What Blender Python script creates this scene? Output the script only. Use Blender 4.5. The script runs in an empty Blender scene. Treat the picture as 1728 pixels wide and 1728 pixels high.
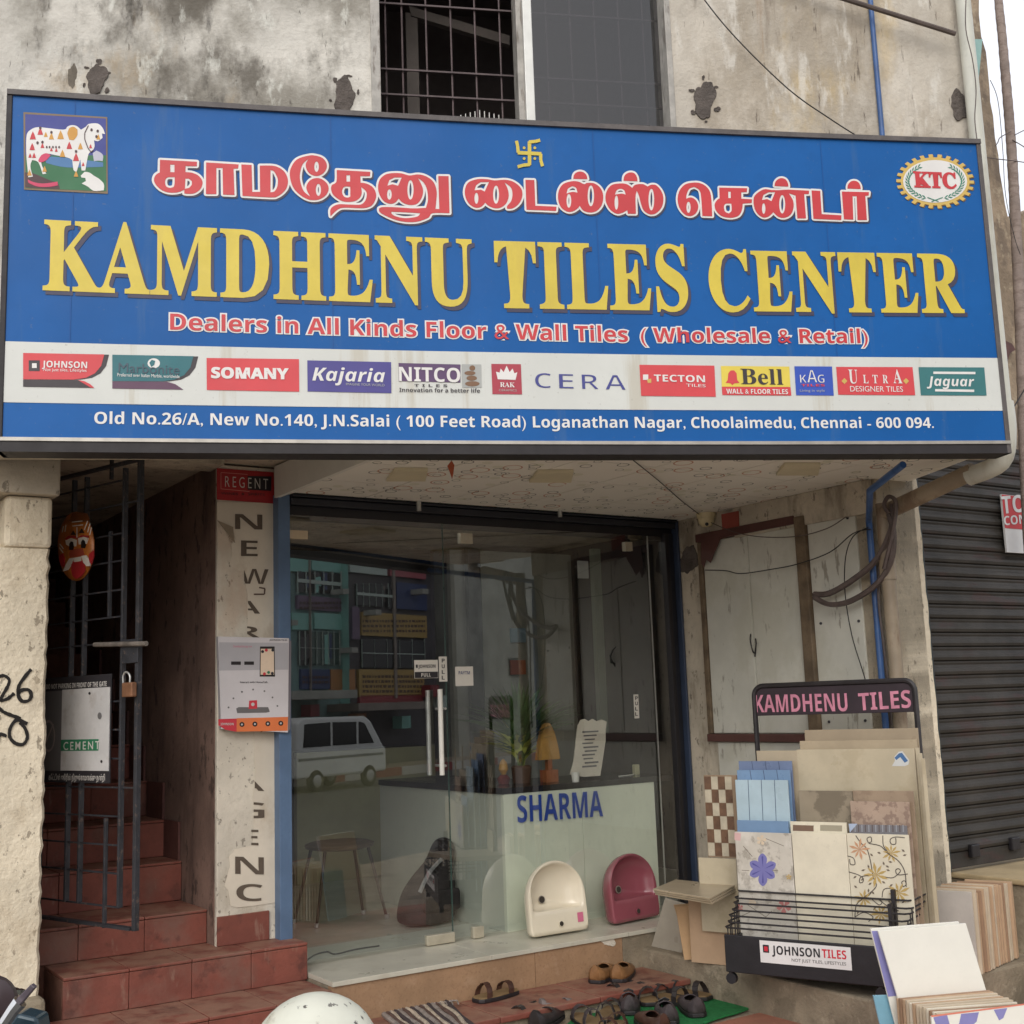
import bpy, math, random
from mathutils import Vector as V3, Matrix
random.seed(7)
scene = bpy.context.scene
COL = scene.collection

# ------------------------------------------------------------------ camera
F_PX, CX = 2054.0, 864.0          # focal length and centre in photo pixels (1728 wide)
up = V3((-464, 13064, -2054)).normalized()      # world up seen from the camera (pitch 9 deg, roll 2 deg)
fw = V3((0, 0, -1)); YC = (fw - up * fw.dot(up)).normalized(); XC = YC.cross(up)
EYE = V3((0, 0, 1.55))
R = Matrix((XC, YC, up))          # camera space -> world
cam_d = bpy.data.cameras.new('camera'); cam = bpy.data.objects.new('camera', cam_d); COL.objects.link(cam)
cam.matrix_world = Matrix.Translation(EYE) @ R.to_4x4()
cam_d.sensor_width = 36; cam_d.lens = F_PX / 1728 * 36; cam_d.clip_end = 600; cam_d.clip_start = 0.05
scene.camera = cam
# ------------------------------------------------------------------ sky, sun, exposure
SUN_EL, SUN_AZ = math.radians(30), math.radians(186)
w = bpy.data.worlds.new('World'); scene.world = w; w.use_nodes = True
nt = w.node_tree; bg = nt.nodes['Background']
sky = nt.nodes.new('ShaderNodeTexSky'); sky.sky_type = 'NISHITA'; sky.sun_disc = False
sky.sun_elevation = SUN_EL; sky.sun_rotation = SUN_AZ; sky.air_density = 1.0; sky.dust_density = 4.0; sky.ozone_density = 1.0
mixw = nt.nodes.new('ShaderNodeMix'); mixw.data_type = 'RGBA'; mixw.inputs[0].default_value = 0.78
mixw.inputs[7].default_value = (9.6, 9.7, 10.2, 1)         # even white cloud cover
nt.links.new(sky.outputs[0], mixw.inputs[6]); nt.links.new(mixw.outputs[2], bg.inputs[0])
bg.inputs[1].default_value = 0.125
sd_ = bpy.data.lights.new('sun', 'SUN'); sun = bpy.data.objects.new('sun', sd_); COL.objects.link(sun)
sd_.energy = 1.1; sd_.angle = math.radians(42); sd_.color = (1, .99, .975)
sdir = V3((math.sin(SUN_AZ) * math.cos(SUN_EL), math.cos(SUN_AZ) * math.cos(SUN_EL), math.sin(SUN_EL)))
sun.rotation_euler = sdir.to_track_quat('Z', 'Y').to_euler()
scene.view_settings.view_transform = 'Standard'; scene.view_settings.look = 'None'
scene.view_settings.exposure = 0.12; scene.view_settings.gamma = 1
scene.cycles.max_bounces = 7; scene.cycles.transparent_max_bounces = 16
scene.cycles.sample_clamp_indirect = 4.0

# ------------------------------------------------------------------ projection helpers
def ray(px, py): return R @ V3((px - CX, CX - py, -F_PX))
def Zp(px, py, z):
    d = ray(px, py); return EYE + d * ((z - EYE.z) / d.z)
class Plane:
    """vertical plane: origin o, horizontal unit direction t (to the right), normal n towards the street"""
    mir = None
    def __init__(s, o, t, bow=0.0, L=1.0):
        s.o = V3((o[0], o[1], 0)); s.t = V3((t[0], t[1], 0)).normalized(); s.n = V3((s.t.y, -s.t.x, 0)); s.bow = bow; s.L = L
    def b(s, u):
        k = 2 * u / s.L - 1
        return -s.bow * max(0, 1 - k * k) if s.bow else 0.0
    def uz(s, px, py, off=0.0):
        d = ray(px, py); e = off; E0 = EYE
        if s.mir: n_ = s.mir.n; d = d - n_ * (2 * d.dot(n_)); E0 = EYE - n_ * (2 * (EYE - s.mir.o).dot(n_))
        for _ in range(4 if s.bow else 1):
            t = ((s.o + s.n * e - E0).dot(s.n)) / d.dot(s.n); p = E0 + d * t
            u = (p - s.o).dot(s.t); e = off + s.b(u)
        return u, p.z
    def P(s, u, z, off=0.0):
        q = s.o + s.t * u + s.n * (off + s.b(u)); return V3((q.x, q.y, z))
    def at(s, px, py, off=0.0): return s.P(*s.uz(px, py, off), off)
def plane_pts(p, q): return Plane(p, (q[0] - p[0], q[1] - p[1]))

# ------------------------------------------------------------------ mesh helpers
class B:
    def __init__(s): s.v = []; s.f = []
    def add(s, vs, fs):
        k = len(s.v); s.v += [tuple(v) for v in vs]; s.f += [tuple(i + k for i in f) for f in fs]; return s
    def hexa(s, p):      # 8 points: bottom 4 then top 4
        return s.add(p, [(3, 2, 1, 0), (4, 5, 6, 7), (0, 1, 5, 4), (1, 2, 6, 5), (2, 3, 7, 6), (3, 0, 4, 7)])
    def box(s, c, sx, sy, sz, yaw=0, t=None):
        c = V3(c); a = t.normalized() if t is not None else V3((math.cos(yaw), math.sin(yaw), 0)); n = V3((-a.y, a.x, 0))
        p = []
        for z in (0, sz):
            for i, j in ((-1, -1), (1, -1), (1, 1), (-1, 1)): p.append(c + a * (i * sx / 2) + n * (j * sy / 2) + V3((0, 0, z)))
        return s.hexa(p)
    def pb(s, pl, u0, u1, z0, z1, o0, o1):      # box on a plane, o0 < o1 towards the street
        if u0 > u1: u0, u1 = u1, u0
        if z0 > z1: z0, z1 = z1, z0
        p = []
        for z in (z0, z1):
            for u, o in ((u0, o1), (u1, o1), (u1, o0), (u0, o0)): p.append(pl.P(u, z, o))
        return s.hexa(p)
    def px(s, pl, x0, y0, x1, y1, o0, o1):
        a = pl.uz(x0, y0, o1); b = pl.uz(x1, y1, o1); return s.pb(pl, a[0], b[0], b[1], a[1], o0, o1)
    def quad3(s, a, b, c, d, th):      # plate through 4 world points, thickness th backwards
        n = (b - a).cross(d - a).normalized() * th; return s.hexa([a, b, b - n, a - n, d, c, c - n, d - n])
    def prism(s, pts, n):      # pts 3D, extruded by vector n
        k = len(pts); vs = list(pts) + [p + n for p in pts]
        fs = [tuple(range(k)), tuple(range(2 * k - 1, k - 1, -1))] + [(i, i + k, (i + 1) % k + k, (i + 1) % k) for i in range(k)]
        return s.add(vs, fs)
    def poly(s, pl, pts, off, th=0.0):
        q = [pl.at(x, y, off) for x, y in pts]
        if th: return s.prism(q, -pl.n * th)
        return s.add(q, [tuple(range(len(q)))])
    def disc(s, pl, cx, cy, rx, ry, off, n=20, th=0.0):
        return s.poly(pl, [(cx + rx * math.cos(a * 2 * math.pi / n), cy - ry * math.sin(a * 2 * math.pi / n)) for a in range(n)], off, th)
    def strip(s, pl, pts, w, off):      # ribbon along photo pixel points
        for (x0, y0), (x1, y1) in zip(pts, pts[1:]):
            d = math.hypot(x1 - x0, y1 - y0) or 1; nx, ny = -(y1 - y0) / d * w / 2, (x1 - x0) / d * w / 2
            off += .00004
            s.poly(pl, [(x0 + nx, y0 + ny), (x1 + nx, y1 + ny), (x1 - nx, y1 - ny), (x0 - nx, y0 - ny)], off)
        return s
    def tube(s, pts, r, n=8, r1=None, cap=True):
        pts = [V3(p) for p in pts]; m = len(pts); base = len(s.v); u = None
        for i, p in enumerate(pts):
            d = (pts[min(i + 1, m - 1)] - pts[max(i - 1, 0)]).normalized()
            if u is None: u = d.orthogonal().normalized()
            else: u = (u - d * u.dot(d)); u = u.normalized() if u.length > 1e-6 else d.orthogonal().normalized()
            v = d.cross(u); rr = r if r1 is None else r + (r1 - r) * i / (m - 1)
            for k in range(n):
                a = 2 * math.pi * k / n; s.v.append(tuple(p + u * (math.cos(a) * rr) + v * (math.sin(a) * rr)))
        for i in range(m - 1):
            for k in range(n):
                a = base + i * n + k; b = base + i * n + (k + 1) % n; s.f.append((a, b, b + n, a + n))
        if cap: s.f.append(tuple(base + k for k in range(n - 1, -1, -1))); s.f.append(tuple(base + (m - 1) * n + k for k in range(n)))
        return s
    def lathe(s, c, prof, ax=V3((0, 0, 1)), n=20, sx=1, sy=1):
        u = ax.orthogonal().normalized(); v = ax.cross(u); base = len(s.v); c = V3(c)
        for r, h in prof:
            for k in range(n):
                a = 2 * math.pi * k / n; s.v.append(tuple(c + ax * h + u * (math.cos(a) * r * sx) + v * (math.sin(a) * r * sy)))
        for i in range(len(prof) - 1):
            for k in range(n):
                a = base + i * n + k; b = base + i * n + (k + 1) % n; s.f.append((a, b, b + n, a + n))
        s.f.append(tuple(base + k for k in range(n - 1, -1, -1))); s.f.append(tuple(base + (len(prof) - 1) * n + k for k in range(n)))
        return s
def crom(pts, sub=6, closed=False):
    pts = [V3(p) for p in pts]; n = len(pts); out = []
    rng = range(n if closed else n - 1)
    for i in rng:
        p0, p1, p2, p3 = (pts[(i - 1) % n] if closed or i > 0 else pts[0]), pts[i], pts[(i + 1) % n], (pts[(i + 2) % n] if closed or i + 2 < n else pts[-1])
        for k in range(sub):
            t = k / sub
            out.append(0.5 * ((2 * p1) + (p2 - p0) * t + (2 * p0 - 5 * p1 + 4 * p2 - p3) * t * t + (3 * p1 - p0 - 3 * p2 + p3) * t ** 3))
    if not closed: out.append(pts[-1])
    return out

def make(name, b, mat, parent=None, label=None, cat=None, group=None, kind=None, bevel=0.0, smooth=False, recalc=True):
    me = bpy.data.meshes.new(name); me.from_pydata(b.v, [], b.f)
    if recalc:
        import bmesh
        bm = bmesh.new(); bm.from_mesh(me); bmesh.ops.recalc_face_normals(bm, faces=bm.faces); bm.to_mesh(me); bm.free()
    me.materials.append(mat); o = bpy.data.objects.new(name, me); COL.objects.link(o)
    if smooth:
        for p in me.polygons: p.use_smooth = True
        try: me.set_sharp_from_angle(angle=math.radians(40))
        except Exception: pass
    if bevel:
        m = o.modifiers.new('bevel', 'BEVEL'); m.width = bevel; m.segments = 2; m.limit_method = 'ANGLE'; m.angle_limit = math.radians(40); m.harden_normals = False
    if parent: o.parent = parent
    props(o, label, cat, group, kind); return o
def props(o, label=None, cat=None, group=None, kind=None):
    if label: o['label'] = label
    if cat: o['category'] = cat
    if group: o['group'] = group
    if kind: o['kind'] = kind
def thing(name, label, cat, group=None):
    o = bpy.data.objects.new(name, None); COL.objects.link(o); o.empty_display_size = .1; props(o, label, cat, group); return o

# ------------------------------------------------------------------ materials
def lin(c):
    c /= 255.0; return c / 12.92 if c <= .04045 else ((c + .055) / 1.055) ** 2.4
def rgb(r, g, b, k=1.0): return (lin(r) * k, lin(g) * k, lin(b) * k, 1)
_m = {}
def M(name, col, rough=.65, var=.12, sc=5.0, bump=0.0, bsc=60.0, stains=(), metal=0.0, spec=.5, emit=None, dust=None):
    if name in _m: return _m[name]
    m = bpy.data.materials.new(name); m.use_nodes = True; t = m.node_tree; N = t.nodes; L = t.links; p = N['Principled BSDF']
    p.inputs['Roughness'].default_value = rough; p.inputs['Metallic'].default_value = metal; p.inputs['Specular IOR Level'].default_value = spec
    g = N.new('ShaderNodeNewGeometry'); pos = g.outputs['Position']
    def noise(scale, detail=5, zs=1.0, seed=0.0, rgh=.6):
        mp = N.new('ShaderNodeMapping'); mp.inputs['Scale'].default_value = (1, 1, zs); mp.inputs['Location'].default_value = (seed, seed * 1.7, seed * .3)
        L.new(pos, mp.inputs[0]); n = N.new('ShaderNodeTexNoise'); n.inputs['Scale'].default_value = scale; n.inputs['Detail'].default_value = detail
        n.inputs['Roughness'].default_value = rgh; L.new(mp.outputs[0], n.inputs['Vector']); return n.outputs['Fac']
    def mix(a, b, fac, mode='MIX'):
        x = N.new('ShaderNodeMix'); x.data_type = 'RGBA'; x.blend_type = mode
        for v, i in ((a, 6), (b, 7)):
            if isinstance(v, tuple): x.inputs[i].default_value = v
            else: L.new(v, x.inputs[i])
        if isinstance(fac, float): x.inputs[0].default_value = fac
        else: L.new(fac, x.inputs[0])
        return x.outputs[2]
    def ramp(v, lo, hi):
        r = N.new('ShaderNodeMapRange'); r.inputs[1].default_value = lo; r.inputs[2].default_value = hi; r.interpolation_type = 'SMOOTHSTEP'; L.new(v, r.inputs[0]); return r.outputs[0]
    c = tuple(col)
    if var:
        dark = tuple(x * (1 - var * 1.6) for x in c[:3]) + (1,); lite = tuple(min(1, x * (1 + var)) for x in c[:3]) + (1,)
        c = mix(dark, lite, ramp(noise(sc), .3, .7))
        fine = noise(sc * 9, 4, seed=3.3); c = mix(c, tuple(x * (1 - var) for x in col[:3]) + (1,), ramp(fine, .5, .8))
    for i, st in enumerate(stains):      # (colour, scale, lo, hi, vertical stretch, strength)
        scol, ssc, lo, hi, zs, k = st; lo = .5 + (lo - .5) * .62; hi = .5 + (hi - .5) * .62
        f = ramp(noise(ssc, 7, zs, 5.1 + 3.7 * i, .65), lo, hi)
        mm = N.new('ShaderNodeMath'); mm.operation = 'MULTIPLY'; L.new(f, mm.inputs[0]); mm.inputs[1].default_value = k
        c = mix(c, scol, mm.outputs[0])
    if dust:      # settled dust on upward faces
        sp_ = N.new('ShaderNodeSeparateXYZ'); L.new(g.outputs['Normal'], sp_.inputs[0]); nn_ = noise(9, 5, seed=2.2); mm = N.new('ShaderNodeMath'); mm.operation = 'MULTIPLY'; L.new(ramp(sp_.outputs[2], .6, .95), mm.inputs[0]); L.new(ramp(nn_, .3, .62), mm.inputs[1]); m3 = N.new('ShaderNodeMath'); m3.operation = 'MULTIPLY'; L.new(mm.outputs[0], m3.inputs[0]); m3.inputs[1].default_value = dust[1]; c = mix(c, dust[0], m3.outputs[0])
    if isinstance(c, tuple): p.inputs['Base Color'].default_value = c
    else: L.new(c, p.inputs['Base Color'])
    if bump:
        bn = N.new('ShaderNodeBump'); bn.inputs['Strength'].default_value = bump; bn.inputs['Distance'].default_value = .01
        L.new(noise(bsc, 5, seed=1.1), bn.inputs['Height']); L.new(bn.outputs[0], p.inputs['Normal'])
    if var:
        rr = N.new('ShaderNodeMapRange'); rr.inputs[3].default_value = max(.03, rough - .1); rr.inputs[4].default_value = min(1, rough + .12)
        L.new(noise(sc * 2, 4, seed=8.8), rr.inputs[0]); L.new(rr.outputs[0], p.inputs['Roughness'])
    if emit: p.inputs['Emission Color'].default_value = emit[0]; p.inputs['Emission Strength'].default_value = emit[1]
    _m[name] = m; return m
def glass_mat(name, ior, tint, rough=0.0):
    if name in _m: return _m[name]
    m = bpy.data.materials.new(name); m.use_nodes = True; t = m.node_tree; N = t.nodes; L = t.links; N.clear()
    out = N.new('ShaderNodeOutputMaterial'); tr = N.new('ShaderNodeBsdfTransparent'); tr.inputs[0].default_value = tint
    gl = N.new('ShaderNodeBsdfGlossy'); gl.inputs['Roughness'].default_value = rough; gl.inputs[0].default_value = (1, 1, 1, 1)
    fr = N.new('ShaderNodeFresnel'); fr.inputs[0].default_value = ior; mx = N.new('ShaderNodeMixShader')
    ge = N.new('ShaderNodeNewGeometry'); iv = N.new('ShaderNodeMath'); iv.operation = 'SUBTRACT'; iv.inputs[0].default_value = 1.0; L.new(ge.outputs['Backfacing'], iv.inputs[1])
    mu = N.new('ShaderNodeMath'); mu.operation = 'MULTIPLY'; L.new(fr.outputs[0], mu.inputs[0]); L.new(iv.outputs[0], mu.inputs[1]); L.new(mu.outputs[0], mx.inputs[0]); L.new(tr.outputs[0], mx.inputs[1]); L.new(gl.outputs[0], mx.inputs[2]); L.new(mx.outputs[0], out.inputs[0]); _m[name] = m; return m

MW = rgb(214, 208, 196)
plaster_up = M('stained_plaster', rgb(210, 206, 196), .9, .12, 2.2, .6, 45, stains=[(rgb(138, 133, 122), 1.3, .36, .62, .8, .9), (rgb(88, 82, 72), 2.3, .48, .70, .6, .8), (rgb(50, 46, 42), 5.5, .62, .82, .35, .75), (rgb(176, 152, 116), 2.1, .6, .8, .5, .5), (rgb(226, 226, 216), 9, .6, .78, .45, .6), (rgb(70, 64, 56), 40, .7, .8, .25, .6)])
plaster_r = M('weathered_plaster', rgb(204, 196, 182), .9, .12, 2.2, .6, 45, stains=[(rgb(158, 146, 128), 1.8, .42, .68, .5, .75), (rgb(128, 116, 102), 7, .58, .76, .14, .6), (rgb(200, 172, 112), 1.4, .6, .8, .5, .45), (rgb(222, 218, 208), 8, .58, .76, .3, .6), (rgb(84, 74, 64), 30, .7, .8, .16, .7), (rgb(150, 110, 70), 4, .72, .84, .08, .5)])
plaster = M('cream_plaster', rgb(212, 204, 188), .88, .1, 3, .45, 50, stains=[(rgb(150, 138, 116), 3, .55, .75, .4, .5), (rgb(80, 70, 58), 30, .66, .74, .7, .6), (rgb(190, 150, 120), 1.4, .58, .72, .5, .3)])
plaster_old = M('aged_plaster', rgb(192, 182, 164), .88, .14, 3, .45, 50, stains=[(rgb(110, 98, 82), 4, .52, .74, .35, .6), (rgb(70, 60, 50), 22, .64, .74, .6, .6)])
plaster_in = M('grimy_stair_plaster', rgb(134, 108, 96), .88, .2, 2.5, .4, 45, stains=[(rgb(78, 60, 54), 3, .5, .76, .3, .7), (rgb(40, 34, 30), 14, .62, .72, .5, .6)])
cement = M('cement', rgb(146, 134, 114), .95, .16, 5, .7, 60, stains=[(rgb(92, 84, 70), 5, .5, .72, 1, .5), (rgb(180, 168, 146), 9, .6, .75, 1, .5)])
cement_hole = M('cement_hole_shade', rgb(98, 90, 84), .95, .2, 12, 1.0, 70)
redtile = M('red_floor_tile', rgb(130, 73, 60), .6, .16, 4, .25, 40, stains=[(rgb(120, 94, 82), 2.4, .46, .76, 1, .65), (rgb(78, 46, 40), 7, .56, .75, 1, .6), (rgb(150, 120, 104), 14, .64, .8, .3, .5)], dust=(rgb(152, 116, 96), .8))
grout = M('tile_grout', rgb(112, 76, 62), .9, .15, 20)
marble = M('sill_marble', rgb(196, 192, 176), .3, .07, 4, 0, stains=[(rgb(168, 160, 140), 6, .55, .75, 1, .4)])
granite = M('brown_granite_cladding', rgb(160, 128, 98), .6, .1, 4, .15, 60, stains=[(rgb(128, 100, 76), 70, .5, .8, 1, .5), (rgb(178, 148, 120), 12, .56, .8, 1, .5), (rgb(196, 182, 160), 2.5, .62, .75, 1, .5)])
black = M('black_paint', rgb(34, 32, 36), .45, .15, 8, .1, 60)
iron = M('painted_iron', rgb(46, 47, 52), .55, .2, 14, .3, 80, stains=[(rgb(110, 92, 80), 40, .62, .72, 1, .5)])
irond = M('dark_iron', rgb(40, 36, 38), .5, .2, 14, .2, 80)
blueframe = M('blue_grey_frame_paint', rgb(88, 112, 142), .45, .08, 6, .05)
darkframe = M('dark_slate_frame', rgb(36, 38, 46), .45, .1, 6)
alu = M('aluminium', rgb(190, 190, 186), .4, .08, 10, metal=.6, stains=[(rgb(110, 106, 100), 20, .6, .75, .3, .5)])
wood = M('varnished_old_wood', rgb(112, 96, 76), .7, .24, 10, .3, 60, stains=[(rgb(84, 60, 38), 14, .5, .7, .08, .6)])
maroon = M('maroon_paint', rgb(92, 58, 52), .6, .15, 8, .2, 50)
doorp = M('grey_green_door_paint', rgb(204, 203, 192), .55, .06, 3, .1, 30, stains=[(rgb(110, 100, 84), 16, .66, .75, .25, .6), (rgb(186, 184, 168), 2, .5, .7, 1, .5)])
white = M('white_plastic', rgb(222, 220, 212), .45, .03, 8)
paper = M('white_paper', rgb(214, 206, 190), .8, .05, 6, .1, 40, stains=[(rgb(176, 160, 136), 5, .55, .75, 1, .5)])
flat = lambda n, c, r=.5: M(n, rgb(*c), r, .04, 6)
# ------------------------------------------------------------------ key planes of the place
Z_SILL, Z_SOF = 0.33, 2.64
g1, g2 = Zp(517, 1629, Z_SILL), Zp(1101, 1564, Z_SILL)
sA, sB = Zp(549, 1660, Z_SILL), Zp(1101, 1564, Z_SILL)
SD = (sB - sA).normalized(); SD = V3((math.cos(math.radians(33.8)), math.sin(math.radians(33.8)), 0))
gm = Zp(767, 1590, Z_SILL)
SHOP = Plane(gm, SD)                      # the glass
NB = -SHOP.n                              # into the shop
sl, sr = Zp(4, 739, 2.62), Zp(1697, 745, 2.62)
SIGN = Plane(sl, sr - sl, bow=.04, L=(sr - sl).length)
WALL = Plane(SIGN.P(0, 0, 0) , SIGN.t); WALL.o = V3((sl.x, sl.y, 0)) - SIGN.n * .30     # upper wall face
JR = SHOP.uz(1168, 1480)[0]
sidec = SHOP.P(JR + .02, 0, .0)
SIDE = Plane(sidec, SHOP.n)               # side wall of the recess: direction towards the street
# ------------------------------------------------------------------ text and traced lettering
def _map(s, style):
    o = ''
    for ch in s:
        c = ord(ch)
        up_, lo_, dg = {'serif': (0x1D400, 0x1D41A, 0x1D7CE), 'bold': (0x1D5D4, 0x1D5EE, 0x1D7EC), 'boldit': (0x1D63C, 0x1D656, 0x1D7EC)}.get(style, (65, 97, 48))
        if 65 <= c <= 90: o += chr(up_ + c - 65)
        elif 97 <= c <= 122: o += chr(lo_ + c - 97)
        elif 48 <= c <= 57: o += chr(dg + c - 48)
        else: o += ch
    return o
_cap = {}; _tm = {}
def split_make(name, b, mat, parent):
    par = list(range(len(b.v)))
    def find(i):
        while par[i] != i: par[i] = par[par[i]]; i = par[i]
        return i
    for f in b.f:
        for i in f[1:]: par[find(i)] = find(f[0])
    isl = {}
    for f in b.f: isl.setdefault(find(f[0]), []).append(f)
    for fs in isl.values():
        ids = sorted({i for f in fs for i in f}); mp = {i: k for k, i in enumerate(ids)}; c = B(); c.v = [b.v[i] for i in ids]; c.f = [tuple(mp[i] for i in f) for f in fs]
        make(name, c, mat, parent, recalc=False)
def text_mesh(s, style='', offset=0.0, spacing=1.0, res=4):
    key = (s, style, offset, spacing)
    if key in _tm: return _tm[key]
    c = bpy.data.curves.new('lettering', 'FONT'); c.body = _map(s, style); c.offset = offset; c.resolution_u = res; c.space_character = spacing
    o = bpy.data.objects.new('lettering', c); COL.objects.link(o); bpy.context.view_layer.update()
    me = o.to_mesh(); vs = [v.co.copy() for v in me.vertices]; fs = [tuple(p.vertices) for p in me.polygons]; o.to_mesh_clear()
    bpy.data.objects.remove(o); bpy.data.curves.remove(c); _tm[key] = (vs, fs); return vs, fs
def cap(style):
    if style not in _cap: _cap[style] = max(v.y for v in text_mesh('H', style)[0])
    return _cap[style]
def text(name, s, style, pl, L, Rr, top, mat, off, parent, ofs=0.0, spacing=1.0, dx=0, dy=0, lean=0.0, frame=None, clip=None, label=None, split=None):
    """L, Rr: photo pixels of the left and right end of the baseline; top: pixel height of the capitals at the left end"""
    v0, _ = text_mesh(s, style, 0, spacing); x0, x1 = min(v.x for v in v0), max(v.x for v in v0); ch = cap(style)
    vs, fs = text_mesh(s, style, ofs, spacing)
    ua, za = pl.uz(*L, off); ub, zb = pl.uz(*Rr, off); ut, zt = pl.uz(L[0], L[1] - top, off); h = zt - za
    b = B(); pv = []
    for v in vs:
        k = (v.x - x0) / (x1 - x0); yy = v.y / ch
        pv.append(pl.P(ua + (ub - ua) * k + dx + lean * yy * h, za + (zb - za) * k + h * yy + dy, off))
    b.add(pv, fs)
    if clip is not None:
        import bmesh
        me = bpy.data.meshes.new('t'); me.from_pydata(b.v, [], b.f); bm = bmesh.new(); bm.from_mesh(me)
        bmesh.ops.bisect_plane(bm, geom=bm.verts[:] + bm.edges[:] + bm.faces[:], plane_co=pl.at(clip, L[1], off), plane_no=pl.t, clear_inner=True)
        bm.to_mesh(me); b = B(); b.v = [tuple(v.co) for v in me.vertices]; b.f = [tuple(p.vertices) for p in me.polygons]; bm.free(); bpy.data.meshes.remove(me)
    if not b.f: return None
    if split: return split_make(split, b, mat, parent)
    return make(name, b, mat, parent, recalc=False, label=label)
def smooth_poly(pts):
    n = len(pts); out = []
    if n < 7: return pts
    sharp = []
    for i in range(n):
        a, b_, c = pts[i - 1], pts[i], pts[(i + 1) % n]
        d = math.atan2(c[1] - b_[1], c[0] - b_[0]) - math.atan2(b_[1] - a[1], b_[0] - a[0]); d = abs((d + math.pi) % (2 * math.pi) - math.pi)
        sharp.append(d > math.radians(52))
    for i in range(n):
        p1, p2 = V3((*pts[i], 0)), V3((*pts[(i + 1) % n], 0)); p0 = p1 if sharp[i] else V3((*pts[i - 1], 0)); p3 = p2 if sharp[(i + 1) % n] else V3((*pts[(i + 2) % n], 0))
        if sharp[i] and sharp[(i + 1) % n]: out.append((p1.x, p1.y)); continue
        for k in range(4):
            t = k / 4; q = 0.5 * ((2 * p1) + (p2 - p0) * t + (2 * p0 - 5 * p1 + 4 * p2 - p3) * t * t + (3 * p1 - p0 - 3 * p2 + p3) * t ** 3); out.append((q.x, q.y))
    return out
def ell(cx, cy, rx, ry, n=16): return [(cx + rx * math.cos(2 * math.pi * k / n), cy + ry * math.sin(2 * math.pi * k / n)) for k in range(n)]
def outline_fill(groups, pl, off, offset, dx=0.0, dz=0.0):
    """filled shapes with holes through a 2D curve, widened by offset; groups of photo-pixel loops"""
    b = B()
    for loops in groups:
        c = bpy.data.curves.new('c', 'CURVE'); c.dimensions = '2D'; c.fill_mode = 'BOTH'; c.offset = offset
        for li, loop in enumerate(loops):
            q = [pl.uz(x, y, off) for x, y in loop]; area = sum(a[0] * b_[1] - b_[0] * a[1] for a, b_ in zip(q, q[1:] + q[:1]))
            if (area > 0) == (li == 0): q.reverse()
            sp = c.splines.new('POLY'); sp.points.add(len(q) - 1); sp.use_cyclic_u = True
            for p, (u, z) in zip(sp.points, q): p.co = (u, z, 0, 1)
        o = bpy.data.objects.new('c', c); COL.objects.link(o); bpy.context.view_layer.update(); me = o.to_mesh()
        b.add([pl.P(v.co.x + dx, v.co.y + dz, off) for v in me.vertices], [tuple(p.vertices) for p in me.polygons])
        o.to_mesh_clear(); bpy.data.objects.remove(o); bpy.data.curves.remove(c)
    return b
def halo(loops, pl, off, w, dx=0.0, dz=0.0):
    b = B(); k = 0
    for loop in loops:
        q = [pl.uz(x, y, off) for x, y in loop]; q = [(u + dx, z + dz) for u, z in q]
        for (u0, z0), (u1, z1) in zip(q, q[1:] + q[:1]):
            l = math.hypot(u1 - u0, z1 - z0)
            if l < 1e-6: continue
            nx, nz = -(z1 - z0) / l * w, (u1 - u0) / l * w; k += 1; o_ = off + (k % 24) * 1.5e-5
            b.add([pl.P(u0 + nx, z0 + nz, o_), pl.P(u1 + nx, z1 + nz, o_), pl.P(u1 - nx, z1 - nz, o_), pl.P(u0 - nx, z0 - nz, o_)], [(0, 1, 2, 3)])
            o_ += .7e-5; b.add([pl.P(u0 + w * math.cos(a), z0 + w * math.sin(a), o_) for a in [math.pi * j / 5 for j in range(10)]], [tuple(range(10))])
    return b
TAMIL = []
def tg(ox, oy, sc, *loops): TAMIL.append([[(ox + x / sc, oy + y / sc) for x, y in smooth_poly(l)] for l in loops])
A_ = (250, 250, 6.646); B_ = (480, 250, 5.76); C_ = (770, 270, 4.8); D_ = (1130, 280, 4.8)
tg(*A_, [(133,130),(548,152),(545,203),(420,200),(418,268),(490,275),(560,305),(605,360),(608,410),(580,465),(520,505),(450,512),(405,507),(405,465),(350,490),(280,500),(200,490),(130,455),(80,400),(65,350),(85,300),(130,272)],
   [(248,185),(295,185),(295,270),(248,268)], [(245,325),(298,325),(296,400),(285,435),(245,445),(205,430),(190,390),(195,350),(215,330)], [(418,342),(455,342),(490,370),(490,410),(460,445),(412,455)])
tg(*A_, [(650,160),(1015,182),(1008,228),(958,230),(968,525),(840,520),(835,222),(765,222),(765,515),(648,515)])
tg(*A_, [(1045,182),(1160,188),(1168,490),(1255,490),(1252,195),(1400,197),(1480,225),(1540,280),(1568,360),(1555,440),(1510,500),(1450,540),(1380,552),(1058,535)], [(1372,245),(1410,260),(1445,320),(1455,370),(1445,440),(1415,485),(1372,495)])
tg(*B_, [(235,72),(120,110),(60,200),(55,290),(90,390),(160,460),(240,500),(330,500),(400,460),(430,400),(415,345),(370,305),(320,290),(260,305),(220,350),(215,400),(250,470),(190,420),(158,340),(150,260),(175,160),(235,103),(208,150),(215,205),(250,250),(310,270),(370,250),(408,200),(408,145),(370,95),(300,72)], ell(312,180,22,50), ell(330,405,25,58))
tg(*B_, [(508,212),(835,230),(832,272),(738,272),(740,335),(800,345),(860,380),(890,440),(885,500),(850,555),(790,580),(700,582),(600,578),(540,585),(490,620),(448,662),(445,605),(470,568),(530,545),(640,548),(740,548),(785,510),(800,455),(790,415),(745,378),(752,430),(735,480),(690,512),(620,522),(550,510),(480,460),(455,410),(460,360),(505,325)], [(603,262),(638,262),(638,325),(603,325)], [(590,372),(640,375),(640,470),(615,480),(580,470),(560,430),(568,390)])
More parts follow.
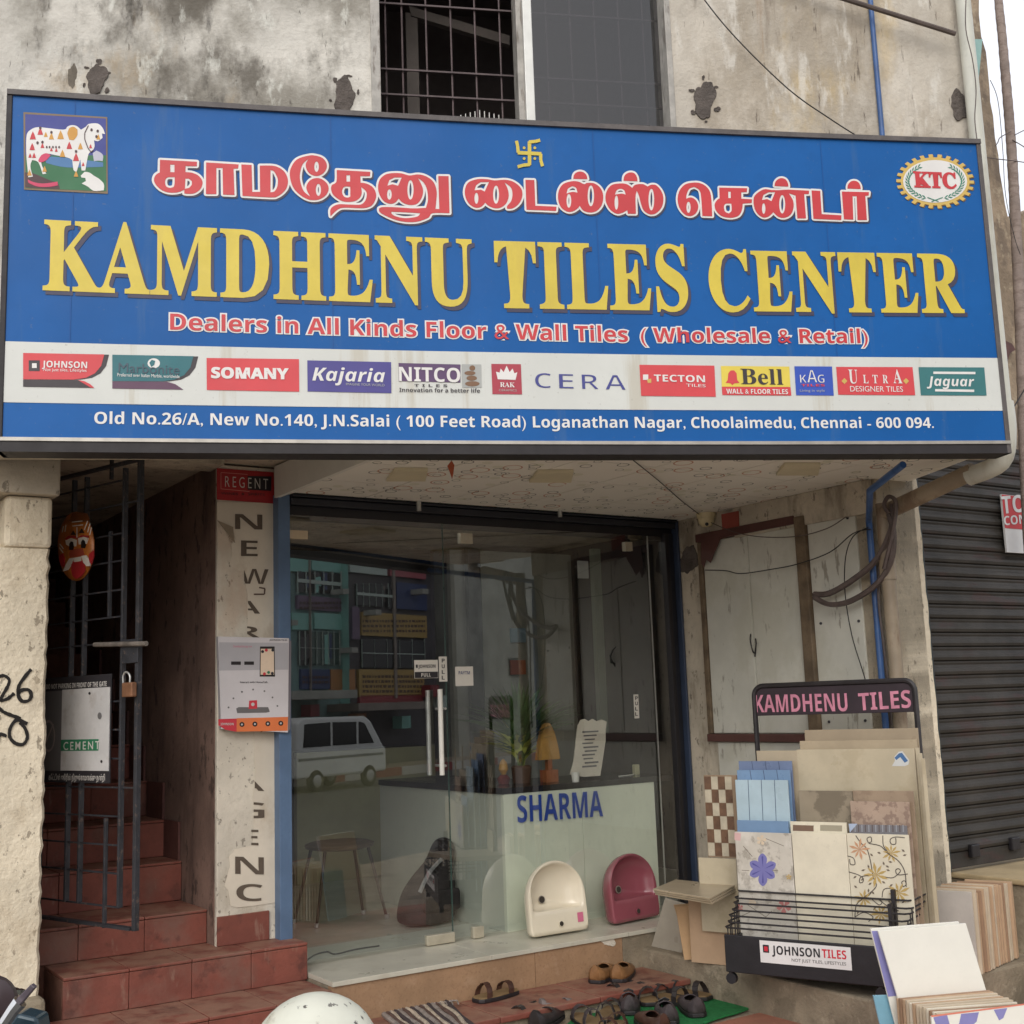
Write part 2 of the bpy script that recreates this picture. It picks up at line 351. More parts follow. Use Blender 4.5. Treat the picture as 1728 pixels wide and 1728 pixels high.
tg(*B_, [(1060,242),(1140,245),(1215,265),(1300,255),(1380,275),(1450,330),(1480,420),(1475,520),(1468,590),(1505,592),(1495,270),(1595,272),(1605,632),(1440,632),(1400,675),(1300,712),(1200,718),(1090,700),(990,660),(925,620),(920,585),(960,572),(1100,575),(1250,585),(1375,580),(1395,500),(1385,400),(1350,330),(1298,292),(1330,350),(1348,410),(1335,480),(1290,540),(1220,552),(1150,530),(1110,490),(1075,530),(1020,540),(960,510),(920,440),(910,370),(930,300),(985,255)], [(1040,618),(1180,624),(1320,632),(1290,665),(1180,680),(1090,665),(1045,640)], [(1000,365),(1020,310),(1070,285),(1140,285),(1105,365),(1050,350)], ell(1225,405,30,95), ell(1020,450,22,50))
tg(*C_, [(170,155),(250,155),(310,165),(400,160),(470,180),(525,230),(535,290),(510,350),(460,390),(412,395),(412,372),(445,330),(455,270),(440,220),(390,182),(415,230),(425,290),(405,350),(360,385),(310,390),(260,370),(235,345),(200,380),(150,385),(100,350),(72,290),(72,230),(100,180)], [(148,245),(160,205),(195,180),(265,178),(230,255),(200,240)], ell(322,280,24,74), ell(163,310,16,45))
tg(*C_, [(560,160),(632,162),(640,370),(812,378),(808,412),(568,402)])
tg(*C_, [(935,172),(990,175),(1035,195),(1060,185),(1120,190),(1170,230),(1190,290),(1180,360),(1140,410),(1085,425),(1030,410),(1000,370),(985,390),(945,415),(900,418),(850,385),(825,320),(830,250),(865,195)], [(893,272),(905,232),(940,212),(970,225),(982,265),(950,258),(920,262)], ell(912,330,19,56), ell(1090,290,26,85))
tg(*C_, [(948,152),(952,125),(965,106),(985,96),(1005,93),(1030,99),(1048,114),(1058,132),(1062,155)])
tg(*C_, [(1320,190),(1380,195),(1425,225),(1450,200),(1510,195),(1550,215),(1580,200),(1620,205),(1660,250),(1678,310),(1665,380),(1620,430),(1570,440),(1520,410),(1495,350),(1480,290),(1462,250),(1452,300),(1455,435),(1390,435),(1385,405),(1350,425),(1300,435),(1245,400),(1210,330),(1215,260),(1255,205)], [(1285,280),(1300,245),(1330,232),(1360,245),(1372,280),(1340,272),(1310,276)], ell(1297,345,15,58), ell(1580,320,23,88))
tg(*C_, [(1355,168),(1358,138),(1370,118),(1390,105),(1415,100),(1440,106),(1455,122),(1465,145),(1468,172)])
tg(*D_, [(190,135),(250,140),(305,175),(335,240),(345,408),(265,405),(255,250),(240,195),(200,170),(160,185),(138,230),(135,265),(175,255),(215,280),(232,330),(215,380),(175,405),(125,395),(80,340),(65,270),(80,200),(125,150)], ell(153,335,17,45))
tg(*D_, [(402,175),(628,180),(625,212),(580,213),(582,265),(668,270),(665,300),(592,305),(585,360),(555,405),(490,420),(420,405),(375,360),(365,310),(385,275),(405,262)], [(475,208),(495,208),(495,260),(475,260)], [(460,305),(500,305),(502,360),(480,385),(450,370),(440,335),(445,315)])
tg(*D_, [(760,190),(830,195),(890,196),(960,192),(1130,200),(1128,228),(1090,228),(1105,425),(1035,425),(1020,240),(965,222),(1000,280),(1003,340),(980,395),(930,420),(880,412),(840,375),(800,410),(750,415),(700,370),(680,300),(690,240)], [(748,275),(760,235),(800,213),(855,212),(825,285),(790,268)], ell(912,310,24,75), ell(762,345,14,43))
tg(*D_, [(850,163),(853,138),(866,117),(885,103),(910,98),(935,106),(950,122),(960,145),(962,167)])
tg(*D_, [(1150,198),(1220,202),(1232,390),(1392,400),(1390,438),(1165,428)])
tg(*D_, [(1395,207),(1615,212),(1612,240),(1585,242),(1598,438),(1522,438),(1515,245),(1482,245),(1488,435),(1412,432)])
tg(*D_, [(1440,183),(1443,158),(1456,136),(1475,123),(1500,120),(1522,128),(1538,145),(1546,165),(1548,187)])

# ------------------------------------------------------------------ the big sign
def build_sign():
    s = thing('shop_sign', 'wide blue board over the entrance with yellow serif lettering and a white strip of logos', 'sign')
    bl = M('sign_blue_vinyl', rgb(20, 92, 162), .45, .06, 1.6, .12, 3.5, spec=.22, stains=[(rgb(50, 98, 164), 1.1, .55, .85, .3, .4), (rgb(66, 104, 150), 9, .62, .8, .1, .4), (rgb(110, 120, 130), 50, .72, .8, 1, .3)])
    wh = M('sign_white_vinyl', rgb(210, 212, 206), .45, .03, 3, .1, 3.5, stains=[(rgb(184, 176, 156), 7, .58, .78, .07, .6), (rgb(150, 146, 138), 50, .72, .82, 1, .4)])
    L = SIGN.L; n = 36; zt = 4.022; zb = 2.622
    def band(z0, z1, off, m, nm, ua=0.0, ub=L):
        b = B()
        for i in range(n):
            a, c = ua + (ub - ua) * i / n, ua + (ub - ua) * (i + 1) / n
            b.add([SIGN.P(a, z0, off), SIGN.P(c, z0, off), SIGN.P(c, z1, off), SIGN.P(a, z1, off)], [(0, 1, 2, 3)])
        return make(nm, b, m, s, recalc=False)
    b = B()
    for i in range(n): b.pb(SIGN, L * i / n, L * (i + 1) / n, zb, zt, -.10, -.002)
    bb = B()
    for o0 in (-.10,):
        v = [SIGN.P(L * i / n, z, o) for i in range(n + 1) for z, o in ((zb, -.001), (zt, -.001), (zt, -.10), (zb, -.10))]
        f = []
        for i in range(n):
            for k in range(4): a = i * 4 + k; c = i * 4 + (k + 1) % 4; f.append((a, c, c + 4, a + 4))
        f += [(0, 1, 2, 3), tuple(n * 4 + k for k in (3, 2, 1, 0))]; bb.add(v, f)
    make('board', bb, bl, s, smooth=False)
    z1 = SIGN.uz(864, 595)[1]; z0 = SIGN.uz(864, 690)[1]
    band(z0, z1, .001, wh, 'white_band')
    # frame
    fr = M('sign_frame_metal', rgb(92, 86, 84), .55, .15, 12, .2, 60); frl = M('sign_frame_bright_edge', rgb(176, 172, 164), .4, .1, 12, metal=.4)
    fd = M('sign_frame_dark', rgb(38, 34, 36), .6, .15, 12)
    def rail(z0, z1, o0, o1, m, nm):
        b = B(); v = [SIGN.P(-.02 + (L + .04) * i / n, z, o) for i in range(n + 1) for z, o in ((z0, o1), (z1, o1), (z1, o0), (z0, o0))]; f = []
        for i in range(n):
            for k in range(4): a = i * 4 + k; c = i * 4 + (k + 1) % 4; f.append((a, c, c + 4, a + 4))
        f += [(0, 1, 2, 3), tuple(n * 4 + k for k in (3, 2, 1, 0))]; b.add(v, f); make(nm, b, m, s)
    rail(zt, zt + .022, -.11, .012, fr, 'top_rail'); rail(zb - .014, zb, -.11, .012, frl, 'lower_lip'); rail(zb - .056, zb - .0142, -.12, .006, fd, 'bottom_rail')
    b = B().pb(SIGN, L, L + .022, zb - .056, zt + .022, -.11, .006); make('side_rail', b, fr, s, bevel=.003)
    b = B().pb(SIGN, L + .0221, L + .034, zb - .05, zt + .02, -.10, -.02); make('side_rail', b, frl, s)
    b = B().pb(SIGN, -.022, 0, zb - .056, zt + .022, -.11, .006); make('side_rail', b, fd, s, bevel=.003)
    o1, o2, o3 = .0015, .003, .0045
    yel = M('sign_yellow', rgb(214, 192, 70), .45, .05, 6, stains=[(rgb(196, 172, 70), 4, .55, .8, .3, .5)]); red = M('sign_red', rgb(200, 56, 62), .45, .05, 6); shad = M('sign_print_shadow', rgb(62, 60, 84), .5, .05, 6); whp = M('sign_white_print', rgb(226, 224, 220), .45, .03, 6)
    # main line, letter blocks follow the photo's spacing
    for word, La, Ra, hh in (('KAMDHENU', (73, 488), (798, 514), 116), ('TILES', (838, 518), (1162, 523), 110), ('CENTER', (1200, 523), (1627, 527), 100)):
        text('lettering', word, 'serif', SIGN, La, Ra, hh, shad, o1, s, ofs=.012, spacing=1.03, dx=.012, dy=-.016, split='letter_shadow')
        text('lettering', word, 'serif', SIGN, La, Ra, hh, yel, o2, s, ofs=.010, spacing=1.03, split='letter')
    for g in TAMIL:
        make('tamil_letter_shadow', halo(g, SIGN, o1 - .0004, .0095, .005, -.006), shad, s, recalc=False)
        make('tamil_letter_outline', halo(g, SIGN, o2, .0085), whp, s, recalc=False)
        make('tamil_letter', outline_fill([g], SIGN, o3, .0), red, s, recalc=False)
    for st, La, Ra, hh in (('Dealers in All Kinds Floor & Wall Tiles', (287, 556), (1060, 577), 27), ('( Wholesale & Retail)', (1082, 577), (1465, 579), 24)):
        text('lettering', st, 'bold', SIGN, La, Ra, hh, whp, o1, s, ofs=.06, split='letter_outline'); text('lettering', st, 'bold', SIGN, La, Ra, hh, red, o2, s, ofs=.0, split='letter')
    text('lettering', 'Old No.26/A, New No.140, J.N.Salai ( 100 Feet Road) Loganathan Nagar, Choolaimedu, Chennai - 600 094.', 'bold', SIGN, (159, 715), (1576, 722), 20, whp, o1, s, ofs=.0, split='letter')
    for x_ in (120, 560, 1010, 1400): ua_ = SIGN.uz(x_, 450)[0]; make('print_seam', B().add([SIGN.P(ua_, z1, .0012), SIGN.P(ua_ + .0035, z1, .0012), SIGN.P(ua_ + .0035, zt, .0012), SIGN.P(ua_, zt, .0012)], [(0, 1, 2, 3)]), M('seam_blue', rgb(22, 84, 152), .5, .05, 6, spec=.3), s, recalc=False)
    # emblem above the lettering
    sw = []
    cx, cy = 893.5, 258.5
    b = B(); w_ = 3.2
    def arm(pts): sw.append(pts)
    b.strip(SIGN, [(cx, cy - 20), (cx, cy + 20)], 6, .003); b.strip(SIGN, [(cx - 20, cy - 1), (cx + 20, cy + 1)], 6, .0034)
    for pts in ([(cx - 1, cy - 19), (cx + 10, cy - 20), (cx + 18, cy - 22)], [(cx + 1, cy + 19), (cx - 10, cy + 20), (cx - 20, cy + 23)], [(cx - 19, cy - 1), (cx - 20, cy - 12), (cx - 22, cy - 21)], [(cx + 19, cy + 1), (cx + 19, cy + 12), (cx + 22, cy + 22)]): b.strip(SIGN, pts, 5.4, .0037)
    for dx, dy in ((-9, -9), (9, -9), (-9, 9), (9, 9)): b.disc(SIGN, cx + dx, cy + dy, 2.4, 2.4, .0032, 10)
    make('emblem', b, yel, s, recalc=False)
    # round crest
    gold = flat('crest_gold', (210, 178, 96)); grn = flat('crest_green', (50, 128, 104)); dgold = flat('crest_gold_shade', (124, 92, 40))
    cx, cy = 1578, 306
    for dx, m, of in ((1.6, dgold, .0015), (0, gold, .0025)):
        pts = []
        for k in range(26):
            for da, rr in ((-.055, 1.0), (-.05, 1.13), (.05, 1.13), (.055, 1.0)):
                a = 2 * math.pi * k / 26 + da * 1.1; pts.append((cx + dx + 58 * rr * math.cos(a), cy + dx + 40.5 * rr * math.sin(a) - .02 * (58 * math.cos(a)) * -1))
        make('crest_ring', B().poly(SIGN, pts, of), m, s, recalc=False)
    make('crest_ground', B().disc(SIGN, cx, cy, 54, 36, .0035, 32), whp, s, recalc=False)
    b = B()
    for sx in (-1, 1):
        for k in range(15):
            a = math.radians(62 + k * 9.0 + 25); r1 = (46, 30); px_, py_ = cx + sx * -1 * -46 * math.sin(a) * 1.0, 0
            t = math.radians(-50 + k * 8.6); px_ = cx + sx * 46 * math.cos(t); py_ = cy + 30 * math.sin(t)
            tx, ty = -sx * 46 * math.sin(t), 30 * math.cos(t); l = math.hypot(tx, ty); tx, ty = -tx / l, -ty / l
            for sg in (-1, 1):
                nx, ny = -ty * sg, tx * sg
                b.poly(SIGN, [(px_, py_), (px_ + tx * 4 + nx * 3.4, py_ + ty * 4 + ny * 3.4), (px_ + tx * 8 + nx * 3.5, py_ + ty * 8 + ny * 3.5), (px_ + tx * 4 + nx * .8, py_ + ty * 4 + ny * .8)], .0048 + k * .00003)
    b.strip(SIGN, [(cx - 13, cy + 27), (cx + 6, cy + 34)], 1.4, .0055); b.strip(SIGN, [(cx + 13, cy + 27), (cx - 6, cy + 34)], 1.4, .0056)
    make('crest_wreath', b, grn, s, recalc=False)
    text('lettering', 'KTC', 'serif', SIGN, (1544, 315), (1614, 317.5), 25, red, .006, s, ofs=.03)
    # picture of the white cow, top left
    pb_ = flat('picture_blue', (52, 62, 140)); pg = flat('picture_green', (38, 108, 66)); pf = flat('picture_border', (124, 104, 78)); pr = flat('picture_red', (196, 52, 60)); py = flat('picture_ochre', (206, 150, 60)); pk = flat('picture_pink', (208, 60, 100)); pdk = flat('picture_dark', (70, 40, 44)); plb = flat('picture_water', (70, 120, 170)); pgr = flat('picture_pale_grey', (186, 186, 200))
    b = B(); q = [(39.5, 189), (181, 197.5), (182, 327), (40.5, 320)]; b.poly(SIGN, q, .0015); make('picture_border', b, pf, s, recalc=False)
    make('picture_sky', B().poly(SIGN, [(42.5, 192.5), (178.5, 200), (179, 262), (43, 262)], .0022), pb_, s, recalc=False)
    make('picture_ground', B().poly(SIGN, [(43, 262), (179, 262), (179.5, 323), (43.5, 317)], .0022), pg, s, recalc=False)
    def pc(nm, pts, off, m): make(nm, B().poly(SIGN, [(20 + x / 9.6, 170 + y / 9.6) for x, y in smooth_poly(pts)], off), m, s, recalc=False)
    pc('picture_water', [(560,900),(960,930),(1480,1000),(1480,1070),(900,1080),(560,1010),(540,960)], .0028, plb)
    pc('picture_dark', [(210,1160),(360,1180),(620,1290),(740,1330),(780,1430),(480,1420),(215,1400),(212,1280)], .0026, pdk)
    pc('picture_cow', [(240,560),(290,480),(400,430),(560,440),(840,468),(900,420),(970,395),(1050,410),(1120,470),(1200,420),(1250,375),(1390,370),(1470,440),(1510,540),(1460,530),(1470,600),(1400,655),(1330,640),(1340,740),(1300,820),(1240,870),(1190,1130),(1130,1130),(1110,950),(1050,1150),(1000,1120),(980,960),(900,920),(700,880),(560,860),(470,940),(490,1060),(560,1180),(500,1190),(430,1000),(330,960),(300,1060),(340,1230),(265,1240),(255,1100),(240,960),(232,760)], .0034, whp)
    pc('picture_calf', [(1115,1215),(1180,1150),(1260,1165),(1330,1215),(1420,1270),(1490,1350),(1490,1450),(1330,1460),(1230,1390),(1130,1340),(1200,1300),(1190,1250),(1130,1245)], .0034, whp)
    pc('picture_rug', [(260,1275),(360,1320),(520,1340),(740,1310),(745,1370),(600,1395),(420,1390),(290,1340),(262,1310)], .0036, pk)
    pc('picture_hump', [(900,520),(930,440),(1000,420),(1060,460),(1060,560),(1000,640),(930,630),(910,570)], .0042, py)
    pc('picture_cloth', [(430,960),(480,880),(560,850),(630,880),(560,960),(490,995),(440,990)], .0042, pk)
    b = B(); b2 = B(); b3 = B()
    for (x, y, r_, k) in ((340,570,55,0),(460,500,50,0),(330,750,48,0),(360,890,35,0),(295,890,30,0),(495,730,34,0),(1040,920,55,0),(1275,740,28,0),(1155,1030,26,0),(550,550,34,1),(790,560,60,1),(640,580,45,1),(1110,740,44,1),(930,730,50,0),(820,860,50,1),(640,790,26,0),(720,800,26,0),(1400,590,36,1),(285,1170,42,1),(530,1110,40,1),(1040,1190,40,1)):
        (b, b2)[k].poly(SIGN, [(20 + (x + dx * r_) / 9.6, 170 + (y + dy * r_) / 9.6) for dx, dy in ((0, -1.4), (.5, -.3), (.9, 1), (-.9, 1), (-.5, -.3))], .0045)
    for x in (565, 610, 665, 715, 765): b3.disc(SIGN, 20 + x / 9.6, 170 + 750 / 9.6, 1.5, 2.2, .005, 8)
    for x, y in ((460,440),(495,670),(415,680),(640,510),(1040,820),(1290,470),(1390,490),(1370,580)): b3.disc(SIGN, 20 + x / 9.6, 170 + y / 9.6, 2.2, 2.6, .005, 8)
    b3.strip(SIGN, [(20 + x / 9.6, 170 + y / 9.6) for x, y in ((1240,400),(1180,520),(1180,620),(1230,760),(1280,830),(1320,800))], 1.6, .005)
    make('picture_figures', b, pr, s, recalc=False); make('picture_figures', b2, py, s, recalc=False); make('picture_details', b3, pdk, s, recalc=False)
    pc('picture_hills', [(1310,850),(1370,805),(1450,850),(1480,900),(1470,980),(1400,970),(1330,980)], .003, pgr)
    # logo strip
    def P2(nm, pts, off, m): return make(nm, B().poly(SIGN, pts, off), m, s, recalc=False)
    lr = flat('logo_red', (212, 70, 76)); lbk = flat('logo_black', (58, 52, 56)); lte = flat('logo_teal', (40, 108, 116)); lpu = flat('logo_violet', (74, 68, 140)); lma = flat('logo_maroon', (170, 58, 74)); lye = flat('logo_yellow', (228, 206, 84)); lbl = flat('logo_blue', (50, 84, 182)); lgn = flat('logo_green', (56, 116, 118)); lgy = flat('logo_grey', (170, 172, 168)); lnv = flat('logo_navy', (68, 72, 140)); lbr = flat('logo_brown', (124, 92, 66))
    a, c_, d_ = .003, .0042, .0055
    def T(st, sty, L_, R_, h, m, off=d_, ofs=0.0, lean=0): text('lettering', st, sty, SIGN, L_, R_, h, m, off, s, ofs=ofs, lean=lean)
    arc = lambda x, y0, y1, w: [(x, y0), (x - .1 * w, y0 + .45 * (y1 - y0)), (x - .3 * w, y0 + .75 * (y1 - y0)), (x - .6 * w, y0 + .93 * (y1 - y0)), (x - w, y1)]
    for x0, top, low, sh in ((39, lr, lbk, 0), (189.5, lte, flat('logo_plum', (96, 64, 88)), 3)):
        P2('logo_panel', [(x0, 595.5 + sh)] + arc(x0 + 145, 598.5 + sh, 640.5 + sh, 48) + [(x0, 640 + sh)], .0022, lbk)
        P2('logo_panel', [(x0, 595.5 + sh)] + arc(x0 + 137, 598 + sh, 640.5 + sh, 52) + [(x0, 640 + sh)], a, top)
        P2('logo_panel', [(x0, 640.5 + sh), (x0 + 92, 641 + sh), (x0 + 106, 645 + sh), (x0 + 120, 654.5 + sh), (x0, 652.5 + sh)], a, low)
    P2('logo_panel', [(131, 641), (142, 643), (152, 648), (159, 654.5), (153, 654)], c_, lr)
    P2('logo_mark', [(48.5, 608), (67, 608), (67, 626), (48.5, 626)], c_, lbk); P2('logo_mark', [(54, 613), (62, 613), (62, 621), (54, 621)], d_, whp)
    T('JOHNSON', 'bold', (71, 619.5), (147, 621.5), 11, whp); T('Not just tiles, Lifestyles', '', (73, 626), (146, 627.5), 5, whp)
    T('Marbonite', '', (200, 628), (303, 632), 16, flat('logo_dim_teal', (62, 82, 96))); make('logo_globe', B().disc(SIGN, 259.5, 613, 10.5, 8.5, c_, 16), whp, s, recalc=False)
    P2('logo_globe', [(252, 612), (256, 607), (262, 609), (260, 616), (255, 619)], d_, lte)
    T('Preferred over Italian Marble, worldwide', '', (198, 635), (303, 638), 5.5, whp)
    P2('logo_panel', [(348.5, 604), (504.5, 606), (505, 661), (349, 658)], a, lr); T('SOMANY', 'bold', (357, 637.5), (486, 639.5), 17.5, whp, ofs=.03, lean=0)
    P2('logo_panel', [(518.5, 608), (660, 611), (660.5, 663.5), (519, 660.5)], a, lpu); T('Kajaria', 'boldit', (527, 642), (650, 645), 22, whp); T('IMAGINE YOUR WORLD', '', (584, 650), (649, 652), 4, lgy)
    P2('logo_panel', [(672.5, 612.5), (777, 615), (777, 645.5), (673, 643)], a, lnv if 0 else flat('logo_dark_violet', (92, 66, 104))); T('NITCO', 'bold', (673.5, 643), (777, 645), 24, whp)
    P2('logo_panel', [(779, 614.5), (812, 615), (813, 654), (780, 654)], a, lgy)
    b = B(); [b.disc(SIGN, x, y, rx, ry, c_, 12) for x, y, rx, ry in ((797, 621, 5, 4.5), (793, 629.5, 9.5, 3.6), (796, 638, 9, 4.4), (797, 647.5, 12.5, 4.4))]; make('logo_pebbles', b, lbr, s, recalc=False)
    T('T I L E S', 'bold', (699, 652.5), (755, 653), 4.5, lbk); T('Innovation for a better life', 'bold', (674, 661), (810, 662.5), 6.5, lbk)
    P2('logo_panel', [(829, 614), (879, 614.5), (881, 665.5), (831, 665)], a, lma); P2('logo_crown', [(840, 640), (837, 627), (843, 629), (845, 622), (850, 628), (855, 617), (860, 628), (865, 622), (868, 630), (873, 628), (870, 641)], c_, whp); T('RAK', 'serif', (844, 653), (869, 653.5), 8, whp); T('CERAMICS', '', (842, 660), (872, 660.5), 3.5, lgy)
    for ch_, L_, R_ in (('C', (902, 654.5), (932, 655.5)), ('E', (942, 656), (970, 656.6)), ('R', (981, 657), (1013, 657.5)), ('A', (1020, 658), (1058, 658.5))): T(ch_, 'bold', L_, R_, 26, lnv, .003, ofs=-.03)
    P2('logo_panel', [(1079, 615.5), (1205.5, 617), (1208, 669.5), (1082, 668)], a, lr); P2('logo_mark', [(1085, 632), (1094, 632), (1094, 641), (1085, 641)], c_, whp); P2('logo_mark', [(1092, 640), (1099, 639), (1099, 646), (1093, 646)], c_, gold); T('TECTON', 'bold', (1104, 643.5), (1190, 645), 11.5, whp); T('TILES', '', (1158, 652.5), (1191, 653.5), 5, whp)
    P2('logo_panel', [(1216.5, 617.5), (1332, 618.5), (1334, 653), (1218, 652.5)], a, lye); P2('logo_panel', [(1218, 652.7), (1334, 653.2), (1335.5, 667.5), (1219, 666.5)], a, lr)
    P2('logo_bell', [(1224.5, 646), (1228, 641), (1229, 630), (1233, 625), (1239, 625), (1243, 630), (1244, 641), (1248, 646), (1239, 647), (1236, 650), (1233, 647)], c_, lr); T('Bell', 'serif', (1251, 648), (1322, 649), 26, lbk); T('WALL & FLOOR TILES', 'bold', (1226, 664), (1330, 665), 8, whp)
    P2('logo_panel', [(1340.5, 618), (1404, 618.5), (1407, 667.5), (1343.5, 667)], a, lbl); T('K', 'bold', (1350, 646), (1362, 646), 14, whp, ofs=-.03); T('A', 'bold', (1362, 646), (1380, 646), 22, whp, ofs=-.03); T('G', 'bold', (1380, 646), (1392, 646), 14, whp, ofs=-.03); T('TILES', 'bold', (1352, 652), (1392, 652), 4, lr); T('Living in style', '', (1350, 661), (1392, 661), 4, lgy)
    P2('logo_panel', [(1411, 619), (1540, 619.5), (1544.5, 667), (1414.5, 666)], a, lr)
    for ch_, x, h_ in (('U', 1433, 23), ('L', 1457, 14), ('T', 1473, 14), ('R', 1490, 14), ('A', 1508, 23)): T(ch_, 'serif', (x, 646.5), (x + (15 if h_ > 20 else 9), 647), h_, whp)
    T('DESIGNER TILES', '', (1435, 660.5), (1524, 661), 9, whp)
    for x in (1425, 1529): P2('logo_mark', [(x, 638), (x + 5, 643), (x, 648), (x - 5, 643)], c_, gold)
    P2('logo_panel', [(1550, 619.5), (1661, 620), (1665, 667.5), (1554, 667)], a, lgn); T('Jaguar', 'boldit', (1564, 651), (1645, 652), 16, whp); b = B().strip(SIGN, [(1575, 629), (1646, 629.5)], 4, c_).strip(SIGN, [(1578, 658.5), (1644, 659.5)], 4, c_); make('logo_bars', b, whp, s, recalc=False)
build_sign()
# ------------------------------------------------------------------ ground
GZ = 0.06
def tiled(pl_o, ta, tb, na, nb, sa, sb, z, gap, mat, parent, name='tile', th=.012, skip=None):
    for i in range(na):
        for j in range(nb):
            if skip and skip(i, j): continue
            o = pl_o + ta * (i * sa) + tb * (j * sb); a, c = ta * (sa - gap), tb * (sb - gap)
            o = V3((o.x, o.y, z + random.uniform(-.0012, .0012)))
            b = B().hexa([o - V3((0, 0, th)), o + a - V3((0, 0, th)), o + a + c - V3((0, 0, th)), o + c - V3((0, 0, th)), o, o + a, o + a + c, o + c]); make(name, b, mat, parent)
asph = M('asphalt', rgb(100, 98, 94), .9, .15, 6, .8, 120, stains=[(rgb(110, 104, 96), 1.2, .5, .7, 1, .5)])
dirt = M('dusty_concrete', rgb(168, 152, 132), .95, .14, 3, .6, 50, stains=[(rgb(108, 96, 82), 2.5, .5, .7, 1, .6)])
b = B().add([(-200, -200, 0), (200, -200, 0), (200, 200, 0), (-200, 200, 0)], [(0, 1, 2, 3)]); make('ground', b, asph, kind='structure')
WT = WALL.t; WN = WALL.n
ped = WALL.o - WT * 14 + WN * 2.6
b = B().hexa([V3((p.x, p.y, z)) for z in (0.0, GZ - .012) for p in (ped, ped + WT * 34, ped + WT * 34 - WN * 12, ped - WN * 12)])
pave = make('pavement', b, dirt, kind='structure')
# terracotta paving in front of the entrance
pv = Zp(1010, 1900, GZ)
def in_shop(p): return (p - SHOP.o).dot(SHOP.n) < 0.05
o = SHOP.P(-.2, 0, .36 + 8 * .3)
terr = M('terracotta_paving', rgb(166, 110, 90), .7, .14, 4, .3, 50, stains=[(rgb(140, 104, 84), 3, .48, .7, 1, .6)])
tiled(o, SD, -SHOP.n, 7, 5, .3, .3, GZ, .006, terr, pave, 'paving_tile')

# ------------------------------------------------------------------ the building
bld = thing('shop_building', 'stained plaster building with a barred upper window and a ring patterned soffit', 'building')
ZT = 6.2
def wl(px, py, off=0): return WALL.uz(px, py, off)
wx = [wl(x, 100)[0] for x in (637, 874, 884, 900, 1124, 1134, 625, 1668)]
U0, U1 = wx[0], wx[4] + .025; UE = wl(1647, 200)[0]; UL = -2.6; zw0 = 3.55; zw1 = 5.6; zS = Z_SOF + .03
def wallbox(u0, u1, z0, z1, m, nm='upper_wall', o0=-.22, o1=0.0): return make(nm, B().pb(WALL, u0, u1, z0, z1, o0, o1), m, bld)
# front skin of the upper wall as a slightly uneven sheet with real thickness
def skin(u0, u1, z0, z1, m, nm='upper_wall', amp=.004, st=.09, ragged=False):
    nu, nz = max(2, int((u1 - u0) / st)), max(2, int((z1 - z0) / st)); v = []; rnd = random.Random(3)
    for j in range(nz + 1):
        for i in range(nu + 1):
            edge = i in (0, nu) or j in (0, nz); u = u0 + (u1 - u0) * i / nu
            if ragged and i == nu: u += rnd.uniform(-.02, .012)
            v.append(WALL.P(u, z0 + (z1 - z0) * j / nz, 0 if edge else rnd.uniform(-amp, amp)))
    f = [(j * (nu + 1) + i, j * (nu + 1) + i + 1, (j + 1) * (nu + 1) + i + 1, (j + 1) * (nu + 1) + i) for j in range(nz) for i in range(nu)]
    k = len(v); back = [WALL.P(u0, z0, -.22), WALL.P(u1, z0, -.22), WALL.P(u1, z1, -.22), WALL.P(u0, z1, -.22)]; v += back; N1 = nu + 1
    f += [(k + 3, k + 2, k + 1, k)]
    f += [tuple([k, k + 1] + [i for i in range(nu, -1, -1)]), tuple([k + 2, k + 3] + [nz * N1 + i for i in range(nu + 1)]), tuple([k + 3, k] + [j * N1 for j in range(nz + 1)]), tuple([k + 1, k + 2] + [j * N1 + nu for j in range(nz, -1, -1)])]
    o = make(nm, B().add(v, f), m, bld, smooth=False); return o
skin(UL - 3, U0, zS, ZT, plaster_up); skin(U1, UE, zS, ZT, plaster_r, ragged=True)
wallbox(U0, U1, zS, zw0, plaster_up); wallbox(U0, U1, zw1, ZT, plaster_up)
# cement patches round sign brackets, dark with the hollows' shade put into the colour
def patch(cx, cy, rx, ry, m=cement_hole, pl=WALL, par=bld, sd=0, off=.006, nm='cement_patch'):
    rnd = random.Random(sd + int(cx)); n = 40; ph = [rnd.uniform(0, 6.28) for _ in range(5)]
    rad = [1 + .14 * math.sin(2 * a + ph[0]) + .1 * math.sin(3 * a + ph[1]) + .06 * math.sin(5 * a + ph[2]) + .05 * math.sin(9 * a + ph[3]) + rnd.uniform(-.03, .03) for a in [2 * math.pi * k / n for k in range(n)]]
    pts = [(cx + rx * rad[k] * math.cos(2 * math.pi * k / n), cy + ry * rad[k] * math.sin(2 * math.pi * k / n)) for k in range(n)]
    q = [pl.at(x, y, -.004) for x, y in pts]; q2 = [pl.at(cx + (x - cx) * .93, cy + (y - cy) * .93, off + rnd.uniform(-.001, .001)) for x, y in pts]; c = pl.at(cx, cy, off - .001)
    v = q + q2 + [c]; f = [(i, (i + 1) % n, n + (i + 1) % n, n + i) for i in range(n)] + [(n + i, n + (i + 1) % n, 2 * n) for i in range(n)]
    make(nm, B().add(v, f), m, par, recalc=False)
patch(163, 133, 18, 25); patch(581, 162, 19, 30); patch(1189, 168, 19, 31); patch(1620, 178, 17, 24)
for cx0, cy0, rx0, ry0 in ((163, 133, 18, 25), (581, 162, 19, 30), (1189, 168, 19, 31)):
    for k in range(6): a_ = k * 1.05 + cx0; patch(cx0 + rx0 * 1.25 * math.cos(a_), cy0 + ry0 * 1.2 * math.sin(a_), 2.5 + (k % 3) * 1.6, 2 + (k % 2) * 2.2, sd=k, off=.004, nm='cement_crumb')
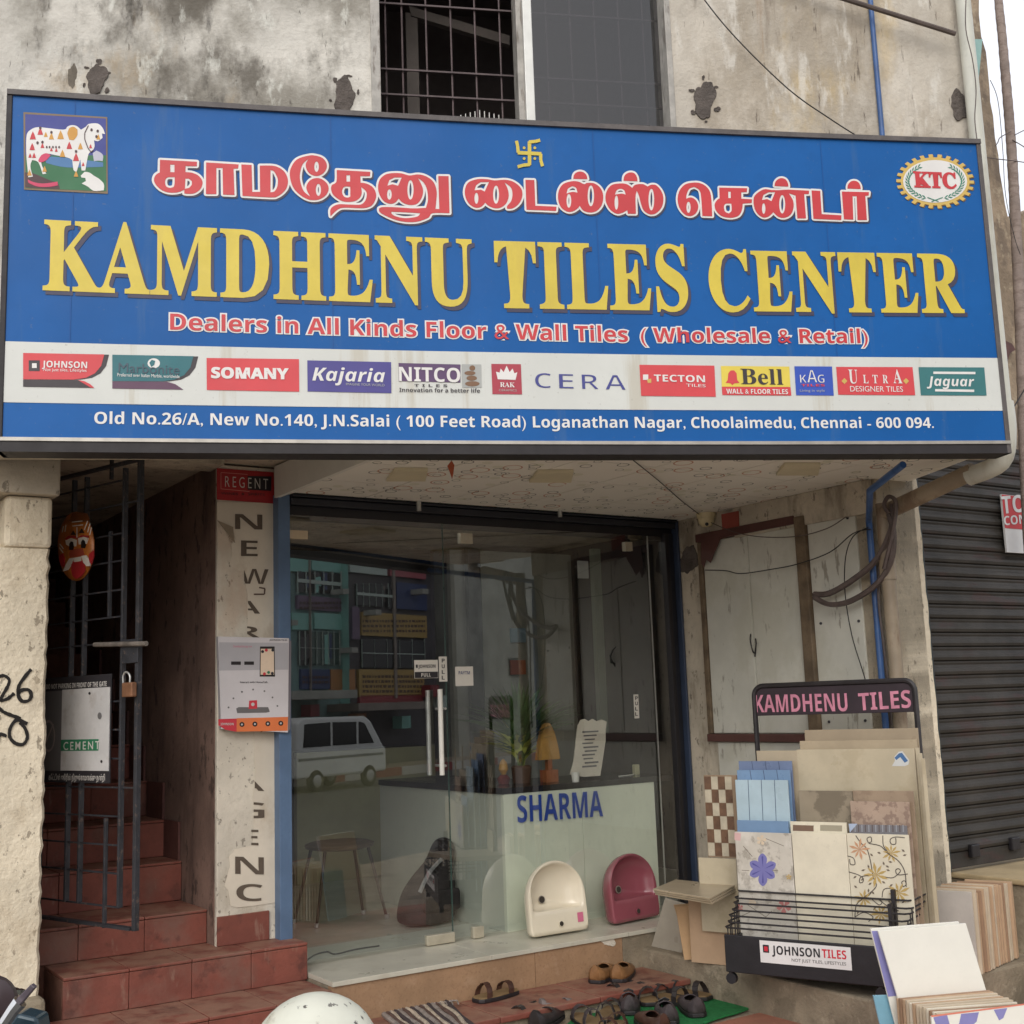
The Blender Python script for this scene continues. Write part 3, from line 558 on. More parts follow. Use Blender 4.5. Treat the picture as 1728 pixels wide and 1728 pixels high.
patch(122, 128, 8, 20, M('soot_smear', rgb(118, 110, 98), .95, .2, 12), off=.002)
# window
win = bpy.data.objects.new('window', None); COL.objects.link(win); win.parent = bld
zb0 = zw0
def wb(nm, x0, x1, z0, z1, o0, o1, m, bev=.003): 
    a = wl(x0, 100, o1)[0]; c = wl(x1, 100, o1)[0]; return make(nm, B().pb(WALL, a, c, z0, z1, o0, o1), m, win, bevel=bev)
rust = M('frame_dirty_steel', rgb(170, 166, 158), .5, .15, 12, .2, 60, stains=[(rgb(96, 84, 74), 26, .56, .7, .2, .7)])
a, c = U0 - .035, U0 + .004; make('frame', B().pb(WALL, U0 - .03, U0 + .012, zw0, zw1, -.1, .012), rust, win, bevel=.003)
make('frame', B().pb(WALL, U1 - .022, U1 + .006, zw0, zw1, -.1, .006), rust, win, bevel=.003)
wb('mullion', 873, 884.5, zw0, zw1, -.16, -.06, rust); wb('mullion', 885, 900, zw0, zw1, -.12, -.03, M('bright_aluminium', rgb(206, 206, 200), .35, .06, 8, metal=.3))
frost = M('frosted_pane', rgb(44, 44, 46), .2, .1, .8, .0, 40, spec=.4)
b = B().pb(WALL, wx[3], U1 - .022, zw0, zw1, -.115, -.1); make('window_glass', b, glass_mat('window_glass', 1.75, (.62, .62, .64, 1), .04), win)
gb = M('grille_bar', rgb(92, 78, 78), .6, .2, 12, .2, 60)
for x in (652, 680, 721, 763, 804, 846, 925, 966, 1007, 1048, 1089): 
    u, z = wl(x, 130, -.19); make('grille_bar', B().tube([WALL.P(u, zw0, -.19), WALL.P(u, zw1, -.19)], .0045, 6), gb, win)
for y in (12, 122, 164):
    z = wl(760, y, -.175)[1]; make('grille_bar', B().pb(WALL, U0, U1, z - .004, z + .004, -.182, -.174), gb, win)
make('grille_bar', B().pb(WALL, U0, wx[1], 5.2, 5.212, -.182, -.172), gb, win)
# room behind the open half, with a pale inner door frame
dk = M('dark_room_paint', rgb(120, 112, 110), .9, .15, 3)
for nm, u0, u1, z0, z1, o0, o1 in (('room_back', U0 - .3, U1 + .3, 3.2, 6.0, -2.1, -2.0), ('room_floor', U0 - .3, U1 + .3, 3.2, 3.28, -2.0, -.22), ('room_ceiling', U0 - .3, U1 + .3, 5.9, 6.0, -2.0, -.22), ('room_side', U0 - .4, U0 - .3, 3.2, 6, -2.1, -.22), ('room_side', U1 + .3, U1 + .4, 3.2, 6, -2.1, -.22)):
    make(nm, B().pb(WALL, u0, u1, z0, z1, o0, o1), dk, bld)
idf = M('inner_frame', rgb(120, 112, 106), .7, .1, 5); u = WALL.uz(697, 100, -1.0)[0]
make('inner_frame', B().pb(WALL, u - .035, u + .03, 3.28, WALL.uz(697, 22, -1.0)[1], -1.04, -1.0), idf, bld)
p = [(690, 10), (860, 60), (860, 76), (694, 26)]; make('inner_frame', B().poly(WALL, p, -.99, .04), idf, bld)
# back body of the building and the roof slab
make('building_body', B().pb(WALL, UL - 3, UE, 6.0, ZT, -9, -.22), plaster_old, bld)
make('end_wall', B().pb(WALL, UE - .2, UE, 3.0, ZT, -9, -.23), plaster_old, bld)
# soffit: concrete slab with patterned tiles below
zs = Z_SOF
soff_m = bpy.data.materials.new('ring_patterned_tile'); soff_m.use_nodes = True; t = soff_m.node_tree; N = t.nodes; Lk = t.links; p = N['Principled BSDF']; p.inputs['Roughness'].default_value = .45
geo = N.new('ShaderNodeNewGeometry'); mp = N.new('ShaderNodeMapping'); mp.inputs['Scale'].default_value = (1, .8, 0); Lk.new(geo.outputs['Position'], mp.inputs[0])
base = None
for k, (sc, r0, r1, colr, seed) in enumerate(((7.0, .17, .21, rgb(58, 52, 46), 0), (5.0, .2, .24, rgb(190, 130, 96), 3.3), (9, .15, .2, rgb(150, 150, 140), 7.1), (5, .0, .13, rgb(206, 206, 176), 9.2))):
    m2 = N.new('ShaderNodeMapping'); m2.inputs['Location'].default_value = (seed, seed * 2, 0); Lk.new(mp.outputs[0], m2.inputs[0])
    vo = N.new('ShaderNodeTexVoronoi'); vo.voronoi_dimensions = '2D'; vo.inputs['Scale'].default_value = sc; vo.inputs['Randomness'].default_value = .85; Lk.new(m2.outputs[0], vo.inputs['Vector'])
    g1_ = N.new('ShaderNodeMath'); g1_.operation = 'GREATER_THAN'; g1_.inputs[1].default_value = r0; Lk.new(vo.outputs['Distance'], g1_.inputs[0])
    l1_ = N.new('ShaderNodeMath'); l1_.operation = 'LESS_THAN'; l1_.inputs[1].default_value = r1; Lk.new(vo.outputs['Distance'], l1_.inputs[0])
    sep = N.new('ShaderNodeSeparateColor'); Lk.new(vo.outputs['Color'], sep.inputs[0]); pick = N.new('ShaderNodeMath'); pick.operation = 'GREATER_THAN'; pick.inputs[1].default_value = .55; Lk.new(sep.outputs[0], pick.inputs[0])
    mu = N.new('ShaderNodeMath'); mu.operation = 'MULTIPLY'; Lk.new(g1_.outputs[0], mu.inputs[0]); Lk.new(l1_.outputs[0], mu.inputs[1])
    mu2 = N.new('ShaderNodeMath'); mu2.operation = 'MULTIPLY'; Lk.new(mu.outputs[0], mu2.inputs[0]); Lk.new(pick.outputs[0], mu2.inputs[1])
    mu3 = N.new('ShaderNodeMath'); mu3.operation = 'MULTIPLY'; Lk.new(mu2.outputs[0], mu3.inputs[0]); mu3.inputs[1].default_value = .9 if k < 3 else .4
    mm = N.new('ShaderNodeMix'); mm.data_type = 'RGBA'; mm.inputs[7].default_value = colr; Lk.new(mu3.outputs[0], mm.inputs[0])
    if base is None: mm.inputs[6].default_value = rgb(240, 236, 226)
    else: Lk.new(base, mm.inputs[6])
    base = mm.outputs[2]
Lk.new(base, p.inputs['Base Color'])
# region of the soffit: between the wall's lower edge and the glass line
def onz(px, py, z): return Zp(px, py, z)
JL = SHOP.uz(481, 1500)[0]
A0 = SHOP.P(JL, zs, 0); SE = SIDE.uz(1476, 1000)[0]

slab = B(); cs = [WALL.P(UL - 3, 0, -.0), WALL.P(UE, 0, -.0), WALL.P(UE, 0, -5.5), WALL.P(UL - 3, 0, -5.5)]
slab.hexa([V3((q.x, q.y, z)) for z in (zs + .15, zs + .3) for q in cs]); 
make('floor_slab', slab, plaster_old, bld)
beam = B(); beam.pb(WALL, UL - 3, UE, zs + .002, zs + .149, -.22, -.001); make('edge_beam', beam, plaster_old, bld)
# soffit tiles aligned with the shopfront, clipped by bisecting to the slab outline
import bmesh
ts = .45; soff_par = bpy.data.objects.new('soffit', None); COL.objects.link(soff_par); soff_par.parent = bld
wallp = WALL.P(0, 0, .0)
nlip = .0
for i in range(-1, 9):
    for j in range(-1, 7):
        u0, o0 = JL - .02 + i * ts, j * ts
        pts = [SHOP.P(u0 + .004, zs + random.uniform(0, .002), o0 + .004), SHOP.P(u0 + ts - .004, zs, o0 + .004), SHOP.P(u0 + ts - .004, zs, o0 + ts - .004), SHOP.P(u0 + .004, zs, o0 + ts - .004)]
        me = bpy.data.meshes.new('t'); b = B().prism([V3((q.x, q.y, zs)) for q in pts], V3((0, 0, .012))); me.from_pydata(b.v, [], b.f); bm = bmesh.new(); bm.from_mesh(me)
        def cut(co, no): bmesh.ops.bisect_plane(bm, geom=bm.verts[:] + bm.edges[:] + bm.faces[:], plane_co=co, plane_no=no, clear_outer=True)
        cut(SIGN.P(0, 0, -.16), SIGN.n); cut(SHOP.P(JL - .02, 0, 0), -SD); cut(SHOP.P(0, 0, -.02), -SHOP.n)
        cut(WALL.P(UE - .1, 0, 0), WALL.t)
        if len(bm.faces) > 3:
            bmesh.ops.recalc_face_normals(bm, faces=bm.faces); bm.to_mesh(me); me.materials.append(soff_m); o = bpy.data.objects.new('soffit_tile', me); COL.objects.link(o); o.parent = soff_par
        bm.free()
make('soffit_edging', B().hexa([SHOP.P(JL - .045, zs - .02, .0), SHOP.P(JL - .021, zs - .02, .0), SHOP.P(JL - .021, zs - .02, 1.12), SHOP.P(JL - .045, zs - .02, 1.12)] + [SHOP.P(JL - .045, zs + .14, .0), SHOP.P(JL - .021, zs + .14, .0), SHOP.P(JL - .021, zs + .14, 1.12), SHOP.P(JL - .045, zs + .14, 1.12)]), white, bld)
# small rectangular light panels under the soffit, modelled as plain unlit plates
pan = M('soffit_panel_cream', rgb(210, 200, 170), .6, .05, 6)
for (x0, y0, x1, y1) in ((652, 796, 722, 814), (893, 799, 968, 816), (1310, 787, 1385, 804)):
    q = [onz(x0, y1, zs - .02), onz(x1 - 4, y1, zs - .02), onz(x1, y0, zs - .02), onz(x0 + 14, y0, zs - .02)]; q = [V3((v.x, v.y, zs - .016)) for v in q]
    make('light_panel', B().prism(q, V3((0, 0, .0155))), pan, bld, bevel=.002)

# sill slab, step cladding
sill = bpy.data.objects.new('sill', None); COL.objects.link(sill); sill.parent = bld
SO = (sA - SHOP.o).dot(SHOP.n); S0 = SHOP.uz(519, 1600, .157)[0] + .003; S1 = JR + .02
us = [S0 + (S1 - S0) * k / 3 for k in range(4)]
for k in range(3): make('sill_slab', B().pb(SHOP, us[k] + .001, us[k + 1] - .001, Z_SILL - .022, Z_SILL, -.1, SO), marble, bld, bevel=.002)
uq = [S0, SHOP.uz(905, 1620, SO)[0], SHOP.uz(1053, 1600, SO)[0], S1]
for k in range(3): make('cladding_panel', B().pb(SHOP, uq[k] + .0015, uq[k + 1] - .0015, 0, Z_SILL - .0225, SO - .05, SO - .012), granite if k < 2 else cement, bld)
make('sill_core', B().pb(SHOP, S0, S1, 0, Z_SILL - .023, -4.4, SO - .051), cement, bld)
bpy.data.objects.remove(sill)
for x, y in ((1020, 1592), (1034, 1596)): pass
patch(1027, 1588, 12, 9, M('white_mortar', rgb(214, 206, 190), .9, .1, 8), SHOP.__class__(SHOP.P(0, 0, SO - .012), SD), bld, off=.004, nm='mortar_patch')
# low red step in front of the sill
zst = .14
st_r = Zp(1139, 1657, zst); ob = (st_r - SHOP.o).dot(SHOP.n); ur = .915; ul = ur - 2.3
step = thing('entrance_step', 'low red-topped step below the shop sill, with worn shoes on it', 'step')
make('step_core', B().pb(SHOP, ul, ur - .01, 0, zst - .03, SO - .01, ob - .02), cement, step)
for k in range(4): make('step_slab', B().pb(SHOP, ul + (ur - ul) * k / 4 + .001, ul + (ur - ul) * (k + 1) / 4 - .001, zst - .028, zst + random.uniform(-.002, .001), SO - .01, ob), redtile, step, bevel=.006)

# ------------------------------------------------------------------ pillars
def px_u(pl, x, y, off=0): return pl.uz(x, y, off)[0]
LPo = SHOP.at(68, 1636, .22); LP = Plane(LPo, SD)     # left pillar front
PLm = M('rough_white_pillar_plaster', rgb(226, 214, 190), .9, .08, 3, 1.0, 30, stains=[(rgb(120, 108, 92), 26, .66, .72, .6, .7), (rgb(190, 174, 148), 4, .5, .72, .6, .5), (rgb(110, 98, 84), 2.2, .62, .8, .8, .35)])
lp = thing('left_pillar', 'rough cream plastered pillar at the left edge with black brushed house numbers', 'pillar')
v = []; nz = 60; rnd = random.Random(5); zt_ = LP.uz(40, 925)[1]
for j in range(nz + 1):
    z = zt_ * j / nz; e = rnd.uniform(-.006, .005)
    v += [LP.P(-1.2, z, .0), LP.P(-.012 + e, z, .0), LP.P(.0 + e, z, -.014), LP.P(.0 + e, z, -.35), LP.P(-1.2, z, -.35)]
f = [(j * 5 + k, j * 5 + (k + 1) % 5, (j + 1) * 5 + (k + 1) % 5, (j + 1) * 5 + k) for j in range(nz) for k in range(5)] + [(4, 3, 2, 1, 0), tuple(nz * 5 + k for k in range(5))]
make('shaft', B().add(v, f), PLm, lp)
zc = LP.uz(60, 838)[1]
make('capital', B().pb(LP, px_u(LP, 8, 880), px_u(LP, 88, 880), zt_ + .001, zc, -.4, .014), PLm, lp, bevel=.02)
make('beam_end', B().pb(LP, -1.5, px_u(LP, 97, 800), zc + .001, zs + .14, -.5, .06), plaster_old, lp, bevel=.008)
brush = M('black_brush_paint', rgb(30, 26, 24), .8, .2, 20)
def strokes(pl, strokes_, w, off, par, mat, nm):
    for k, s_ in enumerate(strokes_):
        pts = crom([(x, y, 0) for x, y in s_], 5); b = B(); q = []
        ww = [w * random.uniform(.82, 1.15) for _ in pts]
        L_ = []; R_ = []
        for i, p in enumerate(pts):
            d = (pts[min(i + 1, len(pts) - 1)] - pts[max(0, i - 1)]).normalized(); n = V3((-d.y, d.x, 0)) * ww[i] / 2; L_.append(pl.at(p.x + n.x, p.y + n.y, off + k * .0004)); R_.append(pl.at(p.x - n.x, p.y - n.y, off + k * .0004))
        m_ = len(L_); b.add(L_ + R_, [(i, i + 1, m_ + i + 1, m_ + i) for i in range(m_ - 1)]); make(nm, b, mat, par, recalc=False)
k_ = 1 / 4.547
S = lambda pts: [(x * k_, 1050 + y * k_) for x, y in pts]
strokes(LP, [S([(-20, 420), (30, 410), (70, 440), (60, 490), (20, 560), (5, 600), (60, 585), (110, 545)]), S([(240, 360), (190, 420), (145, 490), (140, 560), (170, 605), (220, 600), (240, 560), (220, 520), (170, 520), (140, 545)]),
    S([(-20, 650), (30, 690), (90, 715), (160, 740)]), S([(-20, 920), (0, 860), (50, 875)]), S([(210, 780), (130, 750), (80, 810), (75, 880), (120, 930), (180, 935), (210, 880), (190, 810), (150, 770)])], 6.0, .004, lp, brush, 'painted_number')

# stair side walls
MPo = -.05
LPn = (LPo - SHOP.o).dot(SHOP.n)
uA, uB = px_u(SHOP, 366, 1200, MPo), px_u(SHOP, 478, 1200, MPo)
mp_ = thing('middle_pillar', 'narrow cream pillar between stairs and glass, covered by a torn peeling poster', 'pillar')
make('shaft', B().pb(SHOP, uA, uB, .0, zs + .14, MPo - .03, MPo), plaster, mp_, bevel=.006)
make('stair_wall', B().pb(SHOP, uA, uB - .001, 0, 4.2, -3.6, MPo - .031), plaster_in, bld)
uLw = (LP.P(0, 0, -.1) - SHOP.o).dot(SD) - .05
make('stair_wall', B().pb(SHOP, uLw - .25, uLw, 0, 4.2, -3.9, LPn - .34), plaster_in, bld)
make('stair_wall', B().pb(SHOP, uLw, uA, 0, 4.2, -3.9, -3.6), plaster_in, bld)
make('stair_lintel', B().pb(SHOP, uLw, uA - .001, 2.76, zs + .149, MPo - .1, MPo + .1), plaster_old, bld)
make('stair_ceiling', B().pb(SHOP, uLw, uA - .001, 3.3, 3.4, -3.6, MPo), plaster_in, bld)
patch(291, 1085, 13, 22, cement_hole, Plane(SHOP.P(uA, 0, 0), -SHOP.n if 0 else SHOP.n), bld, off=.01) if 0 else None

# ------------------------------------------------------------------ stairs, tile by tile
st = thing('staircase', 'red tiled staircase climbing behind the half open metal gate', 'stairs')
RS = [(.30, .53, 0), (.470, .157, 0), (.628, -.17, 0), (.822, -.545, 0), (1.010, -.80, 0), (1.200, -1.14, 0), (1.395, -1.47, 0)]
riser = []
for k, (z, of, _) in enumerate(RS):
    riser.append((z, of, (SHOP.uz(556, 1671, .42)[0], SHOP.uz(519, 1600, .157)[0], uA - .002)[k] if k < 3 else uA - .002))
z, oo = RS[-1][0], RS[-1][1]
for k in range(6):
    z += .193; oo -= .30; riser.append((z, oo, uA - .002))
prev = 0.0
for k, (z, of, u1) in enumerate(riser):
    stp = bpy.data.objects.new('step', None); COL.objects.link(stp); stp.parent = st
    back = riser[k + 1][1] if k + 1 < len(riser) else of - .5
    u0 = uLw - .3 if k > 1 else (SHOP.uz(102, 1715, .53)[0] if k == 0 else SHOP.uz(106, 1665, .157)[0])
    zlo = 0 if k == 0 else riser[k - 1][0]
    make('step_core', B().pb(SHOP, u0, u1 - .012, 0 if k < 3 else zlo - .3, z - .014, back - .02, of - .012), grout, stp)
    if k == 0: make('step_end_plaster', B().pb(SHOP, u0 - .16, u0 - .001, 0, z + .13, .10, .30), cement, stp, bevel=.02); make('step_end_plaster', B().pb(SHOP, u0 - .16, u0 - .001, 0, z - .002, .301, of - .005), cement, stp, bevel=.02)
    n = max(2, round((u1 - u0) / .31)); w_ = (u1 - u0) / n
    if k < 7:
        for i in range(n):
            a, c = u0 + w_ * i + .001, u0 + w_ * (i + 1) - .001
            make('riser_tile', B().pb(SHOP, a, c, zlo + .002, z - .016, of - .011, of + random.uniform(-.002, .001)), redtile, stp, bevel=.003)
            make('tread_tile', B().pb(SHOP, a, c, z - .0135, z + random.uniform(-.001, .001), back - .012, of + .004), redtile, stp, bevel=.004)
    if k in (0, 1): # right end faces
        make('riser_tile', B().pb(SHOP, u1 - .011, u1 + .001, zlo if k else 0, z - .016, (.02 if k else SO), of - .012), redtile, stp, bevel=.002)
        
    if k >= 3 and k < 9:     # stepped skirting on the right hand wall
        make('skirting_tile', B().pb(SHOP, uA - .016, uA - .003, z, z + .19, of - .29, of - .02), maroon, stp)
a, c = uA, px_u(SHOP, 457, 1550, MPo + .03)
make('skirting_tile', B().pb(SHOP, a, c, .471, .605, MPo + .001, MPo + .014), redtile, st, bevel=.003)
# ------------------------------------------------------------------ shopfront
sf = thing('shopfront', 'dark framed glass shopfront with blue jambs and a frameless glass door', 'shopfront')
zH = SHOP.uz(800, 893)[1]; zR = SHOP.uz(800, 872)[1]
uL = SHOP.uz(491, 1500)[0]; u_s = SHOP.uz(765, 1590)[0]; u_r = SHOP.uz(1108, 1200)[0]; u_R = SHOP.uz(1152, 1200)[0]
make('jamb', B().pb(SHOP, SHOP.uz(475, 1400, .04)[0], uL, Z_SILL - .0, zs, -.048, .02), blueframe, sf, bevel=.003)
make('jamb', B().pb(SHOP, u_R, JR + .015, Z_SILL, zs, -.05, .04), M('dark_blue_frame', rgb(58, 70, 92), .45, .08, 6), sf, bevel=.003)
make('jamb_channel', B().pb(SHOP, u_R - .05, u_R - .001, Z_SILL, zs - .08, -.05, .0), darkframe, sf, bevel=.003)
make('shutter_channel', B().pb(SHOP, u_R - .085, u_R - .053, Z_SILL, zs - .08, -.04, .022), black, sf, bevel=.003)
for k, (z0, z1, o1) in enumerate(((zR, zR + .035, .03), (zR + .038, zR + .075, .05), (zR + .078, zs, .075))): make('header_rail', B().pb(SHOP, uL + .001, u_R - .001, z0, z1, -.05, o1), darkframe, sf, bevel=.003)
make('header', B().pb(SHOP, uL + .001, u_R - .001, zH, zR - .001, -.06, -.012), black, sf, bevel=.002)
for x, y in ((706, 853), (944, 864)):
    u, z = SHOP.uz(x, y, .08); make('shutter_lock', B().tube([SHOP.P(u, z - .03, .085), SHOP.P(u, z + .025, .085)], .013, 10), alu, sf)
gl = glass_mat('shop_glass', 2.35, (.97, .985, .98, 1))
gz0, gz1 = Z_SILL + .012, zH + .02
for nm, a, c in (('glass_pane', u_s + .002, u_r - .002), ('glass_pane', u_r + .002, u_R - .05)): make(nm, B().pb(SHOP, a, c, gz0, gz1, -.008, 0), gl, sf)
door = bpy.data.objects.new('door', None); COL.objects.link(door); door.parent = sf
make('door_glass', B().pb(SHOP, uL + .006, u_s - .002, gz0, gz1, -.008, 0), gl, door)
steel = M('brushed_steel', rgb(200, 192, 172), .35, .08, 12, metal=.5)
edge = M('glass_edge', rgb(60, 84, 78), .3, .05)
make('pane_edge', B().pb(SHOP, u_s - .0018, u_s + .0018, gz0, gz1, -.009, .001), edge, sf); make('pane_edge', B().pb(SHOP, u_r - .0018, u_r + .0018, gz0, gz1, -.009, .001), alu, sf)
def fit(x0, y0, x1, y1, par=sf, nm='patch_fitting', m=steel, o0=-.02, o1=.014): return make(nm, B().px(SHOP, x0, y0, x1, y1, o0, o1), m, par, bevel=.002)
fit(777, 899, 798, 918); fit(1055, 914, 1068, 930); fit(489, 894, 520, 910, door, m=M('patch_cream', rgb(196, 178, 150), .4, .05)); 
a = SHOP.uz(722, 1597, .014); c = SHOP.uz(768, 1576, .014); make('patch_fitting', B().pb(SHOP, a[0], c[0], gz0 - .008, gz0 + .042, -.02, .014), steel, door, bevel=.003)
a = SHOP.uz(800, 1590, .014); c = SHOP.uz(817, 1567, .014); make('patch_fitting', B().pb(SHOP, a[0], c[0], gz0 - .008, gz0 + .05, -.02, .014), steel, sf, bevel=.003)
a = SHOP.uz(514, 1620, .014); c = SHOP.uz(519, 1600, .014); make('patch_fitting', B().pb(SHOP, a[0] - .04, c[0], gz0 - .008, gz0 + .06, -.02, .014), steel, door, bevel=.003)
wst = M('white_handle_tube', rgb(226, 224, 216), .3, .04)
for x0, y0, x1, y1, o in ((742.5, 1163, 747, 1308, .05), (721.5, 1165, 724, 1308, -.055)):
    u = SHOP.uz(x0, y0, o); v = SHOP.uz(x1, y1, o); h = make('handle', B().tube([SHOP.P(u[0], u[1], o), SHOP.P(u[0], v[1], o)], .0135, 10), wst if o > 0 else alu, door, smooth=True)
for y in (1196, 1292):
    u, z = SHOP.uz(744, y, .0); make('handle_mount', B().tube([SHOP.P(u, z, -.055), SHOP.P(u, z, .05)], .007, 8), alu, door)
stk = flat('sticker_white', (214, 210, 200)); stk_d = flat('sticker_dark', (44, 42, 46))
def sticker(label, x0, y0, x1, y1, nm='sticker'):
    t_ = thing(nm, label, 'sticker'); make('sheet', B().px(SHOP, x0, y0, x1, y1, .0005, .002), stk, t_); return t_
t1 = sticker('small white and black pull sticker on the glass door', 699, 1114, 739.5, 1144); make('strip', B().px(SHOP, 700, 1134, 739, 1143.5, .002, .003), stk_d, t1)
text('lettering', 'JOHNSON', 'bold', SHOP, (706, 1127.5), (735, 1127), 6, stk_d, .0035, t1); make('mark', B().px(SHOP, 702, 1121.5, 705, 1127, .002, .0032), stk_d, t1)
text('lettering', 'PULL', 'bold', SHOP, (711, 1142), (727, 1141.6), 6, stk, .0038, t1)
t1 = sticker('narrow upright sticker spelling pull beside the door edge', 740.5, 1108, 755, 1150)
for k, ch in enumerate('PULL'): text('lettering', ch, 'bold', SHOP, (745.5, 1118 + k * 9.6), (750.5, 1118 + k * 9.6), 6.5, stk_d, .003, t1)
t1 = sticker('square cream payment sticker on the glass right of the door', 768, 1125, 799, 1157)
text('lettering', 'PAYTM', 'bold', SHOP, (774, 1138), (793, 1138), 5.5, flat('sticker_blue', (60, 66, 110)), .003, t1)
t1 = sticker('faint upright sticker on the rightmost glass', 1069, 1172, 1079, 1212)
for k, ch in enumerate('PULL'): text('lettering', ch, 'bold', SHOP, (1072, 1181 + k * 9), (1076.5, 1181 + k * 9), 6, stk_d, .003, t1)

# ------------------------------------------------------------------ shop interior
room = thing('shop_interior', 'dim shop room behind the glass with pale floor and slate wall panels', 'room')
fl = M('interior_floor', rgb(196, 196, 182), .16, .06, 4, spec=.7); inw = M('interior_grey_green', rgb(130, 130, 124), .6, .06, 3); ind = M('interior_dark_panel', rgb(40, 40, 44), .5, .1, 4); ce = M('interior_ceiling', rgb(70, 70, 66), .8, .05, 4)
uI0, uI1, dI = uL - .02, JR + .9, -3.2
make('floor', B().pb(SHOP, uI0, uI1, Z_SILL - .03, Z_SILL - .001, dI, -.1001), fl, room)
make('ceiling', B().pb(SHOP, uI0, uI1, zs + .16, zs + .26, dI, -.07), ce, room)
make('header_wall', B().pb(SHOP, uI0, uI1, zR, zs + .16, -.12, -.065), ind, room)
make('back_wall', B().pb(SHOP, uI0, uI1, Z_SILL, zs + .16, dI - .1, dI), inw, room)
make('side_wall', B().pb(SHOP, uI0 - .1, uI0, Z_SILL, zs + .16, dI, -.33), inw, room); make('side_wall', B().pb(SHOP, uI0 + .001, uI0 + .03, Z_SILL, zs + .16, -.40, -.052), ind, room)
make('side_wall', B().pb(SHOP, uI1, uI1 + .1, Z_SILL, zs + .16, dI, -.06), ind, room)
def ip(nm, x0, x1, z0, z1, o, m, th=.05): make(nm, B().pb(SHOP, SHOP.uz(x0, 1200, o)[0], SHOP.uz(x1, 1200, o)[0], z0, z1, o - th, o), m, room)
pale = M('interior_pale_panel', rgb(146, 148, 138), .5, .05, 3)
ip('wall_panel', 500, 738, Z_SILL, 1.25, -2.6, M('dado_panel', rgb(160, 160, 128), .6, .06, 3)); ip('wall_panel', 738, 765, Z_SILL, zs + .1, -2.4, ind); ip('wall_panel', 766, 796, Z_SILL, zs + .1, -2.3, inw)
ip('wall_panel', 797, 818, Z_SILL, zs + .1, -2.2, ind); ip('wall_panel', 819, 984, Z_SILL, zs + .1, -2.3, pale); ip('wall_panel', 985, 1012, Z_SILL, zs + .1, -2.2, ind); ip('wall_panel', 1013, 1054, 1.3, zs + .1, -1.9, M('interior_column', rgb(140, 150, 134), .6, .05, 3)); ip('wall_panel', 1055, 1180, Z_SILL, zs + .1, -1.95, ind)
ip('wall_panel', 490, 738, 1.26, zs + .1, -2.7, ind)
# ceiling lamps above the header, out of view, lighting the room
lampm = M('lit_tube', rgb(255, 250, 235), .5, 0, emit=((1, .97, .9, 1), 40.0))
for x, y in ((900, 1003), (560, 1000)):
    u, z = SHOP.uz(x, y, -1.2); t_ = thing('tube_light', 'lit fluorescent tube on the shop ceiling, %s' % ('nearer the counter' if x == 900 else 'nearer the stool'), 'lamp')
    make('tube', B().tube([SHOP.P(u - .16, zs + .11, -.9), SHOP.P(u + .16, zs + .11, -.9)], .014, 8), lampm, t_); make('fixture', B().pb(SHOP, u - .18, u + .18, zs + .13, zs + .16, -.93, -.87), white, t_)
# counter
ct = thing('counter', 'pale green shop counter with a black top and blue name letters', 'counter')
zc_ = SHOP.uz(851, 1341, -.03)[1]; zt1 = zc_ + .10
cg = M('counter_pale_green', rgb(214, 218, 200), .35, .05, 2, spec=.6); ctb = M('counter_black_top', rgb(30, 28, 32), .18, .08, 5, spec=.6)
uc0 = SHOP.uz(853, 1450, -.03)[0]; uc1 = SHOP.uz(1104, 1330, -.03)[0]; um = SHOP.uz(984, 1400, -.03)[0]
make('front_panel', B().pb(SHOP, uc0, um - .001, Z_SILL, zc_, -.06, -.03), cg, ct, bevel=.002); make('front_panel', B().pb(SHOP, um + .001, uc1, Z_SILL, zc_, -.06, -.03), cg, ct, bevel=.002)
make('side_panel', B().pb(SHOP, uc0 + .001, uc0 + .03, Z_SILL, zc_ - .001, -1.5, -.061), M('counter_side_grey_green', rgb(190, 194, 182), .35, .05, 2), ct)
make('counter_top', B().pb(SHOP, uc0 - .01, u_R - .08, zc_ + .001, zc_ + .035, -.62, -.024), ctb, ct, bevel=.004)
make('counter_top', B().pb(SHOP, uc0 - .62, uc0 - .011, zc_ + .001, zc_ + .035, -1.5, -.45), ctb, ct, bevel=.004) if 0 else None
make('counter_top', B().pb(SHOP, uc0 - .01, uc0 + .5, zc_ + .001, zc_ + .035, -1.5, -.621), ctb, ct, bevel=.004)
nb = M('name_letters_blue', rgb(32, 70, 160), .4, .04)
v0, f0 = text_mesh('SHARMA', 'bold', .0); x0 = min(v.x for v in v0); x1 = max(v.x for v in v0); chh = cap('bold')
La, Ra = SHOP.uz(872, 1388, -.028), SHOP.uz(1016, 1377, -.028); th_ = SHOP.uz(872, 1343, -.028)[1] - La[1]
bb = B(); bb.add([SHOP.P(La[0] + (Ra[0] - La[0]) * (v.x - x0) / (x1 - x0), La[1] + (Ra[1] - La[1]) * (v.x - x0) / (x1 - x0) * 1 + th_ * v.y / chh, -.018) for v in v0], f0)
k = len(bb.v) ; split_make('letter', bb, nb, ct)
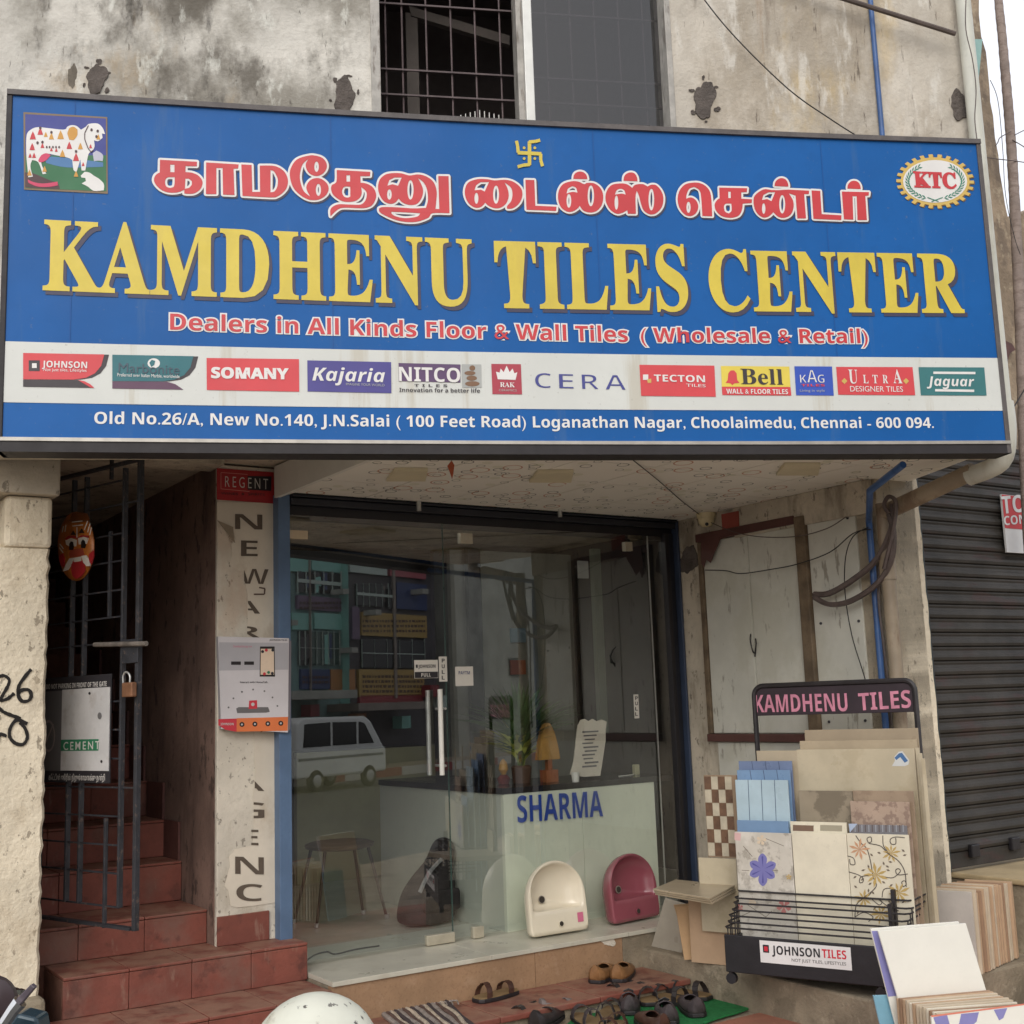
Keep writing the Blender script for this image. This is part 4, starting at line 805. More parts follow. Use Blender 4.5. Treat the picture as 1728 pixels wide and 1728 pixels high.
# things on the counter
zt = zc_ + .035
def onc(x, y, o): return SHOP.P(SHOP.uz(x, y, o)[0], zt, o)
p = onc(880, 1305, -.3); pl_ = thing('potted_plant', 'leafy green plant with grassy fronds standing on the black counter top', 'plant')
make('pot', B().lathe(p, [(.05, 0), (.06, .09), (.05, .1)], n=14), M('pot_brown', rgb(90, 66, 52), .6), pl_, smooth=True)
lf = [M('leaf_dark', rgb(74, 102, 56), .5, .2, 20), M('leaf_lime', rgb(176, 184, 84), .5, .2, 20)]; bs = [B(), B()]; rnd = random.Random(11)
for k in range(430):
    a = rnd.uniform(0, 6.28); L_ = rnd.uniform(.16, .5); lean = rnd.uniform(.15, 1.0); w_ = rnd.uniform(.007, .017); m_ = 0 if (L_ > .3 or rnd.random() < .4) else 1
    pts = [p + V3((math.cos(a) * L_ * lean * t * t, math.sin(a) * L_ * lean * t * t * .6, .08 + L_ * t * (1.15 - .55 * lean * t))) for t in (0, .3, .6, .85, 1)]
    s_ = V3((-math.sin(a), math.cos(a), .3)).normalized()
    for i in range(4):
        wa, wb_ = w_ * (1, 1.4, 1.2, .7, .05)[i], w_ * (1, 1.4, 1.2, .7, .05)[i + 1]; bs[m_].add([pts[i] - s_ * wa, pts[i] + s_ * wa, pts[i + 1] + s_ * wb_, pts[i + 1] - s_ * wb_], [(0, 1, 2, 3)])
make('foliage', bs[0], lf[0], pl_, recalc=False, kind='stuff'); make('foliage', bs[1], lf[1], pl_, recalc=False, kind='stuff')
t_ = thing('trophy', 'orange brown wooden stand with a golden arched top on the counter', 'ornament'); om = M('orange_wood', rgb(150, 88, 54), .4, .1, 10); gm_ = M('ochre_arch', rgb(176, 132, 66), .4, .12, 8); p = onc(927, 1315, -.2)
make('base', B().box(p, .085, .07, .07, t=SD), om, t_, bevel=.003); make('column', B().box(p + V3((0, 0, .071)), .03, .03, .12, t=SD), om, t_)
sp = Plane(p, SD); make('arch', B().prism([sp.P(.075 * math.cos(a) * (1 - .25 * math.sin(a)) - .02, .13 + zt + .21 * math.sin(a), 0) for a in [math.pi * k / 12 for k in range(13)]], SHOP.n * .04), gm_, t_)
t_ = thing('notice_board', 'white scalloped paper notice leaning on the counter', 'notice'); p = SHOP; pts = []
ou = [(962, 1307), (968, 1285), (971, 1262), (973, 1240), (975, 1225), (980, 1215), (987, 1213), (993, 1217), (1000, 1213), (1007, 1217), (1015, 1214), (1024, 1218), (1022, 1232), (1022, 1250), (1019, 1270), (1016, 1290), (1013, 1309), (985, 1311)]
make('sheet', B().poly(SHOP, ou, -.12, .006), paper, t_); b = B()
for k in range(10): b.px(SHOP, 983 + (k % 3) * 2, 1234 + k * 6.5, 1010 - (k % 4) * 3, 1235.2 + k * 6.5, -.12, -.118)
make('written_lines', b, flat('ink_grey', (110, 108, 110)), t_, kind='stuff')
p = onc(971, 1310, -.09); tag = make('cup', B().lathe(p, [(.02, 0), (.024, .05), (.024, .052)], n=14), white, smooth=True); props(tag, 'small white cup beside the paper notice on the counter', 'cup')
t_ = thing('red_diya', 'small yellow and red ornament on the counter left of the plant', 'ornament'); p = onc(850, 1312, -.35); make('base', B().lathe(p, [(.03, 0), (.04, .03), (.02, .05)], n=12), M('dark_red', rgb(110, 44, 40), .5), t_); make('flame_top', B().lathe(p + V3((0, 0, .051)), [(.012, 0), (.03, .03), (.022, .07), (.003, .09)], n=12), gm_, t_, smooth=True)
t_ = thing('power_socket', 'cream socket plug standing on the counter at the right', 'socket'); p = onc(1073, 1295, -.25); make('body', B().box(p, .035, .03, .06, t=SD), M('socket_cream', rgb(190, 186, 150), .5), t_, bevel=.003); make('cable', B().tube(crom([p + V3((0, 0, .004)) - SD * .02, p - SD * .08 + SHOP.n * .05 + V3((0, 0, .004)), p - SD * .2 + SHOP.n * .08 + V3((0, 0, .004))]), .003, 6), white, t_)
for nm, lab, x0, y0, x1, y1, c in (('wall_square', 'small orange square high on the shop wall above the plant', 862, 1114, 888, 1138, (176, 96, 60)), ('wall_square', 'small pale blue square on the shop wall', 862, 1060, 888, 1084, (120, 150, 164)), ('wall_rectangle', 'small white rectangle set on the dark inner wall', 976, 946, 994, 976, (214, 214, 210))):  # flat tinted plates just in front of the inner wall panels
    t_ = make(nm, B().px(SHOP, x0, y0, x1, y1, -1.86 if x0 > 900 else -2.29, -1.84 if x0 > 900 else -2.27), flat('wall_tone_%d' % x1 if 0 else 'wall_tone_' + str(c[0]), c), bevel=.003); props(t_, lab, 'picture')
t_ = make('floor_cable', B().tube(crom([Zp(x, y, Z_SILL + .004) for x, y in ((508, 1628), (530, 1612), (552, 1606), (566, 1610), (600, 1602), (640, 1596))], 5), .004, 6), black); props(t_, 'thin black cable lying on the shop floor behind the door', 'cable')
# stool
def fpt(x, y): return Zp(x, y, Z_SILL)
t_ = thing('stool', 'brown four legged stool with splayed thin legs behind the glass door', 'stool'); sm = M('stool_brown', rgb(58, 45, 36), .5, .12, 8)
c1, c2, c3 = fpt(534, 1566), fpt(653, 1550), fpt(613, 1543); c0 = c1 + (c3 - c2) * 1.0 if 0 else c1 + (c3 - c2)
cen = (c1 + c2 + c3 + c0) / 4; top = 0.44
for q in (c0, c1, c2, c3):
    qt = cen + (q - cen) * .62; qt.z = Z_SILL + top - .03; make('leg', B().tube([q, qt], .008, 8, .010), sm, t_, smooth=True)
    make('foot', B().tube([q + V3((0, 0, .001)), q + V3((0, 0, .025))], .014, 8), alu, t_)
make('seat', B().lathe(V3((cen.x, cen.y, Z_SILL + top - .03)), [(.15, 0), (.2, .012), (.205, .03), (.17, .042), (.02, .03)], n=24), M('stool_seat', rgb(82, 68, 50), .5, .12, 8), t_, smooth=True)
# bag
t_ = thing('bag_form', 'dark slumped rucksack-shaped form on the floor behind the glass, leaning towards the counter', 'bag_form'); bmx = M('bag_cloth', rgb(40, 35, 35), .85, .2, 12, .4, 60); p = fpt(725, 1560)  # unidentified dark shape, built in the form of a rucksack
o = p - SHOP.n * .02; b = B(); rings = []; BS = .86
prof = [(0, .19, .12, -.02), (.06, .2, .13, -.01), (.16, .19, .13, 0), (.24, .16, .12, .03), (.31, .11, .10, .06), (.36, .085, .085, .10), (.42, .08, .08, .125), (.47, .06, .06, .13), (.495, .02, .02, .13)]
n = 20
for z_, rx, ry, dx in prof:
    for k in range(n):
        a = 2 * math.pi * k / n; rr = 1 / max(.75, (abs(math.cos(a)) ** 3 + abs(math.sin(a)) ** 3) ** .33); v = o + SD * (dx + math.cos(a) * rx * min(1.15, rr)) * BS + SHOP.n * (math.sin(a) * ry); b.v.append((v.x, v.y, Z_SILL + z_ * .95))
for i in range(len(prof) - 1):
    for k in range(n): a = i * n + k; c = i * n + (k + 1) % n; b.f.append((a, c, c + n, a + n))
b.f += [tuple(range(n - 1, -1, -1)), tuple((len(prof) - 1) * n + k for k in range(n))]
ob_ = make('body', b, bmx, t_, smooth=True); sb_ = ob_.modifiers.new('s', 'SUBSURF'); sb_.levels = 2; sb_.render_levels = 2; make('strap', B().tube(crom([SHOP.P((o - SHOP.o).dot(SD) - .12, Z_SILL + .2, (o - SHOP.o).dot(SHOP.n) + .13), SHOP.P((o - SHOP.o).dot(SD) - .06, Z_SILL + .3, (o - SHOP.o).dot(SHOP.n) + .135), SHOP.P((o - SHOP.o).dot(SD) + .04, Z_SILL + .36, (o - SHOP.o).dot(SHOP.n) + .1)]), .012, 6), M('strap_grey', rgb(130, 130, 130), .6), t_)
make('flap', B().pb(SHOP, (o - SHOP.o).dot(SD) - .1, (o - SHOP.o).dot(SD) + .14, Z_SILL + .08, Z_SILL + .2, (o - SHOP.o).dot(SHOP.n) + .1, (o - SHOP.o).dot(SHOP.n) + .145), bmx, t_, bevel=.02)

# ------------------------------------------------------------------ side wall of the recess with the meter cabinet
sw_ = thing('side_wall', 'cream side wall right of the glass with an old cabinet set into it', 'wall')
SL = SIDE.uz(1500, 1100)[0]
make('wall', B().pb(SIDE, 0.0, SL, 0, zs + .148, -.30, 0), plaster_old, sw_)
make('beam', B().pb(SIDE, SIDE.uz(1238, 890, .03)[0], SL - .02, SIDE.uz(1238, 908, .03)[1], zs - .001, .001, .03), plaster_old, sw_, bevel=.004)
patch(1162, 945, 16, 24, cement_hole, SIDE, sw_, off=.006)
cab = thing('meter_cabinet', 'tall grey green double door cabinet in a brown wooden frame on the side wall', 'cabinet')
def sx(pl, nm, pts, o0, o1, m, par, bev=0): return make(nm, B().poly(pl, pts, o1, o1 - o0), m, par, bevel=bev)
zb_, zt_c = SIDE.uz(1290, 1238)[1], SIDE.uz(1190, 915)[1]
ua_, ub_, uc_ = SIDE.uz(1192, 1080, .03)[0], SIDE.uz(1355, 1080, .03)[0], SIDE.uz(1370, 1080, .04)[0]
make('frame_post', B().pb(SIDE, ua_ - .035, ua_, zb_, zt_c, .001, .03), wood, cab, bevel=.004); make('frame_post', B().pb(SIDE, ub_, uc_, zb_ - .03, zt_c + .04, .001, .04), wood, cab, bevel=.006)
make('frame_head', B().pb(SIDE, ua_ - .035, ub_ - .001, zt_c + .001, zt_c + .05, .001, .04), maroon, cab, bevel=.004); make('frame_foot', B().pb(SIDE, ua_ - .035, ub_ - .001, zb_ - .045, zb_ - .001, .001, .04), maroon, cab, bevel=.004)
uj = SIDE.uz(1277, 1100)[0]
for a, c in ((ua_ + .002, uj - .002), (uj + .002, ub_ - .002)): make('door_leaf', B().pb(SIDE, a, c, zb_ + .003, zt_c - .003, .001, .016), doorp, cab, bevel=.004)
make('door_stile', B().pb(SIDE, uj - .06, uj - .004, zb_ + .004, zt_c - .2, .0165, .021), doorp, cab, bevel=.002)
make('latch', B().tube(crom([SIDE.at(1267, 1070, .02), SIDE.at(1266, 1080, .045), SIDE.at(1270, 1098, .045), SIDE.at(1273, 1102, .02)]), .004, 6), irond, cab); make('latch', B().tube([SIDE.at(1275, 1078, .02), SIDE.at(1276, 1086, .035), SIDE.at(1274, 1108, .02)], .004, 6), irond, cab)
make('torn_panel', B().poly(SIDE, [(1183, 905), (1216, 905), (1212, 918), (1204, 935), (1199, 950), (1191, 944), (1188, 958), (1183, 950)], .046, .004), maroon, cab)
sp2 = thing('wall_board', 'plain grey green board fixed to the side wall right of the cabinet post', 'board')
ud_ = SIDE.uz(1462, 1080)[0]; make('panel', B().pb(SIDE, uc_ + .003, ud_, zb_ + .02, zt_c + .02, .001, .014), doorp, sp2, bevel=.002)
for x, y in ((1385, 1052), (1449, 1048), (1399, 1218), (1460, 1216), (1430, 874)): make('screw', B().tube([SIDE.at(x, y, .01), SIDE.at(x, y, .019)], .008, 8), irond, sp2)
sp3 = make('lower_board', B().pb(SIDE, SIDE.uz(1215, 1270)[0], SIDE.uz(1480, 1270)[0], SIDE.uz(1300, 1420)[1], zb_ - .05, .001, .012), doorp, bevel=.002); props(sp3, 'low grey board on the side wall beneath the wooden cabinet', 'board')
t_ = thing('wall_camera', 'round cream dome camera under the soffit at the shop corner', 'camera'); p = Zp(1191, 866, zs)
make('mount', B().lathe(p - V3((0, 0, .03)), [(.055, 0), (.06, .028)], n=18), M('camera_cream', rgb(214, 200, 160), .4, .04), t_, smooth=True); make('dome', B().lathe(p - V3((0, 0, .085)), [(.004, 0), (.028, .004), (.046, .024), (.05, .054)], n=18), _m['camera_cream'], t_, smooth=True); make('lens', B().lathe(p - V3((.005, .035, .07)), [(.008, 0), (.011, .012)], ax=V3((0, -1, -.3)).normalized(), n=10), black, t_)
t_ = make('red_patch_board', B().poly(SIDE, [(1217, 868), (1246, 862), (1247, 893), (1219, 897)], .036, .004), M('faded_red', rgb(150, 70, 58), .7, .1)); props(t_, 'small faded red board under the soffit beside the dome camera', 'board')

# ------------------------------------------------------------------ right pier, shutter and platform
PIER = Plane(SIDE.P(SL, 0, 0), SD)
rp = thing('right_pier', 'bright cream plastered pier between the side wall and the roller shutter', 'pillar'); uP = PIER.uz(1590, 1300)[0]
v = []; nz = 50; rnd = random.Random(9)
for j in range(nz + 1):
    z = (zs + .14) * j / nz; e = rnd.uniform(-.006, .004); v += [PIER.P(0.0, z, 0), PIER.P(uP + e, z, 0), PIER.P(uP + e, z, -.3), PIER.P(0.0, z, -.3)]
make('shaft', B().add(v, [(j * 4 + k, j * 4 + (k + 1) % 4, (j + 1) * 4 + (k + 1) % 4, (j + 1) * 4 + k) for j in range(nz) for k in range(4)] + [(3, 2, 1, 0), tuple(nz * 4 + k for k in range(4))]), PLm, rp)
rs = thing('roller_shutter', 'closed dark green roller shutter at the right with ribbed slats', 'shutter'); shm = M('shutter_dark_green', rgb(54, 51, 47), .62, .2, 4, .15, 60, stains=[(rgb(70, 46, 44), 3, .56, .74, 4, .5), (rgb(70, 64, 58), 2, .5, .75, 3, .35)])
SH = Plane(PIER.P(uP, 0, -.08), SD); zsb = SH.uz(1640, 1458)[1]; z = zsb; k = 0
make('guide_rail', B().pb(SH, .0, .075, zsb - .02, zs + .3, -.06, .03), M('guide_dark', rgb(40, 48, 50), .5, .1), rs, bevel=.003)
make('bottom_rail', B().pb(SH, .076, 2.6, zsb - .01, zsb + .07, -.03, .004), shm, rs, bevel=.004); z = zsb + .072
pitch = .0765
pr_ = [(0, 0), (.006, .012), (.02, .017), (.034, .014), (.045, .004), (.056, .001), (.066, .006), (.074, .006), (.0755, -.004)]
while z < zs + .25:
    jo = random.uniform(-.0025, .0025); q = [SH.P(.076, z + a, o + jo) for a, o in pr_] + [SH.P(.076, z + .0755, -.012), SH.P(.076, z, -.012)]; b = B().prism(q, SD * 2.5); make('slat', b, shm, rs, smooth=False); z += pitch
make('backing', B().pb(SH, .02, 2.6, zsb - .01, zs + .3, -.06, -.02), shm, rs)
for x, y in ((1648, 1436), (1716, 1424)): make('lock', B().px(SH, x - 8, y - 10, x + 8, y + 10, .012, .04), black, rs, bevel=.006)
PT = thing('platform', 'raised grey concrete platform in front of the roller shutter', 'platform'); zpl = zsb - .03
PO = (PIER.o - SHOP.o).dot(SHOP.n); pu = (PIER.P(uP, 0, 0) - SHOP.o).dot(SD)
pcorner = Zp(1590, 1470, zpl); pu0 = (pcorner - SHOP.o).dot(SD)
make('block', B().pb(SHOP, pu0 + .02, pu0 + 3, 0, zpl - .03, PO - .8, PO + .85), cement, PT, bevel=.01); make('slab', B().pb(SHOP, pu0, pu0 + 3, zpl - .029, zpl, PO - .8, PO + .87), M('platform_slab', rgb(180, 160, 124), .85, .12, 4, .4, 40), PT, bevel=.008)
t_ = make('iron_ring', B().tube([SHOP.P(pu0 + .02, .0, 0) * 0 + (SHOP.P(pu0 + .012, zpl - .28, PO + .55) + SHOP.n * (.05 * math.cos(a)) + V3((0, 0, .05 * math.sin(a)))) for a in [k * math.pi / 12 for k in range(25)]], .006, 6), iron, smooth=True); props(t_, 'rusty iron ring hanging on the side of the platform', 'ring')
# concrete plinth below the display rack
plinth = thing('plinth', 'low rough concrete ledge carrying the tile rack and loose tiles', 'ledge')
make('block', B().pb(SHOP, .92, 2.8, 0, .235, -.1 + .5 * 0 + .0, 1.95), cement, plinth, bevel=.012)
# ------------------------------------------------------------------ iron gate with its plate, mask and padlock
GB = .66
GT = Plane(Zp(62, 1548, GB), Zp(229, 1571, GB) - Zp(62, 1548, GB)); gt = thing('stair_gate', 'dark barred iron gate standing half open in front of the red stairs', 'gate')
zgt = GT.uz(240, 772)[1]; gu = {x: GT.uz(x, 1500)[0] for x in (64, 85, 112, 134, 177, 202, 229)}
for x, w_ in ((64, .02), (112, .013), (134, .013), (202, .014), (229, .022)):
    make('stile' if x in (64, 229) else 'bar', B().pb(GT, gu[x] - w_ / 2, gu[x] + w_ / 2, GB + (.0 if x in (64, 229) else .085), zgt - (.0 if x in (64, 229) else .03), -.012, .012), iron, gt, bevel=.002)
for y0, y1 in ((1380, 1566), (898, 1042), (772, 812)): make('bar', B().pb(GT, gu[177] - .007, gu[177] + .007, GT.uz(177, y1)[1], GT.uz(177, y0)[1], -.008, .008), iron, gt, bevel=.002)
make('rail', B().pb(GT, gu[64] + .016, gu[229] - .018, GB, GB + .012, -.015, .015), iron, gt); make('rail', B().pb(GT, gu[64] + .016, gu[229] - .018, zgt - .012, zgt, -.015, .015), iron, gt)
zl = GT.uz(200, 1532)[1]
for y in (1532, 1475, 1427, 1378, 1329, 1280, 1231, 1183, 1083, 1040, 995, 946, 900, 851, 811): z = GT.uz(205, y)[1]; make('rod', B().pb(GT, gu[64] + .016, gu[202] if y not in (1083, 851, 1329) else gu[229] - .018, z - .0036, z + .0036, -.004, .004), iron, gt)
make('bolt', B().tube([GT.at(160, 1088, .03), GT.at(247, 1086, .03)], .011, 8), M('worn_steel', rgb(130, 122, 114), .5, .25, 20, metal=.3), gt); make('bolt_bracket', B().px(GT, 206, 1080, 232, 1118, .013, .02), iron, gt, bevel=.002)
pk = thing('padlock', 'brass brown padlock hanging from the gate bolt', 'padlock'); brass = M('old_brass', rgb(140, 100, 74), .45, .15, 20, metal=.4)
make('body', B().px(GT, 205, 1152, 222, 1176, .022, .05), brass, pk, bevel=.006); make('shackle', B().tube(crom([GT.at(208, 1153, .036), GT.at(208, 1140, .036), GT.at(213, 1134, .036), GT.at(219, 1140, .036), GT.at(219, 1153, .036)]), .004, 6), alu, pk)
gp = thing('gate_notice', 'black and white notice plate on the gate reading cement on a green strip', 'sign'); o = .016
gbk = flat('notice_black', (44, 42, 46)); gwh = M('notice_white_sheet', rgb(196, 194, 192), .5, .06, 8, stains=[(rgb(160, 150, 140), 9, .55, .75, 1, .4)]); ggr = flat('notice_green', (46, 118, 84)); gtx = flat('notice_text', (206, 202, 196)); ggy = flat('notice_grey', (104, 102, 102))
def gq(nm, x0, y0, x1, y1, a, m, th=.003): make(nm, B().px(GT, x0, y0, x1, y1, a - th, a), m, gp)
gq('plate', 58, 1146, 185, 1322, o + .004, gbk, .004); gq('grey_panel', 60, 1168, 105, 1301, o + .006, ggy, .0015); gq('white_sheet', 105, 1164, 183, 1301, o + .0075, gwh, .003)
a = GT.uz(105.5, 1267, o); c = GT.uz(169, 1247, o); make('green_strip', B().pb(GT, a[0], c[0], a[1], c[1], o + .0076, o + .009), ggr, gp)
text('lettering', 'CEMENT', '', GT, (107, 1265.5), (168, 1264), 13, gtx, o + .0095, gp, spacing=1.35, ofs=.008); text('lettering', 'DO NOT PARKING IN FRONT OF THE GATE', 'bold', GT, (78, 1163), (180, 1158), 8, gtx, o + .0085, gp)
text('lettering', 'கேட்டின் எதிரில் நிறுத்தாமைக்கு நன்றி', '', GT, (82, 1316), (177, 1317), 8.5, gtx, o + .0085, gp, ofs=.012)
b = B().disc(GT, 82, 1242, 11, 27, o + .0065, 24); make('ring_mark', b, flat('notice_ring', (150, 138, 132)), gp, recalc=False); make('ring_mark', B().disc(GT, 82, 1242, 9, 23, o + .0068, 24), ggy, gp, recalc=False)
make('ring_mark', B().strip(GT, [(76, 1256), (90, 1222)], 2, o + .0072), flat('notice_ring', (150, 138, 132)), gp, recalc=False); make('smudge', B().disc(GT, 168, 1208, 3.5, 6, o + .009, 12), ggy, gp, recalc=False)
for x, y in ((151, 1170), (171, 1285)): make('rust_spot', B().disc(GT, x, y, 2, 2.6, o + .009, 7), irond, gp, recalc=False)
mk = thing('demon_mask', 'oval orange and red painted guardian mask with fangs and tusks hung on the gate', 'mask'); mo = .02
K = lambda pts: [(x / 4.67, 740 + y / 4.67) for x, y in pts]
mor = M('mask_orange', rgb(184, 108, 40), .4, .2, 24); mrd = flat('mask_red', (168, 38, 44), .4); mwh = flat('mask_white', (220, 214, 204), .4); mbk = flat('mask_black', (28, 22, 22), .4); mdr = flat('mask_brown', (110, 60, 26), .4)
cxm, cym = 600 / 4.67, 740 + 850 / 4.67; b = B(); n = 28
for s_, o_ in ((1.0, 0), (.96, .012), (.8, .022), (.5, .03)): b.v += [tuple(GT.at(cxm + 31.5 * s_ * math.cos(2 * math.pi * k / n) - 3 * s_ * math.sin(2 * math.pi * k / n) * 0, cym + 58.5 * s_ * math.sin(2 * math.pi * k / n), mo + o_)) for k in range(n)]
for i in range(3): b.f += [(i * n + k, i * n + (k + 1) % n, (i + 1) * n + (k + 1) % n, (i + 1) * n + k) for k in range(n)]
b.f += [tuple(range(3 * n, 4 * n)), tuple(range(n - 1, -1, -1))]; make('face', b, mor, mk, smooth=True)
def mp2(nm, pts, m, lv): make(nm, B().poly(GT, K(smooth_poly(pts)), mo + .031 + lv * .001, .006), m, mk)
mp2('crown', [(540, 650), (570, 590), (620, 582), (680, 590), (700, 640), (650, 655), (590, 660)], mdr, 0)
mp2('tongue', [(565, 960), (600, 975), (650, 960), (665, 1030), (635, 1085), (600, 1105), (570, 1080), (560, 1010)], mrd, 0)
mp2('tusk', [(495, 1045), (520, 990), (545, 945), (580, 940), (565, 985), (530, 1035)], mwh, 1); mp2('tusk', [(640, 925), (675, 920), (700, 960), (705, 1005), (680, 1005), (655, 975)], mwh, 1); mp2('teeth', [(580, 940), (640, 930), (640, 965), (580, 975)], mwh, 0)
mp2('eye_white', [(515, 800), (560, 785), (605, 800), (600, 850), (545, 850), (520, 835)], mwh, 0); mp2('eye_white', [(615, 785), (660, 775), (690, 785), (680, 830), (620, 835)], mwh, 0)
mp2('pupil', [(545, 830), (558, 810), (575, 815), (582, 850), (575, 880), (545, 878)], mbk, 1); mp2('pupil', [(638, 815), (652, 795), (668, 808), (675, 840), (668, 865), (638, 862)], mbk, 1)
mp2('brow', [(510, 790), (540, 765), (600, 770), (610, 790), (560, 780), (520, 800)], mrd, 2); mp2('brow', [(612, 785), (640, 760), (690, 765), (692, 780), (650, 772)], mrd, 2); mp2('brow_mark', [(555, 760), (575, 725), (597, 760)], mbk, 1); mp2('brow_mark', [(620, 745), (640, 710), (660, 745)], mbk, 1)
mp2('nose', [(560, 880), (590, 870), (650, 865), (665, 915), (620, 930), (550, 935), (545, 905)], flat('mask_nose', (160, 70, 50)), 1); mp2('cheek', [(470, 920), (490, 905), (505, 940), (500, 1010), (480, 1000), (465, 950)], mrd, -1); mp2('cheek', [(700, 910), (735, 880), (735, 930), (715, 990), (700, 960)], mrd, -1)
for pts in ([(565, 660), (650, 650)], [(570, 690), (655, 680)], [(606, 700), (606, 780)], [(500, 690), (490, 740)], [(520, 680), (512, 735)], [(690, 650), (665, 720)], [(710, 670), (690, 740)], [(722, 700), (705, 760)], [(470, 830), (500, 870)], [(468, 860), (498, 900)]): make('painted_line', B().strip(GT, K(pts), 1.6, mo + .036), mwh, mk, recalc=False)

# ------------------------------------------------------------------ torn poster and display box on the middle pillar
pp = thing('pillar_poster', 'torn white pillar poster with a red header and brown letters running downwards', 'poster'); po = MPo + .004
pr1 = M('poster_red', rgb(168, 38, 42), .5, .1, 8); pwm = M('poster_white', rgb(216, 206, 188), .65, .05, 4, .1, 40, stains=[(rgb(178, 160, 134), 4, .54, .76, .6, .5)]); pbr = M('poster_brown_ink', rgb(92, 80, 68), .6, .08, 10)
SPL = SHOP
make('header', B().poly(SPL, [(366, 790), (462, 797), (463, 850), (366, 843)], po + .001, .003), pr1, pp)
S4 = lambda pts: [(340 + x / 6.171, 750 + y / 6.171) for x, y in pts]
S6 = lambda pts: [(340 + x / 3.857, 1280 + y / 3.857) for x, y in pts]
top_ = S4([(165, 600), (740, 608), (790, 660), (800, 1240), (800, 1728)]) + [(470, 1075), (473, 1282)]; low_ = S6([(512, 0), (512, 910), (470, 940), (330, 960), (230, 970), (190, 960), (175, 860), (150, 830), (185, 700), (180, 640), (215, 590), (330, 565), (338, 480), (345, 340), (335, 260), (352, 100), (345, 0)])
upc = [(429, 1240), (427, 1160), (418, 1080), (418, 1040)] + S4([(480, 1728), (480, 1560), (440, 1330), (370, 1310), (290, 1250), (320, 1150), (310, 1040), (345, 1010), (340, 930), (300, 900), (165, 780)])
make('sheet', B().poly(SPL, top_ + low_ + upc, po, .002), pwm, pp)
make('curl', B().poly(SPL, S4([(165, 790), (330, 860), (335, 950), (350, 1025), (300, 960), (230, 870)]), po + .012, .003), M('poster_back', rgb(150, 136, 116), .8, .1), pp)
make('header_box', B().poly(SPL, S4([(480, 328), (730, 332), (725, 485), (480, 472)]), po + .002, 0), flat('poster_black', (38, 34, 40)), pp, recalc=False)
for pts in ([(203, 292), (480, 312)], [(203, 292), (203, 462)], [(203, 462), (500, 490)]): make('header_line', B().strip(SPL, S4(pts), 1.0, po + .0025), flat('poster_pale_red', (206, 130, 120)), pp, recalc=False)
text('lettering', 'REGENT', '', SPL, S4([(245, 440)])[0], S4([(695, 468)])[0], 18, gtx, po + .003, pp, ofs=-.01, spacing=1.5); text('lettering', 'WINES  &  SPIRITS', '', SPL, S4([(205, 522)])[0], S4([(660, 535)])[0], 4, flat('poster_black', (38, 34, 40)), po + .003, pp)
for ch, x0, x1, y, h, cl in (('N', 396, 443.5, 893, 26, None), ('E', 406, 435.5, 938.5, 27, None), ('W', 404, 454, 985, 26, 412), ('A', 394, 440, 1035, 22, 418.5), ('R', 396, 441, 1076, 20, 417), ('Y', 402, 452, 1248, 20, 440), ('A', 398, 447, 1334, 18, 430), ('G', 398, 447, 1380, 27, 428), ('E', 400, 437, 1426, 27, 424), ('N', 396, 446, 1475, 30, None), ('C', 398, 444, 1520, 29, None)):
    text('letter', ch, 'bold', SPL, (x0, y), (x1, y + (x1 - x0) * .02), h, pbr, po + .003, pp, clip=cl, ofs=-.01)
make('stamp', B().strip(SPL, S4([(600, 1490), (660, 1500), (655, 1560), (545, 1560)]), 2.5, po + .003), flat('poster_stamp', (90, 70, 60)), pp, recalc=False)
bx = thing('leaflet_box', 'white and orange card leaflet box hung on the middle pillar with a phone picture', 'box'); bo = MPo + .05; QB = Plane(SHOP.P(0, 0, 0), (SD + V3((.10, -.10, 0))).normalized()); c0_ = SHOP.at(372, 1235, bo); QB = Plane(c0_, QB.t)
def bq(nm, pts, off, m, th=0): make(nm, B().poly(QB, pts, off, th), m, bx, recalc=bool(th))
S5 = lambda pts: [(340 + x / 6.4, 1030 + y / 6.4) for x, y in pts]
bgm = M('box_pale_grey', rgb(206, 202, 204), .45, .04, 5); bq('carton', [(368, 1074), (487.5, 1077), (486, 1236), (373, 1230)], 0, bgm, .045)
bq('carton_edge', [(487.6, 1078), (491.5, 1082), (490, 1230), (486.2, 1235)], -.004, M('box_side_grey', rgb(110, 104, 110), .5, .05), .04)
bq('top_tone', S5([(190, 345), (938, 350), (936, 640), (188, 650)]), .0006, M('box_grey_tone', rgb(176, 174, 178), .45, .04, 5)); bq('orange_band', S5([(380, 1165), (935, 1150), (930, 1300), (380, 1310)]), .0012, flat('box_orange', (222, 120, 66))); bq('red_corner', S5([(182, 1175), (380, 1168), (380, 1312), (260, 1290), (182, 1240)]), .0016, flat('box_red', (200, 52, 66)))
bq('phone', S5([(632, 390), (790, 390), (795, 715), (628, 715)]), .001, mbk); bq('phone_screen', S5([(640, 415), (782, 415), (785, 695), (638, 695)]), .0016, flat('box_screen', (222, 200, 176)))
for cx_, cy_, c in ((700, 430, 'box_red'), (660, 445, 'notice_black'), (770, 430, 'notice_black'), (725, 670, 'notice_green'), (680, 685, 'box_red'), (765, 680, 'notice_black')): make('phone_icon', B().disc(QB, 340 + cx_ / 6.4, 1030 + cy_ / 6.4, 2.6, 2.6, .0022, 10), _m[c], bx, recalc=False)
